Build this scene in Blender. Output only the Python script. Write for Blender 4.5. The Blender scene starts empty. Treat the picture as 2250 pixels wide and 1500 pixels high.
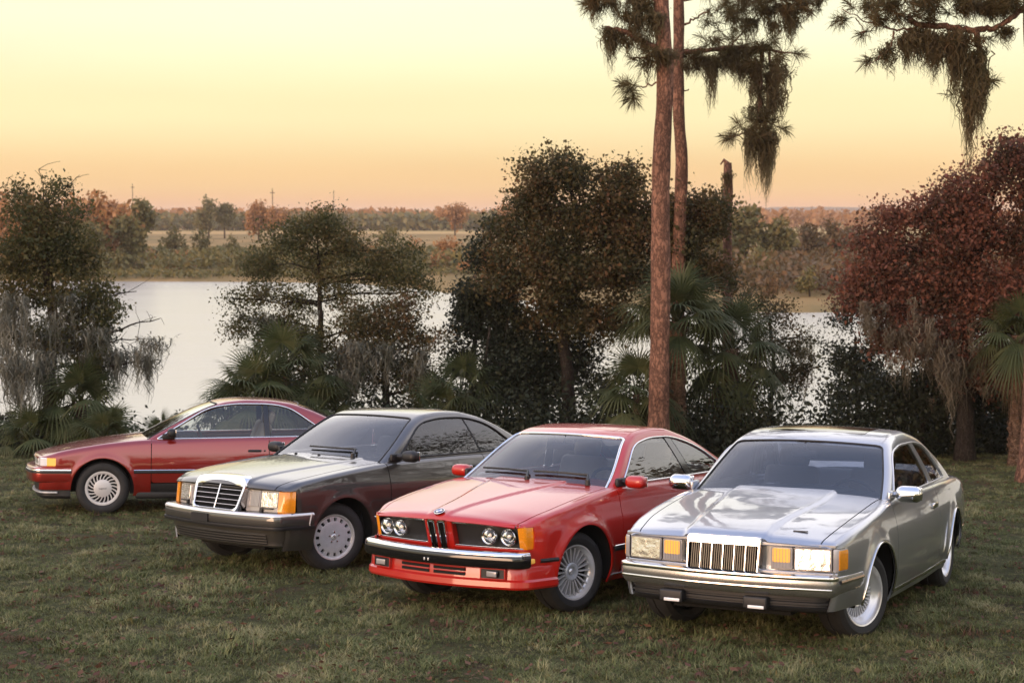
import bpy, bmesh, math, random
import numpy as np
from mathutils import Matrix, Vector
scene = bpy.context.scene
COL = scene.collection
rad = math.radians

# ---------------------------------------------------------------- camera
FPX = 3391.0            # focal length in pixels of a 2250-wide frame
CAM_H = 2.978
HORIZON = 478.0
cam_d = bpy.data.cameras.new('camera')
cam = bpy.data.objects.new('camera', cam_d)
COL.objects.link(cam)
cam.location = (0, 0, CAM_H)
cam.rotation_euler = (rad(90) - math.atan((750 - HORIZON) / FPX), 0, 0)
cam_d.sensor_width = 36.0
cam_d.lens = 36.0 * FPX / 2250.0
cam_d.clip_start = 0.1
cam_d.clip_end = 9000
cam_d.dof.use_dof = True
cam_d.dof.focus_distance = 12.5
cam_d.dof.aperture_fstop = 4.0
scene.camera = cam

# ---------------------------------------------------------------- sky and sun (after sunset, afterglow all round)
SUN_AZ = rad(-138)      # direction the light comes from, measured from +Y towards +X
SUN_EL = rad(6.5)
world = bpy.data.worlds.new('World')
scene.world = world
world.use_nodes = True
wn, wl = world.node_tree.nodes, world.node_tree.links
wn.clear()
w_out = wn.new('ShaderNodeOutputWorld')
w_bg = wn.new('ShaderNodeBackground')
w_bg.inputs['Strength'].default_value = 2.4
w_sky = wn.new('ShaderNodeTexSky')
w_sky.sky_type = 'NISHITA'
w_sky.sun_disc = False
w_sky.sun_elevation = rad(3)
w_sky.sun_rotation = SUN_AZ
w_sky.dust_density = 3.0
w_sky.air_density = 1.2
w_sc = wn.new('ShaderNodeVectorMath'); w_sc.operation = 'SCALE'
w_sc.inputs['Scale'].default_value = 0.10
w_tc = wn.new('ShaderNodeTexCoord')
w_sep = wn.new('ShaderNodeSeparateXYZ')
w_as = wn.new('ShaderNodeMath'); w_as.operation = 'ARCSINE'
w_mr = wn.new('ShaderNodeMapRange')
w_mr.inputs['From Min'].default_value = 0.0
w_mr.inputs['From Max'].default_value = math.pi / 2
w_ramp = wn.new('ShaderNodeValToRGB')
w_ramp.color_ramp.interpolation = 'EASE'
SKY = [(0.0, (0.39, 0.195, 0.098)), (1.3, (0.392, 0.256, 0.120)), (3.85, (0.402, 0.351, 0.200)), (7.4, (0.425, 0.412, 0.290)),
       (10.5, (0.62, 0.595, 0.52)), (17, (0.77, 0.735, 0.715)), (30, (0.62, 0.60, 0.65)), (45, (0.38, 0.40, 0.52)), (64, (0.26, 0.31, 0.47)), (90, (0.20, 0.26, 0.43))]
er = w_ramp.color_ramp.elements
while len(er) < len(SKY):
    er.new(0.5)
for e, (deg, c) in zip(er, SKY):
    e.position = deg / 90.0
    e.color = (*c, 1)
w_mix = wn.new('ShaderNodeMix'); w_mix.data_type = 'RGBA'
w_mix.inputs['Factor'].default_value = 0.93
wl.new(w_tc.outputs['Generated'], w_sep.inputs[0])
wl.new(w_sep.outputs['Z'], w_as.inputs[0])
wl.new(w_as.outputs[0], w_mr.inputs['Value'])
wl.new(w_mr.outputs['Result'], w_ramp.inputs['Fac'])
wl.new(w_sky.outputs[0], w_sc.inputs[0])
wl.new(w_sc.outputs[0], w_mix.inputs['A'])
wl.new(w_ramp.outputs['Color'], w_mix.inputs['B'])
w_no = wn.new('ShaderNodeTexNoise'); w_no.inputs['Scale'].default_value = 2.2; w_no.inputs['Detail'].default_value = 5
w_mp = wn.new('ShaderNodeMapping'); w_mp.inputs['Scale'].default_value = (1, 1, 7)
w_nr = wn.new('ShaderNodeMapRange'); w_nr.inputs['From Min'].default_value = 0.3; w_nr.inputs['From Max'].default_value = 0.7; w_nr.inputs['To Min'].default_value = 0.955; w_nr.inputs['To Max'].default_value = 1.045
w_ml = wn.new('ShaderNodeVectorMath'); w_ml.operation = 'SCALE'
wl.new(w_tc.outputs['Generated'], w_mp.inputs['Vector']); wl.new(w_mp.outputs[0], w_no.inputs['Vector']); wl.new(w_no.outputs['Fac'], w_nr.inputs['Value'])
wl.new(w_mix.outputs['Result'], w_ml.inputs[0]); wl.new(w_nr.outputs[0], w_ml.inputs['Scale']); wl.new(w_ml.outputs[0], w_bg.inputs['Color'])
wl.new(w_bg.outputs[0], w_out.inputs['Surface'])

sun_d = bpy.data.lights.new('sun', 'SUN')
sun_d.energy = 2.3
sun_d.angle = rad(32)
sun_d.color = (1.0, 0.62, 0.40)
sun = bpy.data.objects.new('sun', sun_d)
COL.objects.link(sun)
sdir = Vector((math.sin(SUN_AZ) * math.cos(SUN_EL), math.cos(SUN_AZ) * math.cos(SUN_EL), math.sin(SUN_EL)))
sun.rotation_euler = sdir.to_track_quat('Z', 'Y').to_euler()

scene.view_settings.view_transform = 'Standard'
scene.view_settings.look = 'None'
scene.view_settings.exposure = 0.2
scene.view_settings.gamma = 1.0
scene.view_settings.use_curve_mapping = False
scene.render.engine = 'CYCLES'
scene.cycles.max_bounces = 6
scene.cycles.diffuse_bounces = 2
scene.cycles.glossy_bounces = 4
scene.cycles.transmission_bounces = 4
scene.cycles.transparent_max_bounces = 10
scene.cycles.volume_bounces = 0
scene.cycles.caustics_reflective = False
scene.cycles.caustics_refractive = False
scene.cycles.use_denoising = True

# ================================================================ helpers
def gz(x, y):
    """ground height: the lawn tilts down towards the lake, then the bank drops to the water, far side rises a little"""
    x = np.asarray(x, float); y = np.asarray(y, float)
    lawn = -0.01156 * np.clip(x, -30, 30) - 0.0819 * (y - 11.0)
    lawn = np.where(y < 0, 0.9 - 0.01156 * np.clip(x, -30, 30) - 0.03 * y, lawn)
    return lawn
def pix(u, v, d):
    """world point seen at photo pixel (u, v) at depth d along +Y"""
    pit = math.atan((750 - HORIZON) / FPX)
    a = (u - 1125) / FPX; b = -(v - 750) / FPX
    yy = math.cos(pit) + b * math.sin(pit)
    zz = -math.sin(pit) + b * math.cos(pit)
    k = d / yy
    return np.array([a * k, d, CAM_H + zz * k])

def newmesh(name, V, F, mat=None, parent=None, smooth=True, normals=None, edges=()):
    me = bpy.data.meshes.new(name)
    me.from_pydata([tuple(map(float, v)) for v in V], list(edges), [tuple(map(int, f)) for f in F])
    if smooth:
        me.polygons.foreach_set('use_smooth', [True] * len(me.polygons))
    if normals is not None:
        me.normals_split_custom_set_from_vertices([tuple(map(float, n)) for n in normals])
    return link(name, me, mat, parent)
def link(name, me, mat=None, parent=None):
    if mat is not None and not me.materials:
        me.materials.append(MAT[mat] if isinstance(mat, str) else mat)
    ob = bpy.data.objects.new(name, me)
    COL.objects.link(ob)
    if parent is not None:
        ob.parent = parent
    return ob
def fastmesh(name, V, F, mat=None, parent=None, smooth=False):
    """numpy arrays: V (n,3), F (m,k) with k constant"""
    V = np.asarray(V, np.float32); F = np.asarray(F, np.int32)
    k = F.shape[1]
    me = bpy.data.meshes.new(name)
    me.vertices.add(len(V)); me.vertices.foreach_set('co', V.ravel())
    me.loops.add(F.size); me.loops.foreach_set('vertex_index', F.ravel())
    me.polygons.add(len(F))
    me.polygons.foreach_set('loop_start', np.arange(0, F.size, k, dtype=np.int32))
    me.polygons.foreach_set('loop_total', np.full(len(F), k, np.int32))
    if smooth:
        me.polygons.foreach_set('use_smooth', np.ones(len(F), bool))
    me.update(calc_edges=True)
    return link(name, me, mat, parent)
def empty(name, loc=(0, 0, 0), parent=None):
    o = bpy.data.objects.new(name, None)
    o.empty_display_size = 0.2
    COL.objects.link(o)
    o.location = loc
    if parent is not None:
        o.parent = parent
    return o
def tag(o, label=None, cat=None, group=None, kind=None):
    if label: o['label'] = label
    if cat: o['category'] = cat
    if group: o['group'] = group
    if kind: o['kind'] = kind
    return o

class MB:
    """collects shapes into one mesh"""
    def __init__(s): s.V = []; s.F = []
    def add(s, V, F):
        n = len(s.V); s.V += [tuple(v) for v in V]; s.F += [tuple(i + n for i in f) for f in F]; return s
    def build(s, name, mat, parent=None, smooth=True, auto=35, warp=None, bevel=0):
        V = s.V if warp is None else warp(np.array(s.V))
        o = newmesh(name, V, s.F, mat, parent, smooth)
        if bevel:
            m = o.modifiers.new('bevel', 'BEVEL'); m.width = bevel; m.segments = 2; m.limit_method = 'ANGLE'; m.angle_limit = rad(40)
        if smooth and auto:
            o.data.set_sharp_from_angle(angle=rad(auto))
        return o

def box(x0, x1, y0, y1, z0, z1, ny=1):
    V = []; F = []
    for j in range(ny + 1):
        y = y0 + (y1 - y0) * j / ny
        V += [(x0, y, z0), (x1, y, z0), (x1, y, z1), (x0, y, z1)]
    for j in range(ny):
        a = 4 * j; b = a + 4
        for k in range(4):
            F.append((a + k, b + k, b + (k + 1) % 4, a + (k + 1) % 4))
    F.append((0, 1, 2, 3)); n = 4 * ny
    F.append((n + 3, n + 2, n + 1, n))
    return V, F
def rbox(c, s, r=0.02, seg=3, rot=None):
    bm = bmesh.new()
    bmesh.ops.create_cube(bm, size=1)
    for v in bm.verts:
        v.co = Vector((v.co.x * s[0], v.co.y * s[1], v.co.z * s[2]))
    bmesh.ops.bevel(bm, geom=bm.edges[:], offset=min(r, min(s) * 0.49), segments=seg, profile=0.5, affect='EDGES')
    bm.verts.ensure_lookup_table()
    M = rot if rot is not None else Matrix.Identity(3)
    V = [tuple(M @ v.co + Vector(c)) for v in bm.verts]
    F = [tuple(v.index for v in f.verts) for f in bm.faces]
    bm.free()
    return V, F
def plate(poly, x0, x1, axis='x'):
    """polygon in (y,z) extruded along x from x0 (back) to x1 (front)"""
    n = len(poly)
    V = [(x0, p[0], p[1]) for p in poly] + [(x1, p[0], p[1]) for p in poly]
    F = [tuple(range(n)), tuple(range(2 * n - 1, n - 1, -1))] + [(i, n + i, n + (i + 1) % n, (i + 1) % n) for i in range(n)]
    if axis == 'y':
        V = [(b, a, c) for a, b, c in V]
    return V, F
def lathe(prof, n=40, axis='y', a0=0, a1=2 * math.pi):
    full = abs(a1 - a0 - 2 * math.pi) < 1e-6
    V = []; F = []; m = len(prof); k = n if full else n + 1
    for i in range(k):
        t = a0 + (a1 - a0) * i / n
        for r, h in prof:
            if axis == 'y': V.append((r * math.cos(t), h, r * math.sin(t)))
            elif axis == 'x': V.append((h, r * math.cos(t), r * math.sin(t)))
            else: V.append((r * math.cos(t), r * math.sin(t), h))
    for i in range(n):
        a = i * m; b = ((i + 1) % k) * m
        for j in range(m - 1):
            F.append((a + j, b + j, b + j + 1, a + j + 1))
    return V, F
def tube(pts, r, n=6, closed=False, caps=True):
    P = np.array(pts, float); m = len(P)
    R = np.full(m, r) if np.isscalar(r) else np.array(r, float)
    if closed:
        T = np.roll(P, -1, 0) - np.roll(P, 1, 0)
    else:
        T = np.gradient(P, axis=0)
    T /= np.linalg.norm(T, axis=1)[:, None] + 1e-12
    up = np.array([0, 0, 1.0]) if abs(T[0][2]) < 0.9 else np.array([1.0, 0, 0])
    a = np.cross(T[0], up); a /= np.linalg.norm(a)
    V = []
    for i in range(m):
        a = a - T[i] * (a @ T[i]); a /= np.linalg.norm(a) + 1e-12
        b = np.cross(T[i], a)
        for k in range(n):
            t = 2 * math.pi * k / n
            V.append(P[i] + R[i] * (a * math.cos(t) + b * math.sin(t)))
    F = []
    for i in range(m if closed else m - 1):
        p = i * n; q = ((i + 1) % m) * n
        for k in range(n):
            F.append((p + k, p + (k + 1) % n, q + (k + 1) % n, q + k))
    if caps and not closed:
        F.append(tuple(range(n - 1, -1, -1))); F.append(tuple((m - 1) * n + k for k in range(n)))
    return V, F
def sweep(path, prof, closed_prof=True):
    """prof points (out, z) swept along a plan path of (x, y); 'out' is along the path's right-hand normal"""
    P = np.array(path, float); T = np.gradient(P, axis=0); T /= np.linalg.norm(T, axis=1)[:, None]
    N = np.stack([T[:, 1], -T[:, 0]], 1)
    m = len(prof); V = []; F = []
    for p, nn in zip(P, N):
        for o, z in prof:
            V.append((p[0] + nn[0] * o, p[1] + nn[1] * o, z))
    for i in range(len(P) - 1):
        a = i * m; b = a + m
        for j in range(m if closed_prof else m - 1):
            k = (j + 1) % m
            F.append((a + j, b + j, b + k, a + k))
    if closed_prof:
        F.append(tuple(range(m))); F.append(tuple((len(P) - 1) * m + j for j in range(m - 1, -1, -1)))
    return V, F
def fillet(pts, r, n=5, closed=True):
    """round the corners of a 2D polyline; r scalar or per point"""
    P = [np.array(p, float) for p in pts]; m = len(P); out = []
    for i, p in enumerate(P):
        if not closed and i in (0, m - 1):
            out.append(p); continue
        a = P[i - 1]; b = P[(i + 1) % m]
        rr = r[i] if hasattr(r, '__len__') else r
        la = np.linalg.norm(a - p); lb = np.linalg.norm(b - p)
        k = min(rr, la * 0.48, lb * 0.48)
        if k < 1e-5:
            out.append(p); continue
        s = p + (a - p) / la * k; e = p + (b - p) / lb * k
        for t in np.linspace(0, 1, n + 1):
            out.append((1 - t) ** 2 * s + 2 * t * (1 - t) * p + t * t * e)
    return [tuple(o) for o in out]
def densify(pts, step=0.03, closed=False):
    out = []; n = len(pts)
    for i in range(n if closed else n - 1):
        a = np.array(pts[i], float); b = np.array(pts[(i + 1) % n], float)
        k = max(1, int(np.linalg.norm(b - a) / step))
        for j in range(k):
            out.append(tuple(a + (b - a) * j / k))
    if not closed: out.append(tuple(pts[-1]))
    return out
def pchip(pts):
    """monotone cubic through (x, y) points, any order"""
    p = sorted(pts); X = np.array([a for a, _ in p], float); Y = np.array([b for _, b in p], float)
    h = np.diff(X); d = np.diff(Y) / h
    m = np.zeros(len(X))
    for i in range(1, len(X) - 1):
        if d[i - 1] * d[i] > 0:
            w1 = 2 * h[i] + h[i - 1]; w2 = h[i] + 2 * h[i - 1]
            m[i] = (w1 + w2) / (w1 / d[i - 1] + w2 / d[i])
    m[0] = d[0]; m[-1] = d[-1]
    def f(x):
        x = np.asarray(x, float); xc = np.clip(x, X[0], X[-1])
        i = np.clip(np.searchsorted(X, xc) - 1, 0, len(h) - 1)
        t = (xc - X[i]) / h[i]
        return ((1 + 2 * t) * (1 - t) ** 2 * Y[i] + t * (1 - t) ** 2 * h[i] * m[i]
                + t * t * (3 - 2 * t) * Y[i + 1] + t * t * (t - 1) * h[i] * m[i + 1])
    return f
def sdpoly(poly, x, z):
    """signed distance (negative inside) to a polygon"""
    P = np.array(poly, float); Q = np.roll(P, -1, 0)
    x = np.asarray(x, float); sh = x.shape
    x = x.ravel(); z = np.asarray(z, float).ravel()
    d = np.full(x.shape, 1e9); ins = np.zeros(x.shape, bool)
    for (ax, az), (bx, bz) in zip(P, Q):
        ex, ez = bx - ax, bz - az
        t = np.clip(((x - ax) * ex + (z - az) * ez) / (ex * ex + ez * ez + 1e-12), 0, 1)
        d = np.minimum(d, np.hypot(x - ax - t * ex, z - az - t * ez))
        c = (az > z) != (bz > z)
        with np.errstate(divide='ignore', invalid='ignore'):
            xi = ax + (z - az) * ex / (ez if abs(ez) > 1e-12 else 1e-12)
        ins ^= c & (x < xi)
    return np.where(ins, -d, d).reshape(sh)
def smooth01(a, b, x):
    t = np.clip((np.asarray(x, float) - a) / (b - a), 0, 1)
    return t * t * (3 - 2 * t)

def gridnormals(P):
    du = np.gradient(P, axis=0); dv = np.gradient(P, axis=1)
    N = np.cross(du, dv); l = np.linalg.norm(N, axis=2, keepdims=True)
    return N / np.maximum(l, 1e-9)
def clip_grid(P, N, F):
    """the part of a grid surface where F < 0, cut cleanly along F = 0"""
    nu, nv = F.shape
    V = []; NN = []; faces = []; vid = {}
    ins = F < 0
    def gv(i, j):
        k = (i, j)
        if k not in vid:
            vid[k] = len(V); V.append(P[i, j]); NN.append(N[i, j])
        return vid[k]
    def ev(i, j, i2, j2):
        k = (i, j, i2, j2) if (i, j) < (i2, j2) else (i2, j2, i, j)
        if k not in vid:
            a, b, c, d = k
            t = F[a, b] / (F[a, b] - F[c, d]); t = min(max(t, 0.001), 0.999)
            vid[k] = len(V); V.append(P[a, b] + (P[c, d] - P[a, b]) * t)
            n = N[a, b] + (N[c, d] - N[a, b]) * t; NN.append(n / (np.linalg.norm(n) + 1e-9))
        return vid[k]
    s = ins[:-1, :-1].astype(int) + ins[1:, :-1] + ins[:-1, 1:] + ins[1:, 1:]
    for i, j in zip(*np.nonzero(s)):
        c = ((i, j), (i + 1, j), (i + 1, j + 1), (i, j + 1))
        if s[i, j] == 4:
            faces.append([gv(*q) for q in c]); continue
        poly = []
        for k in range(4):
            a = c[k]; b = c[(k + 1) % 4]
            if ins[a]: poly.append(gv(*a))
            if ins[a] != ins[b]: poly.append(ev(*a, *b))
        if len(poly) >= 3: faces.append(poly)
    return V, NN, faces
def boundary(faces):
    cnt = {}
    for f in faces:
        for k in range(len(f)):
            a, b = f[k], f[(k + 1) % len(f)]
            e = (min(a, b), max(a, b)); cnt[e] = None if e in cnt else (a, b)
    return [v for v in cnt.values() if v]
def loops(edges):
    nx = {}
    for a, b in edges: nx.setdefault(a, []).append(b)
    out = []
    while nx:
        a = next(iter(nx)); lp = [a]; cur = a
        while cur in nx:
            b = nx[cur].pop()
            if not nx[cur]: del nx[cur]
            if b == a: break
            lp.append(b); cur = b
        out.append(lp)
    return out
def panel(name, P, N, F, mat, parent, thick=0.014, off=0.0, trim=None, flip=False):
    """a piece of a surface with a turned-in edge; trim = (name, material, radius, lift)"""
    V, NN, faces = clip_grid(P, N, F)
    if not faces: return None
    sg = -1 if flip else 1
    V = [v + n * off * sg for v, n in zip(V, NN)]
    NN = [n * sg for n in NN]
    if sg < 0: faces = [f[::-1] for f in faces]
    bd = boundary(faces)
    nv = len(V)
    if thick:
        for a, b in bd:
            va, vb = V[a], V[b]; t = vb - va
            o = np.cross(t, NN[a]); l = np.linalg.norm(o)
            if l < 1e-9: continue
            o = o / l; k = len(V)
            V += [va, vb, vb - NN[b] * thick, va - NN[a] * thick]; NN += [o] * 4
            faces.append([k + 1, k, k + 3, k + 2])
    ob = newmesh(name, V, faces, mat, parent, True, NN)
    if trim:
        m = MB()
        for lp in loops(bd):
            if len(lp) < 8: continue
            pts = np.array([V[i] + NN[i] * trim[3] for i in lp])
            keep = [0]
            for i in range(1, len(pts)):
                if np.linalg.norm(pts[i] - pts[keep[-1]]) > 0.012: keep.append(i)
            pts = pts[keep]
            pts = (np.roll(pts, 1, 0) + 2 * pts + np.roll(pts, -1, 0)) / 4
            m.add(*tube(pts, trim[2], 6, True))
        m.build(trim[0], trim[1], ob if trim[4:] else parent, True, 0)
    return ob

# ================================================================ materials
MAT = {}
def nodes(m):
    return m.node_tree.nodes, m.node_tree.links, m.node_tree.nodes['Principled BSDF']
def pmat(name, col, rough=0.5, metal=0.0, coat=0.0, spec=0.5, emit=None, coat_rough=0.03, bump=None, var=None, trans=0.0, ior=1.5):
    m = bpy.data.materials.new(name); m.use_nodes = True
    n, l, b = nodes(m)
    b.inputs['Base Color'].default_value = (*col, 1)
    b.inputs['Roughness'].default_value = rough
    b.inputs['Metallic'].default_value = metal
    b.inputs['Coat Weight'].default_value = coat
    b.inputs['Coat Roughness'].default_value = coat_rough
    b.inputs['Specular IOR Level'].default_value = spec
    b.inputs['Transmission Weight'].default_value = trans
    b.inputs['IOR'].default_value = ior
    if emit:
        b.inputs['Emission Color'].default_value = (*emit[0], 1); b.inputs['Emission Strength'].default_value = emit[1]
    if var:   # (scale, amount, detail)
        tc = n.new('ShaderNodeTexCoord'); t = n.new('ShaderNodeTexNoise')
        t.inputs['Scale'].default_value = var[0]; t.inputs['Detail'].default_value = 5
        l.new(tc.outputs['Object'], t.inputs['Vector'])
        hs = n.new('ShaderNodeHueSaturation'); hs.inputs['Color'].default_value = (*col, 1)
        mr = n.new('ShaderNodeMapRange'); mr.inputs['From Min'].default_value = 0.3; mr.inputs['From Max'].default_value = 0.7
        mr.inputs['To Min'].default_value = 1 - var[1]; mr.inputs['To Max'].default_value = 1 + var[1]
        l.new(t.outputs['Fac'], mr.inputs['Value']); l.new(mr.outputs[0], hs.inputs['Value']); l.new(hs.outputs[0], b.inputs['Base Color'])
    if bump:
        tc = n.new('ShaderNodeTexCoord'); t = n.new('ShaderNodeTexNoise'); bp = n.new('ShaderNodeBump')
        t.inputs['Scale'].default_value = bump[0]; t.inputs['Detail'].default_value = 6
        bp.inputs['Strength'].default_value = bump[1]; bp.inputs['Distance'].default_value = bump[2]
        l.new(tc.outputs['Object'], t.inputs['Vector']); l.new(t.outputs['Fac'], bp.inputs['Height']); l.new(bp.outputs[0], b.inputs['Normal'])
    MAT[name] = m
    return m
def paint(name, col, metal, rough, flake):
    """car paint: metallic base with flakes and light dust under a clear coat"""
    m = pmat(name, col, rough, metal, 1.0, 0.5, coat_rough=0.025)
    n, l, b = nodes(m)
    b.inputs['Coat IOR'].default_value = 1.75 if metal > 0.1 else 1.5
    tc = n.new('ShaderNodeTexCoord')
    t = n.new('ShaderNodeTexNoise'); t.inputs['Scale'].default_value = 900; t.inputs['Detail'].default_value = 1
    l.new(tc.outputs['Object'], t.inputs['Vector'])
    d = n.new('ShaderNodeTexNoise'); d.inputs['Scale'].default_value = 3.0; d.inputs['Detail'].default_value = 7
    l.new(tc.outputs['Object'], d.inputs['Vector'])
    hs = n.new('ShaderNodeHueSaturation'); hs.inputs['Color'].default_value = (*col, 1)
    mr = n.new('ShaderNodeMapRange'); mr.inputs['To Min'].default_value = 1 - flake; mr.inputs['To Max'].default_value = 1 + flake
    l.new(t.outputs['Fac'], mr.inputs['Value']); l.new(mr.outputs[0], hs.inputs['Value']); l.new(hs.outputs[0], b.inputs['Base Color'])
    m2 = n.new('ShaderNodeMapRange'); m2.inputs['From Min'].default_value = 0.35; m2.inputs['From Max'].default_value = 0.75
    m2.inputs['To Min'].default_value = 0.02; m2.inputs['To Max'].default_value = 0.09
    l.new(d.outputs['Fac'], m2.inputs['Value']); l.new(m2.outputs[0], b.inputs['Coat Roughness'])
    bp = n.new('ShaderNodeBump'); bp.inputs['Strength'].default_value = 0.25; bp.inputs['Distance'].default_value = 0.0012
    d2 = n.new('ShaderNodeTexNoise'); d2.inputs['Scale'].default_value = 14; d2.inputs['Detail'].default_value = 1
    l.new(tc.outputs['Object'], d2.inputs['Vector']); l.new(d2.outputs['Fac'], bp.inputs['Height']); l.new(bp.outputs[0], b.inputs['Coat Normal'])
    return m
def glassmat(name, tint, refl=1.0, rough=0.0):
    m = bpy.data.materials.new(name); m.use_nodes = True
    n, l = m.node_tree.nodes, m.node_tree.links
    n.clear()
    o = n.new('ShaderNodeOutputMaterial'); mx = n.new('ShaderNodeMixShader'); tr = n.new('ShaderNodeBsdfTransparent'); gl = n.new('ShaderNodeBsdfGlossy')
    fr = n.new('ShaderNodeFresnel'); fr.inputs['IOR'].default_value = 1.52
    mu = n.new('ShaderNodeMath'); mu.operation = 'MULTIPLY'; mu.inputs[1].default_value = 1.75 * refl; mu.use_clamp = True
    tr.inputs['Color'].default_value = (*tint, 1); gl.inputs['Roughness'].default_value = rough
    l.new(fr.outputs[0], mu.inputs[0]); l.new(mu.outputs[0], mx.inputs[0]); l.new(tr.outputs[0], mx.inputs[1]); l.new(gl.outputs[0], mx.inputs[2]); l.new(mx.outputs[0], o.inputs[0])
    MAT[name] = m
    return m
paint('paint_scarlet', (0.46, 0.010, 0.004), 0.0, 0.4, 0.02)
paint('paint_maroon', (0.27, 0.012, 0.007), 0.5, 0.34, 0.10)
paint('paint_anthracite', (0.062, 0.056, 0.050), 0.55, 0.34, 0.14)
paint('paint_silver', (0.43, 0.445, 0.475), 0.85, 0.34, 0.06)
paint('cladding_pewter', (0.050, 0.046, 0.042), 0.3, 0.5, 0.06)
pmat('chrome', (0.78, 0.78, 0.78), 0.09, 1.0)
pmat('black_chrome', (0.055, 0.055, 0.05), 0.28, 0.8)
pmat('satin_alloy', (0.66, 0.67, 0.70), 0.36, 0.25, var=(30, 0.06))
pmat('bright_alloy', (0.82, 0.81, 0.80), 0.25, 0.5)
pmat('white_cover', (0.66, 0.64, 0.62), 0.4, 0.25)
pmat('black_plastic', (0.014, 0.014, 0.015), 0.5, bump=(300, 0.2, 0.001))
pmat('black_gloss', (0.008, 0.008, 0.009), 0.12, coat=0.5)
pmat('rubber', (0.020, 0.020, 0.020), 0.72, bump=(120, 0.3, 0.002), var=(14, 0.25))
pmat('dark_void', (0.006, 0.006, 0.006), 0.9)
pmat('interior_dark', (0.030, 0.028, 0.028), 0.8, bump=(200, 0.2, 0.001))
pmat('interior_grey', (0.13, 0.12, 0.12), 0.75)
pmat('interior_tan', (0.42, 0.34, 0.25), 0.65, bump=(60, 0.2, 0.002))
pmat('amber_lens', (0.85, 0.30, 0.015), 0.18, coat=0.8, var=(90, 0.10))
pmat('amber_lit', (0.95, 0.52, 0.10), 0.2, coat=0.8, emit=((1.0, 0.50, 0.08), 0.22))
pmat('reflector', (0.70, 0.69, 0.69), 0.14, 0.9, bump=(14, 0.35, 0.012))
pmat('bumper_metal', (0.50, 0.50, 0.50), 0.24, 0.9)
pmat('lamp_lens', (0.88, 0.87, 0.86), 0.12, 0.0, coat=1.0)
pmat('grey_lens', (0.40, 0.38, 0.38), 0.2, 0.2, coat=1.0)
pmat('tail_red', (0.30, 0.01, 0.01), 0.2, coat=1.0)
pmat('emblem_blue', (0.02, 0.09, 0.35), 0.2, coat=1.0)
pmat('emblem_white', (0.8, 0.8, 0.8), 0.2, coat=1.0)
glassmat('windscreen_glass', (0.78, 0.80, 0.83), 1.2)
glassmat('side_glass', (0.92, 0.95, 0.93), 1.1)
glassmat('lens_glass', (0.92, 0.92, 0.92), 0.8)

# ================================================================ ground, lake, far shore
LAKE = -3.0
SHORE = [(-900, 190), (-300, 165), (-100, 148), (-48, 146), (-24, 144), (-14, 140), (-6.4, 126), (-2.6, 117), (5.4, 104), (16.4, 97), (22.4, 98), (31.5, 95), (60, 96), (300, 120), (900, 180)]
_sx = np.array([p[0] for p in SHORE], float); _sy = np.array([p[1] for p in SHORE], float)
def shore(x): return np.interp(x, _sx, _sy)
def bank_edge(x): return 27.5 + 0.32 * np.maximum(np.asarray(x, float) - 2, 0) + 0.6 * np.sin(np.asarray(x, float) * 0.7)
_lawn = gz
def gz(x, y):
    x = np.asarray(x, float); y = np.asarray(y, float)
    e = bank_edge(x)
    z = _lawn(x, np.minimum(y, e))
    t = np.clip((y - e) / 13.0, 0, 1)
    return z + (-4.2 - z) * (t * t * (3 - 2 * t)) ** 1.0
def gfar(x, y):
    t = np.asarray(y, float) - shore(x)
    return np.interp(t, [-40, -3, 0, 4, 40, 120, 500, 9000], [-4.6, -3.25, -2.98, -2.75, -2.3, -1.6, -1.2, -1.0])
def noise_ramp(name, stops, scale, rough=0.95, detail=8, stretch=(1, 1, 1), bump=0.0, spec=0.1, scale2=None):
    m = bpy.data.materials.new(name); m.use_nodes = True
    n, l, b = nodes(m)
    b.inputs['Roughness'].default_value = rough; b.inputs['Specular IOR Level'].default_value = spec
    g = n.new('ShaderNodeNewGeometry'); mp = n.new('ShaderNodeMapping'); mp.inputs['Scale'].default_value = stretch
    t = n.new('ShaderNodeTexNoise'); t.inputs['Scale'].default_value = scale; t.inputs['Detail'].default_value = detail; t.inputs['Roughness'].default_value = 0.62
    r = n.new('ShaderNodeValToRGB'); e = r.color_ramp.elements
    while len(e) < len(stops): e.new(0.5)
    for k, (p, c) in zip(e, stops): k.position = p; k.color = (*c, 1)
    l.new(g.outputs['Position'], mp.inputs['Vector']); l.new(mp.outputs[0], t.inputs['Vector']); l.new(t.outputs['Fac'], r.inputs['Fac']); l.new(r.outputs[0], b.inputs['Base Color'])
    if bump:
        t2 = n.new('ShaderNodeTexNoise'); t2.inputs['Scale'].default_value = scale2 or scale * 6; t2.inputs['Detail'].default_value = 6
        bp = n.new('ShaderNodeBump'); bp.inputs['Strength'].default_value = 1.0; bp.inputs['Distance'].default_value = bump
        l.new(mp.outputs[0], t2.inputs['Vector']); l.new(t2.outputs['Fac'], bp.inputs['Height']); l.new(bp.outputs[0], b.inputs['Normal'])
    MAT[name] = m
    return m
noise_ramp('soil_turf', [(0.30, (0.030, 0.020, 0.013)), (0.45, (0.045, 0.045, 0.018)), (0.55, (0.060, 0.060, 0.024)), (0.68, (0.060, 0.040, 0.025))], 1.6, bump=0.03, scale2=30)
noise_ramp('marsh', [(0.30, (0.16, 0.125, 0.05)), (0.48, (0.25, 0.165, 0.065)), (0.62, (0.36, 0.22, 0.09))], 0.10, stretch=(1, 0.35, 1), bump=0.2, scale2=1.2)
noise_ramp('straw_field', [(0.30, (0.42, 0.25, 0.10)), (0.5, (0.52, 0.34, 0.14)), (0.62, (0.32, 0.25, 0.09)), (0.72, (0.56, 0.35, 0.16))], 0.012, stretch=(0.25, 1.6, 1))
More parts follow.
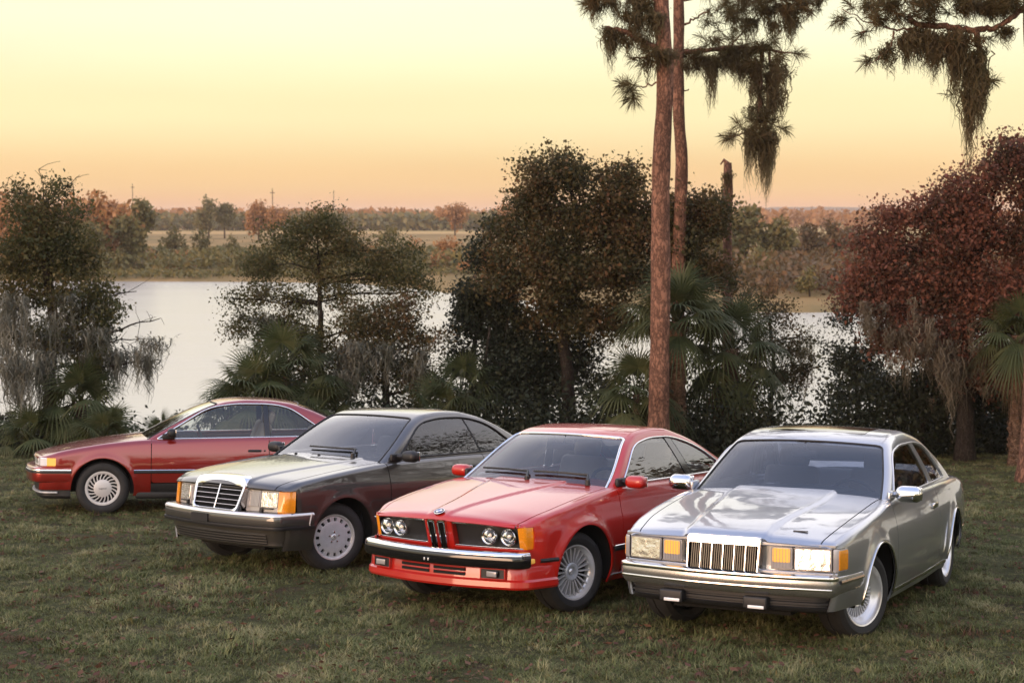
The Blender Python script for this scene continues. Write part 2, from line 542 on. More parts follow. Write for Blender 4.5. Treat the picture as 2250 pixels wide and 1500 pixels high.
def sheet(name, xs, ys, f, mat):
    X, Y = np.meshgrid(xs, ys); Z = f(X, Y); nx = len(xs); ny = len(ys)
    V = np.stack([X.ravel(), Y.ravel(), Z.ravel()], 1)
    i = np.arange(nx * ny).reshape(ny, nx)
    F = np.stack([i[:-1, :-1].ravel(), i[:-1, 1:].ravel(), i[1:, 1:].ravel(), i[1:, :-1].ravel()], 1)
    o = fastmesh(name, V, F, mat, None, True); o['kind'] = 'structure'
    return o
_r = np.random.RandomState(3)
def lawn_bumpy(X, Y):
    return gz(X, Y) + 0.012 * np.sin(X * 2.1 + 0.7 * Y) * np.sin(Y * 1.7) + 0.008 * np.sin(X * 5.3) * np.sin(Y * 4.1 + 1) - 0.01
sheet('lawn', np.concatenate([np.linspace(-400, -32, 20), np.linspace(-30, 30, 241), np.linspace(32, 400, 20)]), np.concatenate([np.linspace(-300, 4, 16), np.linspace(5, 48, 173), [60]]), lawn_bumpy, 'soil_turf')
ys = np.concatenate([np.linspace(60, 250, 96), np.geomspace(260, 420, 20)])
sheet('far_marsh', np.concatenate([np.linspace(-900, -110, 20), np.linspace(-100, 100, 81), np.linspace(110, 900, 20)]), ys, gfar, 'marsh')
sheet('far_field', np.concatenate([np.linspace(-8000, -600, 12), np.linspace(-500, 500, 21), np.linspace(600, 8000, 12)]), np.concatenate([[415], np.geomspace(430, 8800, 20)]), lambda X, Y: gfar(X, Y) + 0.01, 'straw_field')
def water():
    m = pmat('lake_water', (0.42, 0.37, 0.315), 0.22, 0.0, spec=0.5, ior=1.7)
    n, l, b = nodes(m)
    g = n.new('ShaderNodeNewGeometry'); mp = n.new('ShaderNodeMapping'); mp.inputs['Scale'].default_value = (0.5, 1.3, 1)
    t = n.new('ShaderNodeTexNoise'); t.inputs['Scale'].default_value = 2.2; t.inputs['Detail'].default_value = 5; t.inputs['Roughness'].default_value = 0.6
    t2 = n.new('ShaderNodeTexNoise'); t2.inputs['Scale'].default_value = 0.16; t2.inputs['Detail'].default_value = 4
    mr = n.new('ShaderNodeMapRange'); mr.inputs['To Min'].default_value = 0.25; mr.inputs['To Max'].default_value = 1.0; mr.inputs['From Min'].default_value = 0.35; mr.inputs['From Max'].default_value = 0.65
    bp = n.new('ShaderNodeBump'); bp.inputs['Distance'].default_value = 0.03
    l.new(g.outputs['Position'], mp.inputs['Vector']); l.new(mp.outputs[0], t.inputs['Vector']); l.new(mp.outputs[0], t2.inputs['Vector'])
    l.new(t2.outputs['Fac'], mr.inputs['Value']); l.new(mr.outputs[0], bp.inputs['Strength']); l.new(t.outputs['Fac'], bp.inputs['Height']); l.new(bp.outputs[0], b.inputs['Normal'])
    V = [(-900, 33, LAKE), (900, 33, LAKE), (900, 260, LAKE), (-900, 260, LAKE)]
    o = newmesh('lake', V, [(0, 1, 2, 3)], 'lake_water', None, False); o['kind'] = 'structure'
water()

# ================================================================ car builder
# car axes: x forwards from the front axle, y to the car's left, z up
def on(fn, pts, off=0.0, s=1):
    p = np.array(pts, float)
    return np.stack([p[:, 0], s * (fn(p[:, 0], p[:, 1]) + off), p[:, 1]], 1)
def ribbon(fn, pts, w, off, s=1, th=0.006):
    """flat strip of height w lying on a side surface along a line of (x, z) points"""
    p = densify(pts, 0.04)
    V = []; F = []
    for x, z in p:
        for dz, o in ((-w / 2, off - th), (-w / 2, off), (0, off + th * 0.6), (w / 2, off), (w / 2, off - th)):
            V.append((x, s * (float(fn(x, z + dz)) + o), z + dz))
    for i in range(len(p) - 1):
        for j in range(4):
            a = 5 * i + j
            F.append((a, a + 1, a + 6, a + 5))
    return V, F

class Car:
    def __init__(c, name, sp):
        c.sp = sp
        c.root = empty(name)
        c.W = pchip(sp['W']); c.prof = pchip(sp['prof']); c.Zc = pchip(sp['Zc']); c.Ze = pchip(sp['Ze'])
        c.yin = pchip(sp['yin']); c.belt = pchip(sp['belt']); c.Zg = pchip(sp['Zg'])
        c.shell(); c.greenhouse()
    def warp(c, V):
        V = np.array(V, float); sp = c.sp
        q = (np.abs(V[..., 1]) / 0.8) ** 2
        V[..., 0] += -sp['kf'] * q * smooth01(0.45, sp['nose'], V[..., 0]) + sp['kr'] * q * smooth01(0.4, sp['WB'] * -1 - sp['tail'], -(V[..., 0] + sp['WB']))
        return V
    def ys(c, x, z):
        sp = c.sp
        y = c.W(x) + c.prof(z)
        for xa in (0.0, -sp['WB']):
            d = np.hypot(x - xa, z - sp['rt'])
            y = y + sp['flare'] * np.exp(-((d - sp['R'] - 0.005) / sp.get('flw', 0.045)) ** 2)
        return y
    def yg(c, x, z):
        b = c.belt(x); t = np.maximum(z - b, -0.05); sp = c.sp
        return c.W(x) + c.prof(b) - sp['inset'] - sp['tumble'] * t - sp['tcurve'] * t * t
    def shell(c):
        sp = c.sp
        xs = np.unique(np.concatenate([np.arange(sp['tail'], sp['nose'], 0.03), sp['nose'] - 0.10 * np.linspace(0, 1, 12) ** 1.6, sp['tail'] + 0.1 * np.linspace(0, 1, 9) ** 1.6]))
        nu = len(xs); n1, n2, n3 = 26, 8, 44
        r = pchip(sp['rc'])(xs) if hasattr(sp['rc'], '__len__') else np.full(nu, sp['rc'])
        ze = c.Ze(xs); zb = np.full(nu, sp['zb'])
        H = []
        z1 = ze - r
        for k in range(n1):
            z = zb + (z1 - zb) * k / (n1 - 1); H.append(np.stack([xs, c.ys(xs, z), z], 1))
        y0 = c.ys(xs, z1); yc = y0 - 0.25 * r
        def top(y):
            zz = c.Zc(xs) + (ze - c.Zc(xs)) * (np.abs(y) / np.maximum(yc, 0.1)) ** sp.get('crown', 2.2)
            if 'ridge' in sp:
                zz = zz + sp['ridge'](xs, y)
            return zz
        y2 = yc - r
        z2 = top(y2)
        for k in range(1, n2):
            t = k / n2
            H.append(np.stack([xs, (1 - t) ** 2 * y0 + 2 * t * (1 - t) * yc + t * t * y2, (1 - t) ** 2 * z1 + 2 * t * (1 - t) * (ze + 0.25 * (z2 - ze)) + t * t * z2], 1))
        for k in range(n3):
            y = y2 * (1 - k / (n3 - 1)); H.append(np.stack([xs, y, top(y)], 1))
        H = np.array(H)                                   # v, u, 3
        M = H[:-1][::-1].copy(); M[..., 1] *= -1
        P = np.concatenate([H, M], 0).transpose(1, 0, 2)
        U = P.copy()                                      # unwarped, for cutting
        P = c.warp(P)
        N = gridnormals(P)
        if N[nu // 2, len(H) - 1, 2] < 0: N = -N; P = P[:, ::-1]; N = N[:, ::-1]; U = U[:, ::-1]
        X, Y, Z = U[..., 0], U[..., 1], U[..., 2]
        g = 0.0045
        R = sp['R']; rt = sp['rt']; WB = sp['WB']
        a1 = np.hypot(X, Z - rt) - R; a2 = np.hypot(X + WB, Z - rt) - R
        xdf, xdr, zd = sp['door']
        body = sp['paint']
        mk = lambda nm, F, m=body, th=0.014: panel(nm, P, N, F, m, c.root, th)
        yin = c.yin(X)
        hood = np.maximum(np.abs(Y) - yin + g, np.maximum(sp['cowl'] + sp.get('cowlk', 0.10) * (Y / 0.8) ** 2 * -1 - X, X - sp['nose']))
        hood = np.maximum(hood, 0.56 - Z)
        c.hood = mk('hood', hood)
        dk = np.maximum(np.maximum(np.abs(Y) - yin + g, X - sp['deck']), 0.56 - Z)
        mk('trunk_lid', dk)
        cw = np.maximum(np.abs(Y) - yin + g, np.maximum(X - (sp['cowl'] - sp.get('cowlk', 0.10) * (Y / 0.8) ** 2 - g), sp['cowl'] - 0.42 - X))
        panel('cowl_panel', P, N, cw, sp.get('cowl_mat', 'black_plastic'), c.root, 0.0, -0.012)
        c.doors = {}
        for s in (1, -1):
            inn = yin + g - s * Y
            f = np.maximum(np.maximum(inn, xdf + g - X), np.maximum(-a1, sp.get('fz', 0.3) - Z + (X < 0) * (-9)))
            if 'lampcut' in sp:
                lc = sp['lampcut']
                f = np.maximum(f, -np.maximum(np.maximum(lc[0] - X, lc[1] - Z), np.maximum(Z - lc[2], 0.5 - s * Y)))
            mk('front_fender', f)
            d = np.maximum(np.maximum(inn, np.maximum(X - xdf + g, xdr + g - X)), zd + g - Z)
            c.doors[s] = mk('door', d)
            q = np.maximum(np.maximum(inn, X - xdr + g), np.maximum(-a2, (sp.get('fz', .3) - Z) + (X > -WB) * (-9)))
            q = np.maximum(q, np.where(Z < zd, X - (-WB + R - 0.06), -9))
            mk('rear_quarter', q)
            sl = np.maximum(np.maximum(np.where(s * Y > 0.3, -9, 9), Z - zd + g), np.maximum(X - xdf, -WB + R - 0.05 - X))
            panel('sill', P, N, np.maximum(sl, -a1), sp.get('sill_mat', body), c.root, 0.014)
        # dark inside: wheel housings, floor, engine bay
        for xa in (0, -WB):
            for s in (1, -1):
                m = MB()
                V, F = lathe([(R + 0.02, 0.44), (R + 0.02, 0.6), (R + 0.02, 1.0)], 20, 'y', -0.1, math.pi + 0.1)
                m.add(c.warp([(x + xa, s * (y if y < 0.9 else float(c.ys(x + xa, z + rt)) - 0.03), z + rt) for x, y, z in V]), F)
                V, F = lathe([(0.0, 0.44), (R + 0.02, 0.44)], 20, 'y', -0.1, math.pi + 0.1)
                m.add([(x + xa, s * y, z + rt) for x, y, z in V], F)
                m.build('wheel_housing', 'dark_void', c.root)
        m = MB()
        zf = sp['zb'] + 0.02
        m.add(*box(-WB + R + 0.03, -R - 0.03, -0.80, 0.80, zf, zf + 0.06)).add(*box(sp['tail'] + 0.1, sp['nose'] - 0.16, -0.43, 0.43, zf, 0.5))
        m.add(*box(-R - 0.02, sp['nose'] - 0.2, -0.42, 0.42, 0.5, 0.68))
        m.add(*box(sp['tail'] + 0.08, sp['tail'] + 0.2, -0.45, 0.45, 0.3, 0.75))
        m.add(*box(-0.70, -R + 0.05, -0.74, 0.74, zf, 0.80))
        m.add(*box(R + 0.04, sp['nose'] - 0.22, -0.62, 0.62, 0.30, 0.62))
        m.build('underbody', 'dark_void', c.root, False)
        # fascia at the tail
        y = float(c.W(sp['tail'])) - 0.06
        V, F = rbox((sp['tail'] - 0.0, 0, (sp['zb'] + 0.12 + float(c.Ze(sp['tail']))) / 2), (0.06, 2 * y, float(c.Ze(sp['tail'])) - sp['zb'] - 0.14), 0.02)
        MB().add(V, F).build('tail_panel', body, c.root)
        for s in (1, -1):
            MB().add(*rbox((sp['tail'] - 0.032, s * y * 0.72, 0.70), (0.03, 0.36, 0.15), 0.012)).build('tail_light', 'tail_red', c.root)
        MB().add(*rbox((sp['tail'] - 0.05, 0, 0.46), (0.16, 2 * y + 0.06, 0.2), 0.05)).build('rear_bumper', sp.get('bump_mat', body), c.root)
    def greenhouse(c):
        sp = c.sp
        x0, x1 = sp['Zg'][0][0], sp['Zg'][-1][0]
        x0, x1 = max(x0, x1), min(x0, x1)
        xs = np.linspace(x1, x0, 130)
        nu = len(xs); n1, n2, n3 = 22, 8, 17
        xm = sp['xm']; rg = sp['rg']
        def xeq(x, y):
            w = smooth01(-0.3, 0.3, x - xm)
            return x + y * y * (sp['cf'] * w - sp['cr'] * (1 - w))
        def ztop(x, y):
            return c.Zg(xeq(x, y)) - sp['roofcrown'] * y * y * smooth01(sp['Zg_flat'][0], sp['Zg_flat'][1], c.Zg(x))
        yc = np.full(nu, 0.55)
        for _ in range(6):
            yc = c.yg(xs, ztop(xs, yc))
        zt = ztop(xs, yc)
        bz = c.belt(xs) - 0.04
        z1 = np.maximum(zt - rg, np.minimum(bz + 0.005, zt - 0.01)); zb = np.minimum(bz, z1 - 0.004)
        r = np.minimum(rg, np.maximum(zt - zb, 0.01))
        H = []
        for k in range(n1):
            z = zb + (z1 - zb) * k / (n1 - 1); H.append(np.stack([xs, c.yg(xs, z), z], 1))
        y0 = c.yg(xs, z1); y2 = yc - rg * 1.3; z2 = ztop(xs, y2)
        for k in range(1, n2):
            t = k / n2
            H.append(np.stack([xs, (1 - t) ** 2 * y0 + 2 * t * (1 - t) * (yc + 0.002) + t * t * y2, (1 - t) ** 2 * z1 + 2 * t * (1 - t) * zt + t * t * z2], 1))
        for k in range(n3):
            y = y2 * (1 - k / (n3 - 1)); H.append(np.stack([xs, y, ztop(xs, y)], 1))
        H = np.array(H)
        M = H[:-1][::-1].copy(); M[..., 1] *= -1
        P = np.concatenate([H, M], 0).transpose(1, 0, 2)
        N = gridnormals(P)
        if N[nu // 2, len(H) - 1, 2] < 0: N = -N; P = P[:, ::-1]; N = N[:, ::-1]
        X, Y, Z = P[..., 0], P[..., 1], P[..., 2]
        YC = np.repeat(yc[:, None], X.shape[1], 1)
        XE = xeq(X, Y)
        ws = np.maximum(np.abs(Y) - (YC - sp['apil']), np.maximum(sp['hdr'] - XE, xm - X))
        bl = np.maximum(np.abs(Y) - (YC - sp['cpil']), np.maximum(XE - sp['rhdr'], X - xm))
        side = np.abs(Y) > YC - rg * 1.2
        wins = {}
        for k, (nm, poly, mt) in enumerate(sp['wins']):
            d = sdpoly(poly, X, Z)
            wins[k] = np.where(side & (X < 9), d, 9.0)
        F = np.maximum(-ws, -bl)
        if len(sp['wins']) > 2:
            F = np.maximum(F, np.where(side, -sdpoly(sp['dlo'], X, Z), -9.0))
        else:
            for k in wins: F = np.maximum(F, -wins[k])
        srf = None
        if 'sunroof' in sp:
            sx0, sx1, sw = sp['sunroof']
            srf = np.maximum(np.maximum(np.abs(Y) - sw, X - sx0), sx1 - X)
            srf = np.where(side, 9, srf)
            F = np.maximum(F, -srf + 0.004)
        c.roof = panel('roof', P, N, F, sp['paint'], c.root, 0.03)
        if srf is not None:
            panel('sunroof', P, N, srf, sp['sunroof_mat'], c.root, 0.01, 0.001)
        c.ws = panel('windshield', P, N, ws, 'windscreen_glass', c.root, 0.0, -0.004, ('windshield_trim', sp['wstrim'][0], sp['wstrim'][1], 0.004, 1))
        panel('rear_window', P, N, bl, 'windscreen_glass', c.root, 0.0, -0.004, ('rear_window_trim', sp['wstrim'][0], sp['wstrim'][1], 0.004, 1))
        for s in (1, -1):
            for k, (nm, poly, mt) in enumerate(sp['wins']):
                f = np.where(s * Y > 0, wins[k], 9.0)
                panel(nm, P, N, f, mt, c.root, 0.0 if 'glass' in mt else 0.01, -0.005 if 'glass' in mt else -0.002)
            tr = sp.get('dlo_trim')
            if tr:
                pl = densify(sp['dlo'], 0.03, True)
                MB().add(*tube(on(c.yg, pl, 0.003, s), tr[1], 6, True)).build('side_window_trim', tr[0], c.root, True, 0)
    def interior(c, seat, dash, head=True, wheel_col='interior_dark'):
        sp = c.sp; dz = sp.get('idz', 0.0); dx = sp.get('idx', 0.0)
        m = MB()
        m.add(*rbox((-0.83 + dx, 0, 0.80 + dz), (0.36, 1.30, 0.22), 0.06)).add(*rbox((-0.98 + dx, 0.36, 0.90 + dz), (0.22, 0.36, 0.10), 0.03))
        m.add(*rbox((-0.86 + dx, 0, 0.58 + dz), (0.26, 1.30, 0.36), 0.04)).add(*rbox((-1.5 + dx, 0, 0.45 + dz), (1.2, 0.2, 0.3), 0.03))
        m.build('dashboard', dash, c.root)
        m = MB(); m.add(*box(-sp['WB'] + 0.05, -0.7, -0.68, 0.68, 0.30, 0.34)); m.add(*box(-sp['WB'] + 0.0, -sp['WB'] + 0.1, -0.66, 0.66, 0.3, 0.86))
        m.add(*box(-sp['WB'] - 0.5, -sp['WB'] + 0.05, -0.62, 0.62, 0.84, 0.87))
        for s in (1, -1): m.add(*box(-sp['WB'] + 0.1, -0.7, s * 0.70 - 0.03, s * 0.70 + 0.03, 0.34, 0.82))
        m.build('cabin_lining', dash, c.root, False)
        for s in (1, -1):
            m = MB(); x = -1.62 + dx
            tilt = Matrix.Rotation(rad(-20), 3, 'Y')
            m.add(*rbox((x + 0.12, s * 0.37, 0.50 + dz), (0.52, 0.50, 0.16), 0.06)).add(*rbox((x - 0.22, s * 0.37, 0.78 + dz), (0.14, 0.48, 0.60), 0.06, 3, tilt))
            m.add(*rbox((x - 0.36, s * 0.37, 1.13 + dz), (0.09, 0.27, 0.17), 0.045, 3, tilt))
            m.add(*tube([(x - 0.33, s * 0.37 - 0.06, 1.0 + dz), (x - 0.36, s * 0.37 - 0.06, 1.1 + dz)], 0.008)).add(*tube([(x - 0.33, s * 0.37 + 0.06, 1.0 + dz), (x - 0.36, s * 0.37 + 0.06, 1.1 + dz)], 0.008))
            m.build('front_seat', seat, c.root)
        m = MB(); tilt = Matrix.Rotation(rad(-22), 3, 'Y')
        m.add(*rbox((-sp['WB'] + 0.42, 0, 0.50), (0.5, 1.20, 0.16), 0.06)).add(*rbox((-sp['WB'] + 0.15, 0, 0.76), (0.14, 1.20, 0.5), 0.06, 3, tilt))
        m.build('rear_seat', seat, c.root)
        V, F = lathe([(0.19 + 0.014 * math.cos(t), 0.014 * math.sin(t)) for t in np.linspace(0, 2 * math.pi, 8)], 28, 'x')
        m = MB(); R = Matrix.Rotation(rad(22), 3, 'Y')
        m.add([tuple(R @ Vector(v) + Vector((-1.16 + dx, 0.37, 0.86 + dz))) for v in V], F)
        for a in (90, 210, 330):
            p = R @ Vector((0, 0.18 * math.cos(rad(a)), -0.18 * math.sin(rad(a))))
            m.add(*tube([(-1.16 + dx, 0.37, 0.86 + dz), tuple(p + Vector((-1.16 + dx, 0.37, 0.86 + dz)))], 0.014))
        m.add(*rbox((-1.15 + dx, 0.37, 0.86 + dz), (0.05, 0.13, 0.10), 0.02)).add(*tube([(-1.15 + dx, 0.37, 0.86 + dz), (-0.9 + dx, 0.37, 0.76 + dz)], 0.025))
        m.build('steering_wheel', wheel_col, c.root)
        m = MB().add(*rbox((sp['hdr'] + 0.06, 0, float(c.Zg(sp['hdr'])) - 0.10), (0.04, 0.22, 0.06), 0.015)).add(*tube([(sp['hdr'] + 0.05, 0, float(c.Zg(sp['hdr'])) - 0.08), (sp['hdr'] + 0.02, 0, float(c.Zg(sp['hdr'])) - 0.01)], 0.008))
        m.build('rear_view_mirror', 'interior_dark', c.root)
    def wheels(c, make, track, steer, rt=None):
        rt = rt or c.sp['rt']
        first = make(c.root)
        def put(o, x, y, a, flip):
            o.location = (x, y, rt); o.rotation_euler = (0, 0, a + (math.pi if flip else 0))
        put(first, 0, track, steer, False)
        for x, y, a, fl in ((0, -track, steer, True), (-c.sp['WB'], track, 0, False), (-c.sp['WB'], -track, 0, True)):
            o = first.copy(); COL.objects.link(o); o.parent = c.root; put(o, x, y, a, fl)
            for ch in first.children:
                k = ch.copy(); COL.objects.link(k); k.parent = o
    def mirror(c, x, z, col, y_out, size, base='black_plastic', arm=0.05):
        for s in (1, -1):
            y0 = float(c.yg(x, float(c.belt(x)) + 0.03))
            m = MB().add(*rbox((x + 0.03, s * (y0 + 0.012), float(c.belt(x)) + 0.035), (0.15, 0.035, 0.07), 0.014)).add(*tube([(x + 0.03, s * y0, float(c.belt(x)) + 0.045), (x, s * (y_out - size[1] * 0.3), z - 0.01)], 0.022))
            mm = m.build('door_mirror', base, c.root)
            V, F = rbox((0, 0, 0), size, min(size) * 0.42, 4)
            V = [(vx * (1.0 - 0.25 * max(0, vx / size[0])) + x, s * y_out + vy, vz * (1 - 0.35 * max(0, vx / size[0])) + z) for vx, vy, vz in V]
            MB().add(V, F).build('mirror_shell', col, mm)
            MB().add(*rbox((x - size[0] / 2 + 0.002, s * y_out, z), (0.006, size[1] * 0.84, size[2] * 0.8), 0.003)).build('mirror_glass', 'chrome', mm)
    def handle(c, x, z, mat, w=0.17, h=0.03):
        for s in (1, -1):
            y = float(c.ys(x, z))
            m = MB().add(*rbox((x, s * (y + 0.012), z), (w, 0.022, h), 0.009))
            m.build('door_handle', mat, c.doors[s])
            MB().add(*lathe([(0, 0.004), (0.012, 0.003), (0.013, 0)], 12, 'y')).build('lock', 'chrome', c.doors[s]).location = (x - w * 0.75, s * (y + 0.001), z)
    def wipers(c, feet, length, ang):
        """feet: y of pivots; laid over the lower edge of the glass"""
        sp = c.sp
        for y0 in feet:
            m = MB(); pts = []
            for t in np.linspace(0, 1, 9):
                y = y0 - length * t
                xb = sp['wbase'] - sp['cf'] * y * y * 0.9 - 0.02 - ang * math.sin(t * 2.6) * 0.10
                pts.append((xb, y, float(c.Zg(xb + sp['cf'] * y * y)) + 0.022))
            m.add(*tube(pts, 0.009, 5)); m.add(*tube([(pts[0][0] + 0.10, y0 + 0.06, pts[0][2] - 0.045), pts[0], pts[4]], [0.016, 0.012, 0.007], 6))
            m.add(*lathe([(0.0, 0.02), (0.02, 0.015), (0.022, -0.03)], 10, 'z'))
            n = len(m.V)
            m.V[-30:] = [(x + pts[0][0] + 0.10, y + y0 + 0.06, z + pts[0][2] - 0.045) for x, y, z in m.V[-30:]]
            m.build('wiper', 'black_plastic', c.root)

def tyre_profile(rr, R, w):
    h = w / 2
    return [(rr - 0.005, h - 0.03), (rr + 0.004, h - 0.012), (rr + 0.018, h - 0.002), ((rr + R) / 2, h + 0.004), (R - 0.03, h - 0.004), (R - 0.012, h - 0.016), (R - 0.002, h - 0.04),
            (R, h - 0.045), (R, 0.012), (R - 0.008, 0.01), (R - 0.008, -0.01), (R, -0.012), (R, -h + 0.045), (R - 0.012, -h + 0.016), ((rr + R) / 2, -h - 0.004), (rr, -h + 0.02)]
def wheel_maker(R, rr, w, rim_prof, rim_mat, extra):
    def make(root):
        o = MB().add(*lathe(rim_prof, 48)).build('wheel', rim_mat, root, True, 30)
        MB().add(*lathe(tyre_profile(rr, R, w), 56)).build('tyre', 'rubber', o, True, 30)
        MB().add(*lathe([(0.0, -0.04), (rr - 0.02, -0.045)], 32)).build('brake_backing', 'dark_void', o)
        extra(o)
        return o
    return make
def fins(n, r0, r1, h0, h1, wd, twist, slant, depth=0.02, w2=None):
    """radial blades between r0 and r1; h0/h1 = height of face at inner/outer end"""
    m = MB()
    for i in range(n):
        t = 2 * math.pi * i / n
        pts = []
        for k, (r, h) in enumerate(((r0, h0), ((r0 + r1) / 2, (h0 + h1) / 2), (r1, h1))):
            tt = t + twist * k / 2; ww = wd + ((w2 or wd) - wd) * k / 2
            for sg, dh in ((-1, 0), (1, slant), (1, slant - depth), (-1, -depth)):
                a = tt + sg * ww / 2 / r
                pts.append((r * math.cos(a), h + dh, r * math.sin(a)))
        F = []
        for k in range(2):
            for j in range(4): F.append((4 * k + j, 4 * k + (j + 1) % 4, 4 * k + 4 + (j + 1) % 4, 4 * k + 4 + j))
        m.add(pts, F)
    return m
def star3(r, r0=0.12):
    """three-pointed star polygon"""
    p = []
    for k in range(3):
        a = rad(90 + 120 * k); p.append((r * math.cos(a), r * math.sin(a)))
        a = rad(150 + 120 * k); p.append((r * r0 * math.cos(a), r * r0 * math.sin(a)))
    return p
def place_car(c, X, Y, yaw):
    a, b = -0.01156, -0.0819
    z = float(gz(X, Y))
    f = Vector((math.cos(yaw), math.sin(yaw), 0)); f.z = a * f.x + b * f.y; f.normalize()
    up = Vector((-a, -b, 1)).normalized()
    l = up.cross(f).normalized()
    M = Matrix(((f.x, l.x, up.x, X), (f.y, l.y, up.y, Y), (f.z, l.z, up.z, z - 0.012), (0, 0, 0, 1)))
    c.root.matrix_world = M

# ================================================================ the four cars
def circ(cy, cz, r, n=20): return [(cy + r * math.cos(2 * math.pi * i / n), cz + r * math.sin(2 * math.pi * i / n)) for i in range(n)]
def rect(y0, y1, z0, z1, r=0.01, n=3): return fillet([(y0, z0), (y1, z0), (y1, z1), (y0, z1)], r, n)
def ubump(nose, k, wy, xs0, rcorner, sidein=0.0, n=14):
    """plan path of a wrap-round bumper, from the right side round the front to the left"""
    pts = [(xs0, -wy - sidein)]
    pts += fillet([(xs0 + 0.02, -wy - sidein), (nose - k, -wy + 0.01), (nose - k * 0.55, -wy * 0.72), (nose - k * 0.12, -wy * 0.34), (nose, 0), (nose - k * 0.12, wy * 0.34), (nose - k * 0.55, wy * 0.72), (nose - k, wy - 0.01), (xs0 + 0.02, wy + sidein)],
                  [0, rcorner, 0.15, 0.15, 0.15, 0.15, 0.15, rcorner, 0], 8, False)
    pts += [(xs0, wy + sidein)]
    return densify(pts, 0.04)

def arch_trim(c, mat, r, off, a0=-0.05, a1=math.pi + 0.05, both=True):
    sp = c.sp
    for xa in (0, -sp['WB']):
        for s in (1, -1):
            p = [(xa + (sp['R'] - 0.003) * math.cos(t), sp['rt'] + (sp['R'] - 0.003) * math.sin(t)) for t in np.linspace(a0, a1, 40)]
            MB().add(*tube(c.warp(on(c.ys, p, off, s)), r, 6)).build('wheel_arch_trim', mat, c.root, True, 0)

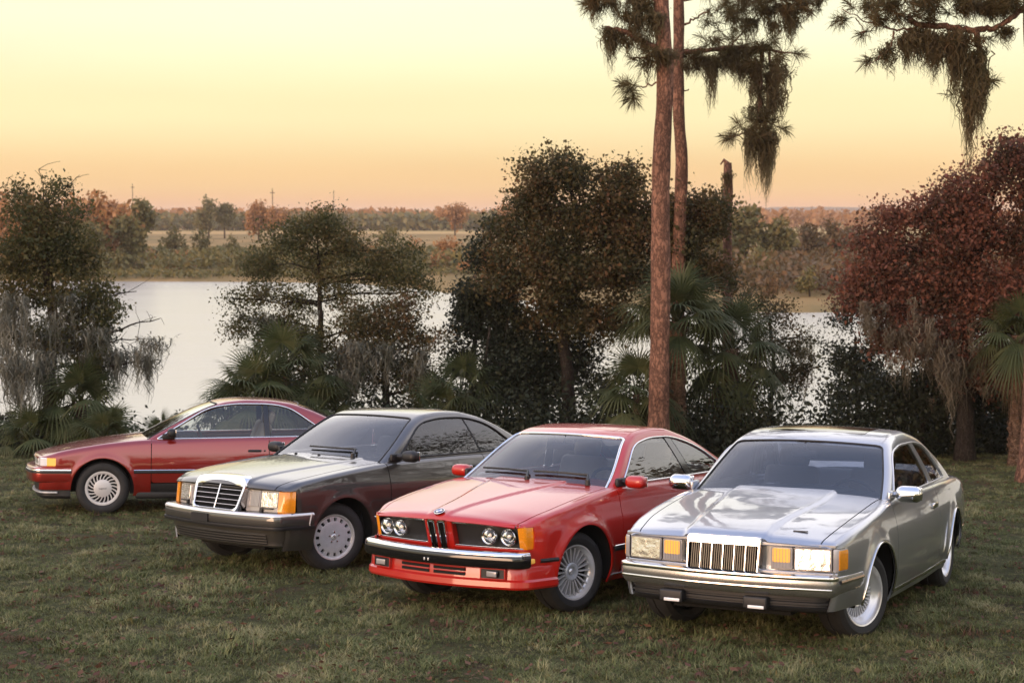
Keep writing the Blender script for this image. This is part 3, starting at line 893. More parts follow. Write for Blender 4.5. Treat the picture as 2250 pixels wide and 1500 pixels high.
# ---------------------------------------------------------------- silver coupe with the upright chrome grille
def silver_coupe():
    dlo = fillet([(-0.72, 0.955), (-1.12, 1.262), (-1.45, 1.305), (-1.98, 1.305), (-2.32, 1.255), (-2.72, 0.965)], [0.03, 0.12, 0.1, 0.2, 0.12, 0.04], 6)
    front = fillet([(-0.76, 0.965), (-1.13, 1.250), (-1.45, 1.291), (-1.80, 1.294), (-2.01, 0.962)], [0.02, 0.1, 0.1, 0.03, 0.02], 5)
    rear = fillet([(-1.93, 1.292), (-2.02, 1.289), (-2.30, 1.243), (-2.66, 0.975), (-2.15, 0.966)], [0.03, 0.1, 0.1, 0.03, 0.02], 5)
    def ridge(x, y):
        fade = smooth01(-0.62, -0.4, x) * smooth01(0.80, 0.62, x)
        yc = 0.30 + 0.10 * smooth01(0.8, -0.5, x)
        return 0.020 * smooth01(yc + 0.012, yc - 0.022, np.abs(y)) * smooth01(-1.2, -0.9, x)
    sp = dict(paint='paint_silver', WB=2.757, nose=0.885, tail=-4.13, kf=0.085, kr=0.08, R=0.385, rt=0.312, flare=0.020, flw=0.05, zb=0.215, fz=0.30,
              W=[(-4.13, 0.60), (-4.06, 0.66), (-3.9, 0.705), (-3.2, 0.795), (-2.4, 0.855), (-1.4, 0.880), (-0.5, 0.875), (0.2, 0.856), (0.6, 0.818), (0.80, 0.790), (0.86, 0.775), (0.885, 0.745)],
              prof=[(0.18, -0.075), (0.24, -0.05), (0.34, -0.018), (0.44, 0.0), (0.60, 0.004), (0.72, -0.003), (0.82, -0.022), (0.92, -0.055), (1.0, -0.09)],
              Zc=[(-4.13, 0.82), (-4.09, 0.89), (-4.0, 0.93), (-3.0, 0.985), (-2.5, 0.96), (-0.75, 0.995), (-0.55, 0.985), (-0.1, 0.925), (0.4, 0.868), (0.75, 0.810), (0.84, 0.786), (0.885, 0.752)],
              Ze=[(-4.13, 0.76), (-4.08, 0.81), (-3.9, 0.855), (-3.0, 0.925), (-2.2, 0.945), (-1.0, 0.945), (-0.5, 0.935), (0.0, 0.888), (0.4, 0.834), (0.75, 0.776), (0.84, 0.757), (0.885, 0.735)],
              rc=0.05, lampcut=(0.742, 0.566, 0.724), crown=2.6, ridge=ridge,
              yin=[(-4.13, 0.60), (-3.2, 0.62), (-3.05, 0.64), (-2.95, 0.735), (-2.0, 0.765), (-0.78, 0.755), (-0.68, 0.735), (-0.5, 0.725), (0.4, 0.70), (0.885, 0.66)],
              belt=[(-3.2, 0.955), (-2.6, 0.945), (-1.0, 0.942), (-0.4, 0.935)],
              Zg=[(-3.25, 0.93), (-3.05, 1.035), (-2.45, 1.305), (-2.25, 1.368), (-1.8, 1.422), (-1.45, 1.416), (-1.15, 1.370), (-1.00, 1.312), (-0.45, 0.972), (-0.35, 0.91)],
              Zg_flat=(1.0, 1.3), roofcrown=0.075, xm=-1.75, rg=0.055, cf=0.24, cr=0.12, inset=0.028, tumble=0.30, tcurve=0.25,
              apil=0.055, cpil=0.07, hdr=-1.05, rhdr=-2.42, door=(-0.50, -2.02, 0.265), cowl=-0.52, cowlk=0.20, deck=-3.08, wbase=-0.47,
              wins=[('door_window', front, 'side_glass'), ('quarter_window', rear, 'side_glass')], dlo=dlo, wstrim=('black_plastic', 0.007), dlo_trim=('bright_alloy', 0.007),
              sunroof=(-1.30, -1.78, 0.40), sunroof_mat='black_gloss', idx=0.02, cowl_mat='paint_silver')
    c = Car('silver_coupe', sp)
    root = c.root; warp = c.warp
    c.interior('interior_grey', 'interior_dark')
    # nose panel behind the lamps
    MB().add(*box(0.60, 0.790, -0.74, 0.74, 0.50, 0.757, 12)).build('nose_panel', 'paint_silver', root, False, 0, warp)
    MB().add(*box(0.76, 0.880, -0.765, 0.765, 0.725, 0.752, 12)).build('lamp_brow', 'paint_silver', root, True, 30, warp, 0.006)
    MB().add(*box(0.76, 0.880, -0.775, 0.775, 0.515, 0.560, 12)).build('lamp_sill_panel', 'paint_silver', root, True, 30, warp, 0.006)
    # grille: chrome shell, dark core, upright bars
    gx = 0.945
    tilt = lambda V: (lambda A: np.stack([A[:, 0] - (A[:, 2] - 0.53) * 0.17, A[:, 1], A[:, 2] - 0.014], 1))(np.array(V, float))
    outer = fillet([(-0.262, 0.512), (0.262, 0.512), (0.271, 0.792), (-0.271, 0.792)], [0.01, 0.01, 0.03, 0.03], 4)
    inner = fillet([(-0.248, 0.518), (0.248, 0.518), (0.253, 0.735), (-0.253, 0.735)], [0.008, 0.008, 0.012, 0.012], 4)
    n = len(outer)
    V = []; F = []
    for x, pl in ((gx - 0.14, outer), (gx - 0.012, outer), (gx, [(y * 0.975, 0.675 + (z - 0.675) * 0.97) for y, z in outer]), (gx, inner), (gx - 0.05, inner)):
        V += [(x, y, z) for y, z in pl]
    for k in range(4):
        for i in range(n):
            F.append((k * n + i, k * n + (i + 1) % n, (k + 1) * n + (i + 1) % n, (k + 1) * n + i))
    g = MB().add(V, F).build('grille', 'chrome', root, True, 30, tilt)
    MB().add(*box(gx - 0.09, gx - 0.055, -0.262, 0.262, 0.515, 0.745)).build('grille_core', 'dark_void', g, False, 0, tilt)
    for k in range(33):
        y = -0.244 + 0.488 * k / 32
        if k % 32 == 0: continue
        MB().add(*box(gx - 0.04, gx - 0.012, y - 0.0030, y + 0.0030, 0.520, 0.735)).build('grille_bar', 'black_chrome', g, False, 0, tilt)
    for k in range(1, 6):
        y = -0.244 + 0.488 * k / 6
        MB().add(*box(gx - 0.03, gx - 0.003, y - 0.0038, y + 0.0038, 0.498, 0.737)).build('grille_divider', 'chrome', g, True, 30, tilt, 0.002)
    e = MB().add(*plate([(-0.009, 0.746), (0.009, 0.746), (0.009, 0.782), (-0.009, 0.782)], gx - 0.02, gx + 0.004)).add(*box(gx - 0.01, gx + 0.007, -0.0022, 0.0022, 0.748, 0.780)).add(*box(gx - 0.01, gx + 0.007, -0.008, 0.008, 0.762, 0.766))
    e.build('emblem', 'bright_alloy', g, False, 0, tilt)
    # hood flanks of the grille shell: raised centre strip
    for k, s in enumerate((1, -1)):
        # lamps
        for nm, y0, y1, mt in (('turn_signal', 0.325, 0.472, 'amber_lit'), ('headlight', 0.484, 0.735, 'reflector')):
            r0, r1 = min(s * y0, s * y1), max(s * y0, s * y1)
            h = MB().add(*plate([tuple(p) for p in rect(r0, r1, 0.566, 0.722, 0.010)], 0.79, 0.872)).build(nm, 'grey_lens', root, True, 30, warp, 0.003)
            MB().add(*plate(rect(r0 + 0.010, r1 - 0.010, 0.576, 0.712, 0.008), 0.86, 0.877)).build('lens', mt if nm == 'headlight' else 'grey_lens', h, True, 30, lambda V: warp((lambda A: np.stack([A[:, 0] - (A[:, 2] - 0.576) * 0.09 + 0.008, A[:, 1], A[:, 2]], 1))(np.array(V, float))) if nm == 'headlight' else warp(V))
            if nm != 'headlight':
                m = MB().add(*plate(rect(r0 + 0.012, r1 - 0.012, 0.615, 0.712, 0.012), 0.870, 0.8795)); m.build('amber_bulb', 'amber_lit', h, True, 30, warp, 0.004)
            # ribs moulded in the lens
            if nm != 'headlight':
                rb = MB()
                for q in range(1, 7):
                    y = r0 + (r1 - r0) * q / 7
                    rb.add(*box(0.875, 0.8805, y - 0.0012, y + 0.0012, 0.578, 0.710))
                rb.build('lens_rib', 'grey_lens', h, False, 0, warp)
        pth = densify(fillet([(0.873, s * 0.745), (0.873, s * 0.778), (0.74, s * 0.805)], [0, 0.05, 0], 8, False), 0.015)
        if s > 0: pth = pth[::-1]
        pth = [tuple(p) for p in pth]
        if s > 0: pth = pth[::-1]
        sgn = 1 if s > 0 else -1
        pr = [(-0.03, 0.570), (0.0, 0.568), (0.004, 0.58), (0.004, 0.71), (0.0, 0.722), (-0.03, 0.72)]
        cl = MB().add(*sweep(pth, [(sgn * o, z) for o, z in pr])).build('corner_lamp', 'grey_lens', root, True, 30, warp)
        p2 = pth[len(pth) * 40 // 100:]
        MB().add(*sweep(p2, [(sgn * (o + 0.004), z + (0.01 if z < 0.65 else -0.01)) for o, z in pr])).build('amber_lens', 'amber_lens', cl, True, 30, warp)
    # bumper
    path = ubump(0.985, 0.10, 0.785, 0.40, 0.05, 0.062)
    face = [(-0.09, 0.545), (-0.02, 0.545), (0.0, 0.532), (0.006, 0.50), (0.006, 0.472), (0.0, 0.445), (-0.006, 0.425), (-0.03, 0.400), (-0.08, 0.395)]
    b = MB().add(*sweep(path, face)).build('front_bumper', 'bumper_metal', root, True, 40)
    pf = [p for p in path if p[0] > 0.80]
    MB().add(*sweep(pf, [(-0.05, 0.549), (-0.012, 0.551), (0.008, 0.541), (0.013, 0.524), (0.008, 0.514), (-0.004, 0.512)])).build('bumper_chrome', 'chrome', b, True, 45)
    pf2 = [p for p in path if abs(p[1]) < 0.76]
    MB().add(*sweep(pf2, [(-0.004, 0.462), (0.010, 0.460), (0.012, 0.454), (0.010, 0.448), (-0.004, 0.446)])).build('bumper_strip', 'chrome', b, True, 45)
    for s in (1, -1):
        MB().add(*ribbon(lambda x, z: np.interp(x, [0.4, 0.87], [0.850, 0.790]) + 0.0 * z, [(0.40, 0.500), (0.80, 0.500)], 0.026, 0.004, s)).build('bumper_side_strip', 'chrome', b, True, 30)
    p3 = ubump(0.93, 0.10, 0.74, 0.42, 0.12)
    v = MB()
    v.add(*sweep([p for p in p3 if p[0] > 0.66], [(-0.04, 0.405), (0.0, 0.397), (0.0, 0.375), (-0.012, 0.370), (-0.012, 0.360), (0.0, 0.355), (0.0, 0.340), (-0.012, 0.335), (-0.012, 0.325), (0.0, 0.320), (-0.01, 0.300), (-0.03, 0.285), (-0.07, 0.285)]))
    v.build('front_valance', 'black_plastic', root, True, 40)
    for y in (-0.36, 0.25):
        f = MB().add(*rbox((0.925, y, 0.342), (0.10, 0.17, 0.085), 0.012)).build('fog_lamp', 'black_plastic', root)
        MB().add(*rbox((0.975, y + 0.01, 0.316), (0.012, 0.115, 0.022), 0.004)).build('fog_lamp_lens', 'lamp_lens', f)
    arch_trim(c, 'chrome', 0.009, 0.003)
    for s in (1, -1):
        MB().add(*ribbon(c.ys, [(-2.757 + 0.40, 0.272), (-0.40, 0.272)], 0.032, 0.004, s)).build('rocker_strip', 'chrome', root, True, 30)
        MB().add(*ribbon(c.ys, [(-4.0, 0.455), (-2.757 - 0.41, 0.455)], 0.02, 0.003, s)).build('side_strip', 'chrome', root, True, 30)
    # hood shut-line details
    MB().add(*box(0.69, 0.705, 0.43, 0.53, 0.812, 0.818)).build('hood_slot', 'black_plastic', root, False, 0, lambda V: c.warp(V))
    c.mirror(-0.66, 0.985, 'chrome', 0.915, (0.13, 0.20, 0.125), 'paint_silver')
    c.handle(-1.80, 0.80, 'chrome', 0.16, 0.045)
    MB().add(*rbox((-1.28, 0.02, 1.295), (0.10, 0.34, 0.02), 0.008, 2, Matrix.Rotation(rad(-14), 3, 'Y'))).build('sun_visor', 'interior_tan', root)
    # wheels: deep polished lip, fine turbine fins, dished centre with nuts
    rr = 0.226
    prof = [(rr - 0.02, -0.09), (rr - 0.012, 0.04), (rr - 0.004, 0.088), (rr + 0.004, 0.098), (rr + 0.001, 0.104), (rr - 0.010, 0.100), (rr - 0.016, 0.084), (rr - 0.03, 0.062), (rr - 0.05, 0.050), (rr - 0.058, 0.040), (rr - 0.065, 0.020)]
    def extra(o):
        fins(34, 0.085, rr - 0.058, 0.040, 0.040, 0.007, 0.0, 0.0, 0.03, 0.014).build('turbine_fins', 'satin_alloy', o, False)
        MB().add(*lathe([(0.0, 0.045), (0.05, 0.044), (0.075, 0.04), (0.088, 0.044), (0.095, 0.038), (0.095, 0.01)], 32)).build('wheel_centre', 'bright_alloy', o, True, 30)
        MB().add(*lathe([(0, 0.066), (0.022, 0.064), (0.03, 0.056), (0.031, 0.04)], 20)).build('centre_cap', 'bright_alloy', o, True, 30)
        for k in range(5):
            a = 2 * math.pi * k / 5; m = MB()
            m.add([(x + 0.056 * math.cos(a), y, z + 0.056 * math.sin(a)) for x, y, z in lathe([(0, 0.066), (0.009, 0.064), (0.011, 0.04)], 6)[0]], lathe([(0, 0.066), (0.009, 0.064), (0.011, 0.04)], 6)[1])
            m.build('wheel_nut', 'chrome', o, True, 30)
        MB().add(*lathe([(0.09, 0.008), (rr - 0.03, 0.008)], 32)).build('fin_backing', 'black_plastic', o)
    c.wheels(wheel_maker(0.322, rr, 0.22, prof, 'bright_alloy', extra), 0.665, rad(-20))
    place_car(c, 1.8686, 11.2672, -2.04924)
    tag(root, 'silver grey coupe with upright chrome grille bars and rectangular headlights parked beside the scarlet coupe', 'car', 'coupes parked in a row on the lawn')
    return c
silver = silver_coupe()

# ---------------------------------------------------------------- scarlet coupe with twin upright kidney grilles
def emblem_disc(parent, c, r, normal, quarter=True):
    """round badge: black ring, chrome edge, blue and white quarters"""
    n = Vector(normal).normalized(); q = n.to_track_quat('Z', 'Y')
    e = MB().add(*lathe([(0, 0.004), (r * 0.94, 0.004), (r, 0.0), (r, -0.006)], 28, 'z')).build('emblem', 'black_gloss', parent)
    e.location = c; e.rotation_mode = 'QUATERNION'; e.rotation_quaternion = q
    MB().add(*tube([(r * math.cos(t), r * math.sin(t), 0.002) for t in np.linspace(0, 2 * math.pi, 28, endpoint=False)], 0.003, 5, True)).build('emblem_edge', 'chrome', e)
    for k in range(4):
        a0 = k * math.pi / 2
        V = [(0, 0, 0.006)] + [(r * 0.62 * math.cos(a0 + t), r * 0.62 * math.sin(a0 + t), 0.006) for t in np.linspace(0, math.pi / 2, 7)]
        MB().add(V, [(0, i, i + 1) for i in range(1, 7)]).build('emblem_quarter', 'emblem_blue' if k % 2 else 'emblem_white', e, False)
    return e
def round_lamp(root, warp, y, z, x, r):
    """sealed-beam style lamp: chrome ring, bowl, domed lens"""
    xw = float(warp(np.array([[x, y, z]]))[0, 0])
    o = MB().add(*lathe([(r - 0.012, -0.045), (r - 0.004, 0.008), (r, 0.012), (r + 0.005, 0.006), (r + 0.006, -0.03)], 28, 'x')).build('headlight', 'chrome', root, True, 40)
    o.location = (xw, y, z)
    MB().add(*lathe([(0.0, -0.04), (r * 0.4, -0.036), (r * 0.75, -0.02), (r - 0.006, 0.004)], 28, 'x')).build('reflector', 'reflector', o)
    MB().add(*lathe([(0.0, 0.022), (r * 0.45, 0.019), (r * 0.8, 0.011), (r - 0.004, 0.004)], 28, 'x')).build('lens', 'lens_glass', o)
    MB().add(*lathe([(0.0, 0.004), (0.014, 0.002), (0.018, -0.01), (0.0, -0.04)], 14, 'x')).build('bulb_cap', 'bright_alloy', o)
    return o
def scarlet_coupe():
    dlo = fillet([(-0.70, 0.948), (-1.10, 1.245), (-1.40, 1.292), (-1.80, 1.290), (-2.18, 1.195), (-2.50, 1.03), (-2.40, 0.957)], [0.03, 0.12, 0.12, 0.15, 0.2, 0.07, 0.05], 6)
    front = fillet([(-0.73, 0.956), (-1.11, 1.236), (-1.40, 1.281), (-1.66, 1.284), (-1.80, 0.956)], [0.02, 0.1, 0.1, 0.03, 0.02], 5)
    pil = fillet([(-1.675, 1.284), (-1.78, 1.280), (-1.93, 0.957), (-1.815, 0.956)], 0.008, 2)
    rear = fillet([(-1.795, 1.279), (-2.17, 1.186), (-2.485, 1.03), (-2.39, 0.965), (-1.945, 0.957)], [0.03, 0.2, 0.06, 0.05, 0.02], 5)
    def ridge(x, y):
        yc = 0.10 + 0.26 * smooth01(0.75, -0.7, x)
        f = smooth01(0.81, 0.70, x) * smooth01(-0.7, -0.55, x)
        return 0.013 * smooth01(yc + 0.012, yc - 0.02, np.abs(y)) * (0.35 + 0.65 * f) * smooth01(-0.75, -0.6, x)
    sp = dict(paint='paint_scarlet', WB=2.626, nose=0.815, tail=-3.87, kf=0.150, kr=0.10, R=0.375, rt=0.315, flare=0.026, flw=0.05, zb=0.20, fz=0.27,
              W=[(-3.87, 0.70), (-3.80, 0.75), (-3.6, 0.78), (-2.6, 0.835), (-1.4, 0.852), (-0.4, 0.848), (0.2, 0.832), (0.45, 0.805), (0.72, 0.745), (0.79, 0.722), (0.815, 0.695)],
              prof=[(0.16, -0.07), (0.24, -0.04), (0.34, -0.012), (0.50, 0.0), (0.64, 0.004), (0.70, 0.0), (0.74, -0.012), (0.84, -0.032), (0.92, -0.06), (1.0, -0.09)],
              Zc=[(-3.87, 0.82), (-3.84, 0.88), (-3.75, 0.905), (-2.8, 0.955), (-2.4, 0.93), (-0.8, 0.975), (-0.6, 0.965), (-0.1, 0.912), (0.3, 0.856), (0.65, 0.803), (0.77, 0.778), (0.80, 0.762), (0.815, 0.735)],
              Ze=[(-3.87, 0.80), (-3.83, 0.84), (-3.6, 0.87), (-2.6, 0.905), (-1.8, 0.930), (-1.0, 0.935), (-0.5, 0.925), (0.0, 0.865), (0.4, 0.800), (0.7, 0.745), (0.79, 0.728), (0.815, 0.712)],
              rc=0.036, lampcut=(0.688, 0.548, 0.716), crown=2.4, ridge=ridge,
              yin=[(-3.87, 0.58), (-2.85, 0.62), (-2.72, 0.66), (-2.6, 0.70), (-1.8, 0.735), (-0.78, 0.735), (-0.66, 0.73), (-0.5, 0.725), (0.3, 0.715), (0.815, 0.66)],
              belt=[(-3.0, 0.925), (-2.2, 0.935), (-1.0, 0.935), (-0.4, 0.93)],
              Zg=[(-2.95, 0.92), (-2.80, 0.985), (-2.25, 1.255), (-2.05, 1.318), (-1.75, 1.374), (-1.5, 1.380), (-1.2, 1.357), (-1.0, 1.302), (-0.45, 0.955), (-0.36, 0.90)],
              Zg_flat=(1.0, 1.3), roofcrown=0.055, xm=-1.7, rg=0.042, cf=0.22, cr=0.14, inset=0.030, tumble=0.36, tcurve=0.30,
              apil=0.050, cpil=0.08, hdr=-1.03, rhdr=-2.22, door=(-0.55, -1.88, 0.27), cowl=-0.50, cowlk=0.22, deck=-2.83, wbase=-0.50,
              wins=[('door_window', front, 'side_glass'), ('door_pillar', pil, 'black_gloss'), ('quarter_window', rear, 'side_glass')], dlo=dlo, wstrim=('chrome', 0.012), dlo_trim=('chrome', 0.009),
              sunroof=(-1.22, -1.62, 0.36), sunroof_mat='paint_scarlet', cowl_mat='paint_scarlet')
    c = Car('scarlet_coupe', sp); root = c.root; warp = c.warp
    c.interior('interior_tan', 'interior_dark')
    lean = lambda V: warp((lambda A: np.stack([A[:, 0] - (0.735 - A[:, 2]) * 0.30, A[:, 1], A[:, 2]], 1))(np.array(V, float)))
    # recessed black lamp band with bright edges
    MB().add(*box(0.60, 0.745, -0.68, 0.68, 0.40, 0.728, 14)).build('lamp_band', 'black_plastic', root, False, 0, lean)
    for z0, z1, nm in ((0.715, 0.728, 'band_top_trim'), (0.545, 0.556, 'band_bottom_trim')):
        for s in (1, -1):
            a, b = sorted((s * 0.135, s * 0.69))
            MB().add(*box(0.74, 0.802, a, b, z0, z1, 8)).build(nm, 'chrome', root, True, 30, lean, 0.003)
    MB().add(*box(0.70, 0.803, -0.715, 0.715, 0.500, 0.548, 14)).build('nose_sill_panel', 'paint_scarlet', root, True, 30, lean, 0.006)
    MB().add(*box(0.70, 0.805, -0.69, 0.69, 0.7285, 0.738, 14)).build('nose_lip', 'paint_scarlet', root, True, 30, lean, 0.004)
    # centre panel and kidneys
    MB().add(*plate(rect(-0.128, 0.128, 0.49, 0.735, 0.01), 0.70, 0.806)).build('nose_centre_panel', 'paint_scarlet', root, True, 30, lean, 0.008)
    for s in (1, -1):
        o = fillet([(s * 0.014, 0.505), (s * 0.074, 0.505), (s * 0.086, 0.735), (s * 0.012, 0.735)], 0.022, 5)
        i = fillet([(s * 0.026, 0.521), (s * 0.063, 0.521), (s * 0.073, 0.720), (s * 0.025, 0.720)], 0.016, 5)
        n = len(o); V = []; F = []
        for x, pl in ((0.78, o), (0.826, o), (0.829, [(0.5 * (a[0] + b[0]), 0.5 * (a[1] + b[1])) for a, b in zip(o, i)]), (0.826, i), (0.800, i)):
            V += [(x, y, z) for y, z in pl]
        for k in range(4):
            for j in range(n): F.append((k * n + j, k * n + (j + 1) % n, (k + 1) * n + (j + 1) % n, (k + 1) * n + j))
        k_ = MB().add(V, F).build('kidney_grille', 'chrome', root, True, 40, lean)
        MB().add(*plate(i, 0.79, 0.8075)).build('grille_core', 'dark_void', k_, False, 0, lean)
        for q in range(5):
            y = s * (0.029 + 0.0095 * q)
            MB().add(*box(0.806, 0.819, y - 0.0018, y + 0.0018, 0.516, 0.724)).build('grille_bar', 'black_chrome', k_, False, 0, lean)
        for y, r in ((0.425, 0.060), (0.580, 0.062)):
            yy = s * y
            round_lamp(root, lean, yy, 0.636, 0.782, r)
        # corner turn signals
        pth = densify(fillet([(0.795, s * 0.668), (0.795, s * 0.712), (0.69, s * 0.738)], [0, 0.03, 0], 8, False), 0.012)
        sgn = 1 if s > 0 else -1
        t = MB().add(*sweep(pth, [(sgn * a, b) for a, b in [(-0.03, 0.548), (0.0, 0.548), (0.006, 0.56), (0.006, 0.712), (0.0, 0.724), (-0.03, 0.724)]])).build('turn_signal', 'amber_lens', root, True, 30, lean)
        MB().add(*box(0.74, 0.800, min(s * 0.660, s * 0.668), max(s * 0.660, s * 0.668), 0.55, 0.725)).build('lens_divider', 'black_plastic', t, False, 0, lean)
    emblem_disc(root, (0.776, 0, 0.797), 0.041, (0.42, 0, 1))
    # bumper: chrome blade over black rubber
    path = ubump(0.915, 0.150, 0.755, 0.48, 0.06, 0.04)
    front = [p for p in path if p[0] > 0.63]
    b = MB().add(*sweep(front, [(-0.032, 0.538), (-0.02, 0.540), (0.0, 0.533), (0.008, 0.522), (0.010, 0.512), (-0.02, 0.510), (-0.032, 0.510)])).build('front_bumper', 'chrome', root, True, 45)
    MB().add(*sweep(front, [(-0.10, 0.532), (-0.034, 0.534), (-0.033, 0.5095), (0.010, 0.5095), (0.016, 0.497), (0.014, 0.435), (0.0, 0.418), (-0.10, 0.415)])).build('bumper_rubber', 'black_gloss', b, True, 40)
    for y in (-0.045, 0.045):
        MB().add(*rbox((0.932, y * 0.4, 0.452), (0.01, 0.012, 0.022), 0.003)).build('tow_plug', 'bright_alloy', b)
    side = [p for p in path if p[0] <= 0.66]
    for s in (1, -1):
        MB().add(*ribbon(c.ys, [(0.38, 0.462), (0.60, 0.462)], 0.030, 0.006, s, 0.012)).build('bumper_side_rubber', 'black_plastic', b, True, 30, warp)
        mk = MB().add(*rbox((0.60, s * (float(c.ys(0.60, 0.46)) - 0.032), 0.462), (0.10, 0.03, 0.04), 0.01)).build('side_marker', 'amber_lit', root)
    # front spoiler with slots and fog lamps
    sp_path = ubump(0.865, 0.150, 0.752, 0.385, 0.10, 0.065)
    v = MB().add(*sweep(sp_path, [(-0.06, 0.425), (-0.005, 0.425), (0.0, 0.415), (0.004, 0.345), (0.006, 0.330), (0.022, 0.315), (0.026, 0.275), (0.016, 0.258), (-0.05, 0.253)])).build('front_spoiler', 'paint_scarlet', root, True, 35)
    sw = lambda V: (lambda A: np.stack([A[:, 0] - 0.150 * (np.abs(A[:, 1]) / 0.8) ** 2.0 * 0.95, A[:, 1], A[:, 2]], 1))(np.array(V, float))
    for s in (1, -1):
        for z in (0.388, 0.354):
            y0, y1 = sorted((s * 0.022, s * 0.300))
            sl = MB().add(*plate(rect(y0, y1, z - 0.011, z + 0.011, 0.005), 0.80, 0.8705)).build('intake_slot', 'dark_void', v, False, 0, sw)
            MB().add(*box(0.80, 0.874, y0, y1, z + 0.0115, z + 0.017, 6)).build('intake_slat', 'paint_scarlet', v, True, 30, sw, 0.002)
        y0, y1 = sorted((s * 0.44, s * 0.62))
        rc = MB().add(*plate(rect(y0, y1, 0.338, 0.406, 0.010), 0.78, 0.874)).build('fog_lamp_recess', 'black_plastic', v, False, 0, sw)
        fr = MB()
        for a0, a1, b0, b1 in ((y0, y1, 0.406, 0.413), (y0, y1, 0.331, 0.338), (y0 - 0.008, y0, 0.331, 0.413), (y1, y1 + 0.008, 0.331, 0.413)):
            fr.add(*box(0.80, 0.879, a0, a1, b0, b1))
        fr.build('recess_rim', 'paint_scarlet', rc, True, 30, sw, 0.002)
        fl = MB().add(*rbox(tuple(sw([(0.872, s * 0.53, 0.372)])[0]), (0.03, 0.105, 0.052), 0.012)).build('fog_lamp', 'black_gloss', root)
        MB().add(*rbox(tuple(sw([(0.888, s * 0.53, 0.372)])[0]), (0.012, 0.09, 0.042), 0.01)).build('fog_lamp_lens', 'grey_lens', fl)
    for s in (1, -1):
        MB().add(*ribbon(c.ys, [(-2.626 + 0.385, 0.462), (-0.385, 0.462)], 0.042, 0.006, s, 0.012)).build('rub_strip', 'black_plastic', root, True, 30)
        MB().add(*ribbon(c.ys, [(-2.626 + 0.385, 0.486), (-0.385, 0.486)], 0.007, 0.012, s)).build('rub_strip_bead', 'chrome', root, True, 30)
        MB().add(*ribbon(c.ys, [(-2.626 + 0.385, 0.252), (-0.385, 0.252)], 0.012, 0.004, s)).build('sill_bead', 'bright_alloy', root, True, 30)
    c.mirror(-0.70, 0.975, 'paint_scarlet', 0.880, (0.13, 0.17, 0.105), 'black_plastic')
    c.handle(-1.70, 0.80, 'black_plastic', 0.15, 0.028)
    c.wipers((0.50, -0.06), 0.50, 0.08)
    rr = 0.212
    prof = [(rr - 0.02, -0.09), (rr - 0.012, 0.03), (rr - 0.002, 0.080), (rr + 0.006, 0.090), (rr + 0.003, 0.096), (rr - 0.008, 0.094), (rr - 0.014, 0.080), (rr - 0.022, 0.060), (rr - 0.030, 0.050), (rr - 0.034, 0.02)]
    def extra(o):
        fins(22, 0.066, rr - 0.026, 0.052, 0.062, 0.009, 0.0, 0.0, 0.03, 0.017).build('spokes', 'bright_alloy', o, False)
        MB().add(*lathe([(0.0, 0.03), (0.038, 0.032), (0.042, 0.056), (0.062, 0.060), (0.072, 0.05), (0.074, 0.02)], 32)).build('wheel_centre', 'satin_alloy', o, True, 30)
        MB().add(*lathe([(0, 0.056), (0.016, 0.054), (0.026, 0.046), (0.027, 0.03)], 20)).build('centre_cap', 'bright_alloy', o, True, 30)
        MB().add(*lathe([(0.07, 0.012), (rr - 0.02, 0.012)], 32)).build('spoke_backing', 'dark_void', o)
    c.wheels(wheel_maker(0.315, rr, 0.22, prof, 'bright_alloy', extra), 0.672, rad(-12))
    place_car(c, -0.12590, 12.24369, -2.17570)
    tag(root, 'scarlet red coupe with four round headlights and twin upright grilles between grey and silver coupes', 'car', 'coupes parked in a row on the lawn')
    return c
scarlet = scarlet_coupe()

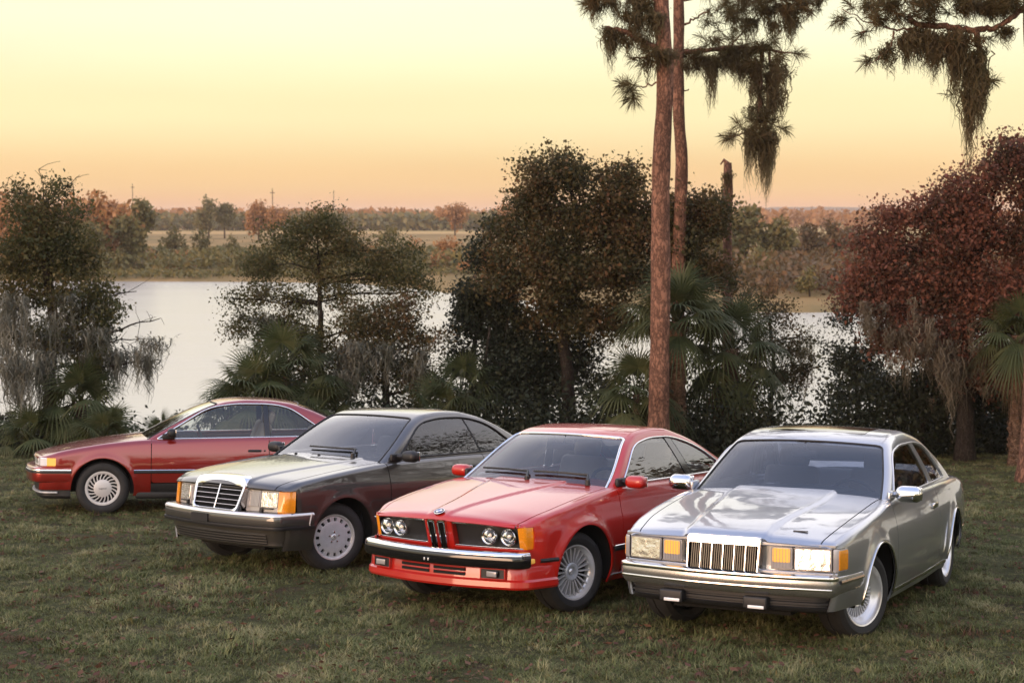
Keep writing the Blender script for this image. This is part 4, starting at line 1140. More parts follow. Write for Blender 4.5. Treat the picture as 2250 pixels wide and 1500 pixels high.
# ---------------------------------------------------------------- dark grey coupe with the wide framed grille
def dark_coupe():
    dlo = fillet([(-0.80, 0.985), (-1.24, 1.300), (-1.55, 1.340), (-1.95, 1.338), (-2.28, 1.26), (-2.56, 1.07), (-2.50, 0.995)], [0.03, 0.12, 0.12, 0.18, 0.2, 0.06, 0.03], 6)
    front = fillet([(-0.84, 0.993), (-1.25, 1.290), (-1.55, 1.329), (-1.90, 1.329), (-2.02, 0.997)], [0.02, 0.1, 0.1, 0.01, 0.01], 5)
    pil = fillet([(-1.905, 1.329), (-1.925, 1.329), (-2.045, 0.997), (-2.025, 0.997)], 0.003, 1)
    rear = fillet([(-1.93, 1.328), (-1.96, 1.326), (-2.27, 1.25), (-2.545, 1.07), (-2.49, 1.003), (-2.05, 0.998)], [0.01, 0.1, 0.2, 0.05, 0.03, 0.01], 5)
    def ridge(x, y):
        yc = 0.35 + 0.16 * smooth01(0.7, -0.6, x)
        return 0.012 * smooth01(yc + 0.02, yc - 0.03, np.abs(y)) * smooth01(-0.75, -0.6, x)
    sp = dict(paint='paint_anthracite', WB=2.715, nose=0.735, tail=-3.77, kf=0.120, kr=0.09, R=0.365, rt=0.312, flare=0.010, flw=0.04, zb=0.20, fz=0.24,
              W=[(-3.77, 0.70), (-3.70, 0.76), (-3.5, 0.80), (-2.6, 0.845), (-1.4, 0.862), (-0.4, 0.860), (0.2, 0.846), (0.45, 0.818), (0.65, 0.788), (0.71, 0.772), (0.735, 0.75)],
              prof=[(0.16, -0.05), (0.24, -0.03), (0.36, 0.0), (0.462, 0.006), (0.47, 0.0), (0.62, 0.006), (0.74, 0.002), (0.84, -0.020), (0.92, -0.046), (1.0, -0.078), (1.1, -0.12)],
              Zc=[(-3.77, 0.90), (-3.74, 0.95), (-3.65, 0.975), (-2.9, 1.03), (-2.5, 0.99), (-0.9, 1.005), (-0.7, 0.992), (-0.2, 0.950), (0.3, 0.898), (0.55, 0.865), (0.68, 0.838), (0.72, 0.815), (0.735, 0.785)],
              Ze=[(-3.77, 0.86), (-3.73, 0.90), (-3.5, 0.93), (-2.6, 0.965), (-1.8, 0.970), (-1.0, 0.962), (-0.5, 0.940), (0.0, 0.896), (0.4, 0.846), (0.6, 0.812), (0.70, 0.790), (0.735, 0.768)],
              rc=0.045, lampcut=(0.605, 0.572, 0.764), crown=2.4, ridge=ridge,
              yin=[(-3.77, 0.60), (-3.0, 0.62), (-2.85, 0.66), (-2.7, 0.70), (-1.8, 0.735), (-0.9, 0.735), (-0.8, 0.73), (-0.5, 0.715), (0.3, 0.70), (0.735, 0.645)],
              belt=[(-3.1, 0.985), (-2.2, 0.980), (-1.0, 0.968), (-0.5, 0.955)],
              Zg=[(-3.05, 0.985), (-2.92, 1.04), (-2.42, 1.29), (-2.2, 1.362), (-1.9, 1.410), (-1.65, 1.416), (-1.35, 1.398), (-1.18, 1.355), (-0.58, 1.000), (-0.46, 0.93)],
              Zg_flat=(1.05, 1.34), roofcrown=0.055, xm=-1.8, rg=0.045, cf=0.16, cr=0.12, inset=0.030, tumble=0.31, tcurve=0.40,
              apil=0.062, cpil=0.09, hdr=-1.19, rhdr=-2.40, door=(-0.60, -2.02, 0.30), cowl=-0.62, cowlk=0.17, deck=-2.95, wbase=-0.62,
              wins=[('door_window', front, 'side_glass'), ('window_divider', pil, 'black_plastic'), ('quarter_window', rear, 'side_glass')], dlo=dlo, wstrim=('black_plastic', 0.008), dlo_trim=('black_plastic', 0.008),
              sill_mat='cladding_pewter', idz=0.03, idx=-0.08, cowl_mat='paint_anthracite')
    c = Car('dark_grey_coupe', sp); root = c.root; warp = c.warp
    c.interior('interior_dark', 'interior_dark')
    MB().add(*box(0.50, 0.640, -0.69, 0.69, 0.48, 0.765, 12)).build('nose_panel', 'black_plastic', root, False, 0, warp)
    MB().add(*box(0.62, 0.725, -0.735, 0.735, 0.762, 0.781, 12)).build('lamp_brow', 'paint_anthracite', root, True, 30, warp, 0.004)
    # grille: broad chrome frame leaning back, dark honeycomb, centre bar, four slats
    tilt = lambda V: (lambda A: np.stack([A[:, 0] - (A[:, 2] - 0.56) * 0.36, A[:, 1], A[:, 2]], 1))(np.array(V, float))
    gx = 0.815
    outer = fillet([(-0.300, 0.570), (0.300, 0.570), (0.345, 0.800), (0.315, 0.862), (0.10, 0.874), (-0.10, 0.874), (-0.315, 0.862), (-0.345, 0.800)], [0.012, 0.012, 0.03, 0.04, 0.1, 0.1, 0.04, 0.03], 4)
    inner = fillet([(-0.274, 0.588), (0.274, 0.588), (0.308, 0.790), (0.10, 0.797), (0.0, 0.798), (-0.10, 0.797), (-0.308, 0.790), (-0.2925, 0.70)], [0.01, 0.01, 0.014, 0.05, 0.05, 0.05, 0.014, 0.02], 4)
    n = len(outer); assert n == len(inner)
    # match starts by angle
    def ring(pl, m=64):
        cy, cz = 0, 0.69; out = []
        P = np.array(densify(pl, 0.004, True)); ang = np.arctan2(P[:, 1] - cz, P[:, 0] - cy)
        o = np.argsort(ang); A = ang[o]; Q = P[o]
        for t in np.linspace(-math.pi, math.pi, m, endpoint=False):
            k = np.argmin(np.abs(A - t)); out.append(tuple(Q[k]))
        return out
    O = ring(outer); I = ring(inner); n = len(O); V = []; F = []
    mid = [(0.35 * a[0] + 0.65 * b[0], 0.35 * a[1] + 0.65 * b[1]) for a, b in zip(O, I)]
    for x, pl in ((gx - 0.13, O), (gx - 0.02, O), (gx - 0.004, [(a[0] * 0.985, 0.69 + (a[1] - 0.69) * 0.975) for a in O]), (gx, mid), (gx - 0.006, I), (gx - 0.05, I)):
        V += [(x, y, z) for y, z in pl]
    for k in range(5):
        for i in range(n): F.append((k * n + i, k * n + (i + 1) % n, (k + 1) * n + (i + 1) % n, (k + 1) * n + i))
    g = MB().add(V, F).build('grille', 'chrome', root, True, 40, tilt)
    MB().add(*plate(I, gx - 0.07, gx - 0.045)).build('grille_core', 'dark_void', g, False, 0, tilt)
    MB().add(*box(gx - 0.05, gx - 0.004, -0.008, 0.008, 0.575, 0.80)).build('grille_divider', 'chrome', g, True, 30, tilt, 0.003)
    for k in range(1, 5):
        z = 0.580 + 0.213 * k / 5; w = 0.276 + 0.030 * k / 5
        for s in (1, -1):
            y0, y1 = sorted((s * 0.009, s * w))
            MB().add(*box(gx - 0.042, gx - 0.016, y0, y1, z - 0.004, z + 0.004)).build('grille_bar', 'black_chrome', g, True, 30, tilt)
            MB().add(*box(gx - 0.0158, gx - 0.012, y0, y1, z - 0.0016, z + 0.0016)).build('grille_bar_edge', 'satin_alloy', g, True, 30, tilt)
    m = MB()
    for k in range(1, 18):
        for s in (1, -1): m.add(*box(gx - 0.046, gx - 0.03, s * 0.0155 * k - 0.0012, s * 0.0155 * k + 0.0012, 0.582, 0.79))
    m.build('grille_mesh', 'black_plastic', g, False, 0, tilt)
    # lamp units: inner fog section, headlight, amber corner
    lf = lambda V: warp((lambda A: np.stack([A[:, 0] - (A[:, 2] - 0.56) * 0.12, A[:, 1], A[:, 2]], 1))(np.array(V, float)))
    for s in (1, -1):
        for nm, y0, y1, mt in (('fog_lamp', 0.312, 0.468, 'grey_lens'), ('headlight', 0.474, 0.668, 'reflector')):
            a, b = sorted((s * y0, s * y1))
            h = MB().add(*plate(rect(a, b, 0.572, 0.762, 0.012), 0.62, 0.722)).build(nm, 'grey_lens', root, True, 30, lf, 0.004)
            MB().add(*plate(rect(a + 0.010, b - 0.010, 0.615, 0.750, 0.010), 0.70, 0.730)).build('lens', mt, h, True, 30, lf, 0.004)
            rb = MB()
            for q in range(1, 9):
                y = a + 0.01 + (b - a - 0.02) * q / 9
                rb.add(*box(0.728, 0.7325, y - 0.0012, y + 0.0012, 0.618, 0.747))
            rb.build('lens_rib', mt, h, False, 0, lf)
            if nm == 'headlight':
                MB().add(*box(0.73, 0.745, min(s * 0.50, s * 0.62), max(s * 0.50, s * 0.62), 0.600, 0.610)).add(*box(0.72, 0.745, s * 0.50 - 0.012, s * 0.50 + 0.012, 0.575, 0.612)).build('lamp_wiper', 'black_plastic', h, False, 0, lf)
        pth = densify(fillet([(0.735, s * 0.674), (0.735, s * 0.748), (0.62, s * 0.780)], [0, 0.05, 0], 8, False), 0.012)
        sg = 1 if s > 0 else -1
        t = MB().add(*sweep(pth, [(sg * a, b) for a, b in [(-0.03, 0.572), (0.0, 0.572), (0.006, 0.582), (0.006, 0.754), (0.0, 0.764), (-0.03, 0.764)]])).build('turn_signal', 'amber_lens', root, True, 30, lf)
        MB().add(*box(0.66, 0.719, min(s * 0.333, s * 0.80), max(s * 0.333, s * 0.80), 0.555, 0.571, 6)).build('lamp_sill_panel', 'cladding_pewter', root, True, 30, lf, 0.003)
    # bumper
    path = ubump(0.862, 0.115, 0.780, 0.37, 0.07, 0.062)
    b = MB().add(*sweep(path, [(-0.11, 0.572), (-0.03, 0.572), (-0.004, 0.562), (0.004, 0.545), (0.006, 0.482), (0.0, 0.463), (-0.03, 0.455), (-0.11, 0.452)])).build('front_bumper', 'cladding_pewter', root, True, 40)
    MB().add(*sweep(path, [(-0.03, 0.5725), (-0.006, 0.570), (0.006, 0.558), (0.007, 0.549), (-0.004, 0.549)])).build('bumper_bright_strip', 'bright_alloy', b, True, 40)
    MB().add(*sweep(path, [(0.0, 0.460), (0.012, 0.458), (0.014, 0.446), (0.008, 0.430), (-0.02, 0.428)])).build('bumper_rubber', 'black_plastic', b, True, 40)
    MB().add(*plate(rect(-0.22, 0.0, 0.462, 0.535, 0.006), 0.850, 0.877)).build('plate_holder', 'black_plastic', b, True, 30)
    for s in (1, -1):
        MB().add(*tube([(0.40, s * 0.845, 0.565), (0.425, s * 0.845, 0.47), (0.415, s * 0.842, 0.445)], 0.006, 6)).build('bumper_end_trim', 'bright_alloy', b)
    p3 = ubump(0.82, 0.120, 0.745, 0.37, 0.10, 0.08)
    p3 = [p for p in p3 if p[0] > 0.50]
    v = MB().add(*sweep(p3, [(-0.05, 0.445), (-0.005, 0.435), (-0.012, 0.39), (-0.030, 0.34), (-0.045, 0.305), (-0.045, 0.285), (-0.06, 0.270), (-0.12, 0.265)])).build('front_valance', 'cladding_pewter', root, True, 35)
    pr = [p for p in p3 if abs(p[1]) < 0.62]
    for k in range(4):
        z = 0.385 - 0.024 * k
        MB().add(*sweep(pr, [(-0.06, z), (-0.006 - k * 0.009, z - 0.002), (-0.006 - k * 0.009, z - 0.010), (-0.06, z - 0.012)])).build('valance_rib', 'cladding_pewter', v, True, 35)
        MB().add(*sweep(pr, [(-0.06, z - 0.0125), (-0.012 - k * 0.009, z - 0.0125), (-0.014 - k * 0.009, z - 0.0235), (-0.06, z - 0.0235)])).build('valance_groove', 'dark_void', v, False)
    for s in (1, -1):
        MB().add(*ribbon(c.ys, [(-2.715 + 0.375, 0.475), (-0.375, 0.475)], 0.014, 0.006, s)).build('side_strip', 'bright_alloy', root, True, 30)
    c.mirror(-0.79, 1.012, 'black_plastic', 0.925, (0.12, 0.17, 0.11), 'black_plastic')
    c.handle(-1.86, 0.86, 'black_plastic', 0.17, 0.03)
    c.wipers((0.34,), 0.62, 0.0)
    for y in (-0.32, 0.0):
        MB().add(*rbox((-0.50, y, 0.990), (0.03, 0.02, 0.018), 0.006)).build('washer_nozzle', 'black_plastic', root)
    # wheels: flat alloy disc, ring of fifteen holes, star in the middle
    rr = 0.204
    prof = [(rr - 0.02, -0.09), (rr - 0.012, 0.03), (rr - 0.002, 0.074), (rr + 0.006, 0.084), (rr + 0.003, 0.090), (rr - 0.006, 0.088), (rr - 0.012, 0.074), (rr - 0.020, 0.066), (rr - 0.024, 0.03)]
    def extra(o):
        # disc with holes: annulus sectors around each hole
        m = MB(); nh = 15; rc = 0.160; rh = 0.0135
        m.add(*lathe([(0.0, 0.078), (0.05, 0.080), (0.10, 0.080), (0.135, 0.077), (rc - rh - 0.002, 0.074)], 60))
        m.add(*lathe([(rc + rh + 0.002, 0.070), (rr - 0.014, 0.068)], 60))
        for k in range(nh):
            a = 2 * math.pi * (k + 0.5) / nh; hw = math.pi / nh - rh / rc * 1.05
            pts = []
            for r, h in ((rc - rh - 0.003, 0.074), (rc + rh + 0.003, 0.070)):
                for t in (-hw, 0, hw): pts.append((r * math.cos(a + t), h, r * math.sin(a + t)))
            pts += [(x, y - 0.03, z) for x, y, z in pts]
            m.add(pts, [(0, 1, 4, 3), (1, 2, 5, 4), (0, 3, 9, 6), (2, 8, 11, 5)])
        m.build('wheel_disc', 'satin_alloy', o, True, 30)
        MB().add(*lathe([(0.06, 0.020), (rr - 0.01, 0.020)], 32)).build('hole_backing', 'dark_void', o)
        s = MB().add(*lathe([(0, 0.090), (0.020, 0.089), (0.027, 0.084), (0.028, 0.076)], 24)).build('centre_cap', 'bright_alloy', o, True, 30)
        V, F = plate([(a, b) for a, b in star3(0.023)], 0.0885, 0.0935, 'y'); V = [(x, y, z) for x, y, z in V]
        MB().add(V, F).build('star_emblem', 'chrome', o, False)
        for k in range(5):
            a = 2 * math.pi * k / 5 + 0.3
            MB().add([(x + 0.048 * math.cos(a), y, z + 0.048 * math.sin(a)) for x, y, z in lathe([(0, 0.094), (0.008, 0.092), (0.010, 0.078)], 6)[0]], lathe([(0, 0.094), (0.008, 0.092), (0.010, 0.078)], 6)[1]).build('wheel_bolt', 'chrome', o, True, 30)
    c.wheels(wheel_maker(0.312, rr, 0.20, prof, 'bright_alloy', extra), 0.668, rad(-18))
    place_car(c, -2.18749, 14.29106, -2.24806)
    tag(root, 'dark grey coupe with a chrome framed grille and amber corner lamps beside the maroon coupe', 'car', 'coupes parked in a row on the lawn')
    return c
dark = dark_coupe()

# ---------------------------------------------------------------- maroon coupe seen from the side
def maroon_coupe():
    dlo = fillet([(-0.62, 0.895), (-1.23, 1.265), (-1.55, 1.312), (-1.98, 1.310), (-2.22, 1.265), (-2.66, 0.965), (-2.60, 0.925)], [0.03, 0.14, 0.12, 0.15, 0.12, 0.04, 0.03], 6)
    front = fillet([(-0.67, 0.905), (-1.24, 1.253), (-1.55, 1.300), (-1.88, 1.300), (-1.90, 0.918)], [0.02, 0.1, 0.1, 0.02, 0.01], 5)
    pil = fillet([(-1.885, 1.300), (-1.950, 1.299), (-1.970, 0.920), (-1.905, 0.918)], 0.004, 1)
    rear = fillet([(-1.955, 1.299), (-1.98, 1.298), (-2.21, 1.254), (-2.63, 0.968), (-2.59, 0.934), (-1.975, 0.920)], [0.01, 0.1, 0.12, 0.03, 0.03, 0.01], 5)
    sp = dict(paint='paint_maroon', WB=2.705, nose=0.835, tail=-3.80, kf=0.130, kr=0.10, R=0.362, rt=0.312, flare=0.014, flw=0.04, zb=0.225, fz=0.30,
              W=[(-3.80, 0.70), (-3.72, 0.76), (-3.5, 0.80), (-2.6, 0.842), (-1.4, 0.862), (-0.4, 0.858), (0.2, 0.842), (0.5, 0.822), (0.72, 0.79), (0.80, 0.765), (0.835, 0.73)],
              prof=[(0.18, -0.07), (0.24, -0.045), (0.34, -0.012), (0.46, 0.0), (0.58, 0.004), (0.70, -0.004), (0.80, -0.022), (0.90, -0.056), (1.0, -0.1)],
              Zc=[(-3.80, 0.88), (-3.76, 0.94), (-3.65, 0.97), (-3.0, 1.0), (-2.5, 0.96), (-0.8, 0.945), (-0.5, 0.93), (-0.15, 0.893), (0.25, 0.832), (0.6, 0.755), (0.76, 0.712), (0.82, 0.692), (0.835, 0.672)],
              Ze=[(-3.80, 0.83), (-3.75, 0.88), (-3.5, 0.915), (-2.6, 0.925), (-1.8, 0.915), (-1.0, 0.895), (-0.5, 0.880), (-0.1, 0.846), (0.25, 0.793), (0.6, 0.725), (0.76, 0.692), (0.82, 0.678), (0.835, 0.665)],
              rc=0.06, lampcut=(0.565, 0.578, 0.676), crown=2.2,
              yin=[(-3.80, 0.60), (-3.1, 0.62), (-2.95, 0.66), (-2.8, 0.70), (-1.8, 0.735), (-0.78, 0.735), (-0.66, 0.735), (-0.5, 0.72), (0.3, 0.68), (0.835, 0.60)],
              belt=[(-3.2, 0.940), (-2.2, 0.915), (-1.0, 0.893), (-0.4, 0.885)],
              Zg=[(-3.25, 0.945), (-3.05, 1.015), (-2.50, 1.262), (-2.25, 1.335), (-1.95, 1.366), (-1.65, 1.372), (-1.40, 1.352), (-1.22, 1.308), (-0.45, 0.935), (-0.34, 0.87)],
              Zg_flat=(1.0, 1.3), roofcrown=0.05, xm=-1.85, rg=0.05, cf=0.26, cr=0.16, inset=0.028, tumble=0.34, tcurve=0.35,
              apil=0.045, cpil=0.065, hdr=-1.27, rhdr=-2.36, door=(-0.56, -1.955, 0.375), cowl=-0.45, cowlk=0.26, deck=-3.08, wbase=-0.48,
              wins=[('door_window', front, 'side_glass'), ('door_pillar', pil, 'black_gloss'), ('quarter_window', rear, 'side_glass')], dlo=dlo, wstrim=('black_plastic', 0.008), dlo_trim=('chrome', 0.009),
              idx=-0.02, sill_mat='black_plastic')
    c = Car('maroon_coupe', sp); root = c.root; warp = c.warp
    c.interior('interior_tan', 'interior_dark')
    MB().add(*box(0.55, 0.730, -0.74, 0.74, 0.48, 0.665, 12)).build('nose_panel', 'paint_maroon', root, False, 0, warp)
    for s in (1, -1):
        a, b = sorted((s * 0.32, s * 0.655))
        h = MB().add(*plate(rect(a, b, 0.575, 0.672, 0.01), 0.70, 0.822)).build('headlight', 'grey_lens', root, True, 30, warp, 0.004)
        MB().add(*plate(rect(a + 0.008, b - 0.008, 0.583, 0.664, 0.008), 0.80, 0.828)).build('lens', 'lamp_lens', h, True, 30, warp, 0.004)
        pth = densify(fillet([(0.818, s * 0.66), (0.818, s * 0.745), (0.56, s * 0.806)], [0, 0.06, 0], 8, False), 0.012)
        sg = 1 if s > 0 else -1
        pr = [(-0.03, 0.578), (0.0, 0.576), (0.008, 0.586), (0.008, 0.668), (0.0, 0.678), (-0.03, 0.678)]
        k = int(len(pth) * 0.48)
        MB().add(*sweep(pth[:k + 1], [(sg * a, b) for a, b in pr])).build('side_headlight_lens', 'lamp_lens', h, True, 30, warp)
        MB().add(*sweep(pth[k:], [(sg * a, b) for a, b in pr])).build('turn_signal', 'amber_lit', root, True, 30, warp)
    g = MB().add(*plate(rect(-0.30, 0.30, 0.580, 0.665, 0.01), 0.76, 0.826)).build('grille', 'black_plastic', root, True, 30, warp)
    for k in range(4):
        MB().add(*box(0.80, 0.831, -0.295, 0.295, 0.594 + 0.019 * k, 0.599 + 0.019 * k, 6)).build('grille_bar', 'chrome', g, True, 30, warp)
    path = ubump(0.925, 0.140, 0.800, 0.36, 0.12, 0.045)
    b = MB().add(*sweep(path, [(-0.14, 0.573), (-0.04, 0.573), (-0.006, 0.558), (0.002, 0.53), (0.002, 0.43), (-0.006, 0.40), (-0.03, 0.385), (-0.12, 0.38)])).build('front_bumper', 'paint_maroon', root, True, 40)
    MB().add(*sweep(path, [(-0.01, 0.532), (0.010, 0.528), (0.012, 0.500), (0.0, 0.494)])).build('bumper_rubber', 'black_plastic', b, True, 40)
    MB().add(*sweep(path, [(0.0, 0.545), (0.012, 0.543), (0.014, 0.530), (0.004, 0.528)])).build('bumper_strip', 'chrome', b, True, 40)
    p3 = ubump(0.845, 0.14, 0.76, 0.37, 0.12, 0.05)
    v = MB().add(*sweep(p3, [(-0.05, 0.39), (-0.01, 0.383), (-0.02, 0.285), (-0.02, 0.27), (-0.02, 0.225), (-0.05, 0.19), (-0.10, 0.19)])).build('front_valance', 'black_plastic', root, True, 40)
    MB().add(*sweep([p for p in p3 if p[0] > 0.5], [(-0.02, 0.278), (0.008, 0.275), (0.008, 0.262), (-0.02, 0.258)])).build('valance_bead', 'satin_alloy', v, True, 40)
    for s in (1, -1):
        for x0, x1 in ((-2.705 + 0.36, -0.36), (-3.75, -2.705 - 0.36)):
            MB().add(*ribbon(c.ys, [(x0, 0.508), (x1, 0.508)], 0.034, 0.005, s, 0.010)).build('rub_strip', 'black_plastic', root, True, 30)
            MB().add(*ribbon(c.ys, [(x0, 0.530), (x1, 0.530)], 0.012, 0.010, s)).build('rub_strip_bead', 'chrome', root, True, 30)
        MB().add(*rbox((-1.35, s * 0.775, 0.235), (1.95, 0.10, 0.10), 0.03)).build('sill_skirt', 'black_plastic', root)
    c.mirror(-0.79, 0.975, 'black_plastic', 0.905, (0.11, 0.18, 0.11), 'black_plastic')
    c.handle(-1.78, 0.755, 'black_plastic', 0.16, 0.028)
    rr = 0.200
    prof = [(rr - 0.02, -0.09), (rr - 0.012, 0.03), (rr - 0.002, 0.070), (rr + 0.006, 0.080), (rr + 0.003, 0.087), (rr - 0.008, 0.088), (rr - 0.026, 0.084), (rr - 0.030, 0.078), (rr - 0.032, 0.05)]
    def extra(o):
        fins(20, 0.100, rr - 0.028, 0.082, 0.080, 0.013, 0.26, 0.0, 0.03, 0.017).build('turbine_fins', 'white_cover', o, False)
        MB().add(*lathe([(0.0, 0.094), (0.04, 0.093), (0.085, 0.088), (0.104, 0.082), (0.105, 0.05)], 36)).build('wheel_centre', 'white_cover', o, True, 30)
        MB().add(*lathe([(0.10, 0.045), (rr - 0.02, 0.045)], 32)).build('fin_backing', 'dark_void', o)
        t = bpy.data.curves.new('wheel_lettering', 'FONT'); t.body = 'Legend'; t.size = 0.030; t.align_x = 'CENTER'; t.align_y = 'CENTER'; t.extrude = 0.0006
        tm = bpy.data.objects.new('lettering_source', t); COL.objects.link(tm)
        dg = bpy.context.evaluated_depsgraph_get(); me = bpy.data.meshes.new_from_object(tm.evaluated_get(dg)); bpy.data.objects.remove(tm); bpy.data.curves.remove(t)
        me.transform(Matrix.Rotation(rad(180), 4, 'Z') @ Matrix.Rotation(rad(90), 4, 'X')); me.transform(Matrix.Translation((0, 0.0955, 0)))
        me.materials.clear()
        link('wheel_lettering', me, 'interior_grey', o)
    c.wheels(wheel_maker(0.312, rr, 0.20, prof, 'white_cover', extra), 0.705, rad(0))
    place_car(c, -5.05260, 18.89439, -2.91248)
    tag(root, 'low maroon coupe seen side on with white turbine wheel covers and amber side lamp', 'car', 'coupes parked in a row on the lawn')
    return c
maroon = maroon_coupe()

# ================================================================ plants
RNG = np.random.RandomState(11)
def leafmat(name, cols, trans=0.25, rough=0.6):
    """leaf colours vary from leaf to leaf"""
    m = bpy.data.materials.new(name); m.use_nodes = True
    n, l = m.node_tree.nodes, m.node_tree.links
    n.clear()
    o = n.new('ShaderNodeOutputMaterial'); mx = n.new('ShaderNodeMixShader'); d = n.new('ShaderNodeBsdfPrincipled'); t = n.new('ShaderNodeBsdfTranslucent')
    d.inputs['Roughness'].default_value = rough; d.inputs['Specular IOR Level'].default_value = 0.25
    g = n.new('ShaderNodeNewGeometry'); r = n.new('ShaderNodeValToRGB'); r.color_ramp.interpolation = 'LINEAR'
    e = r.color_ramp.elements
    while len(e) < len(cols): e.new(0.5)
    for k, c in enumerate(cols): e[k].position = k / max(1, len(cols) - 1); e[k].color = (*c, 1)
    ns = n.new('ShaderNodeTexNoise'); ns.inputs['Scale'].default_value = 1.3; ns.inputs['Detail'].default_value = 3
    l.new(g.outputs['Position'], ns.inputs['Vector'])
    ad = n.new('ShaderNodeMath'); ad.operation = 'MULTIPLY_ADD'; ad.inputs[1].default_value = 0.55; 
    sc = n.new('ShaderNodeMapRange'); sc.inputs['From Min'].default_value = 0.3; sc.inputs['From Max'].default_value = 0.7; sc.inputs['To Max'].default_value = 0.45
    l.new(ns.outputs['Fac'], sc.inputs['Value']); l.new(g.outputs['Random Per Island'], ad.inputs[0]); l.new(sc.outputs[0], ad.inputs[2])
    l.new(ad.outputs[0], r.inputs['Fac']); l.new(r.outputs[0], d.inputs['Base Color']); l.new(r.outputs[0], t.inputs['Color'])
    mx.inputs[0].default_value = trans
    l.new(d.outputs[0], mx.inputs[1]); l.new(t.outputs[0], mx.inputs[2]); l.new(mx.outputs[0], o.inputs[0])
    MAT[name] = m
    return m
leafmat('leaf_oak', [(0.028, 0.032, 0.014), (0.060, 0.060, 0.023), (0.12, 0.082, 0.034), (0.20, 0.095, 0.050)], 0.35)
leafmat('leaf_bright', [(0.034, 0.044, 0.018), (0.065, 0.072, 0.026), (0.12, 0.10, 0.036), (0.16, 0.095, 0.045)], 0.35)
leafmat('leaf_warm_lit', [(0.048, 0.044, 0.022), (0.12, 0.062, 0.038), (0.24, 0.088, 0.058), (0.30, 0.14, 0.075)], 0.35)  # red-brown stops put the warm light on the oak into its leaf colour
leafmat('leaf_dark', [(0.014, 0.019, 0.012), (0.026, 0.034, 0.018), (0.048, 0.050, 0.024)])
leafmat('palm_leaf', [(0.036, 0.050, 0.020), (0.070, 0.086, 0.032), (0.125, 0.125, 0.055)], 0.25, 0.65)
leafmat('palm_dead', [(0.16, 0.10, 0.055), (0.22, 0.14, 0.08)], 0.1, 0.8)
leafmat('needle', [(0.070, 0.074, 0.028), (0.15, 0.11, 0.044), (0.24, 0.135, 0.06)], 0.5)
leafmat('moss_grey', [(0.10, 0.105, 0.08), (0.17, 0.17, 0.135), (0.25, 0.235, 0.19)], 0.25, 0.9)
leafmat('moss_warm_lit', [(0.11, 0.095, 0.068), (0.19, 0.16, 0.115), (0.28, 0.23, 0.17)], 0.3, 0.9)  # the same hanging moss with warm light mixed into its colour
leafmat('moss_dark', [(0.12, 0.11, 0.055), (0.23, 0.165, 0.09)], 0.5, 0.9)
leafmat('leaf_far_rust_glow', [(0.22, 0.115, 0.050), (0.38, 0.180, 0.070), (0.46, 0.26, 0.10)], 0.15)  # rust leaves, with orange sunset light added to their colour
leafmat('leaf_far_brown', [(0.07, 0.062, 0.028), (0.14, 0.090, 0.042), (0.23, 0.125, 0.060)], 0.15)
leafmat('leaf_far_green_glow', [(0.075, 0.080, 0.030), (0.15, 0.13, 0.045), (0.26, 0.18, 0.062)], 0.15)  # green leaves, brightened towards orange to carry the sunset light
def barkmat(name, a, b_, scale, stretch, bump):
    m = bpy.data.materials.new(name); m.use_nodes = True
    n, l, b = nodes(m); b.inputs['Roughness'].default_value = 0.95; b.inputs['Specular IOR Level'].default_value = 0.1
    tc = n.new('ShaderNodeTexCoord'); mp = n.new('ShaderNodeMapping'); mp.inputs['Scale'].default_value = stretch
    v = n.new('ShaderNodeTexVoronoi'); v.inputs['Scale'].default_value = scale; v.feature = 'DISTANCE_TO_EDGE'
    ns = n.new('ShaderNodeTexNoise'); ns.inputs['Scale'].default_value = scale * 2; ns.inputs['Detail'].default_value = 7
    ns2 = n.new('ShaderNodeTexNoise'); ns2.inputs['Scale'].default_value = 1.2; ns2.inputs['Detail'].default_value = 3
    mxv = n.new('ShaderNodeMix'); mxv.data_type = 'RGBA'; mxv.blend_type = 'LINEAR_LIGHT'; mxv.inputs['Factor'].default_value = 0.12
    l.new(tc.outputs['Object'], mp.inputs['Vector']); l.new(mp.outputs[0], mxv.inputs['A']); l.new(mp.outputs[0], ns.inputs['Vector']); l.new(ns.outputs['Color'], mxv.inputs['B'])
    l.new(mxv.outputs['Result'], v.inputs['Vector']); l.new(tc.outputs['Object'], ns2.inputs['Vector'])
    r = n.new('ShaderNodeValToRGB'); r.color_ramp.elements[0].color = (*a, 1); r.color_ramp.elements[1].color = (*b_, 1); r.color_ramp.elements[1].position = 0.28
    mu = n.new('ShaderNodeMix'); mu.data_type = 'RGBA'; mu.blend_type = 'MULTIPLY'; mu.inputs['Factor'].default_value = 0.7
    cr = n.new('ShaderNodeValToRGB'); cr.color_ramp.elements[0].position = 0.3; cr.color_ramp.elements[0].color = (0.45, 0.42, 0.42, 1); cr.color_ramp.elements[1].position = 0.7; cr.color_ramp.elements[1].color = (1.25, 1.2, 1.2, 1)
    l.new(v.outputs['Distance'], r.inputs['Fac']); l.new(ns2.outputs['Fac'], cr.inputs['Fac']); l.new(r.outputs[0], mu.inputs['A']); l.new(cr.outputs[0], mu.inputs['B']); l.new(mu.outputs['Result'], b.inputs['Base Color'])
    bp = n.new('ShaderNodeBump'); bp.inputs['Distance'].default_value = bump; bp.inputs['Strength'].default_value = 1
    ad = n.new('ShaderNodeMath'); ad.operation = 'MULTIPLY_ADD'; ad.inputs[1].default_value = 0.5
    l.new(ns.outputs['Fac'], ad.inputs[0]); l.new(v.outputs['Distance'], ad.inputs[2]); l.new(ad.outputs[0], bp.inputs['Height']); l.new(bp.outputs[0], b.inputs['Normal'])
    MAT[name] = m
barkmat('bark_pine', (0.11, 0.062, 0.045), (0.36, 0.19, 0.125), 9, (1, 1, 0.45), 0.03)
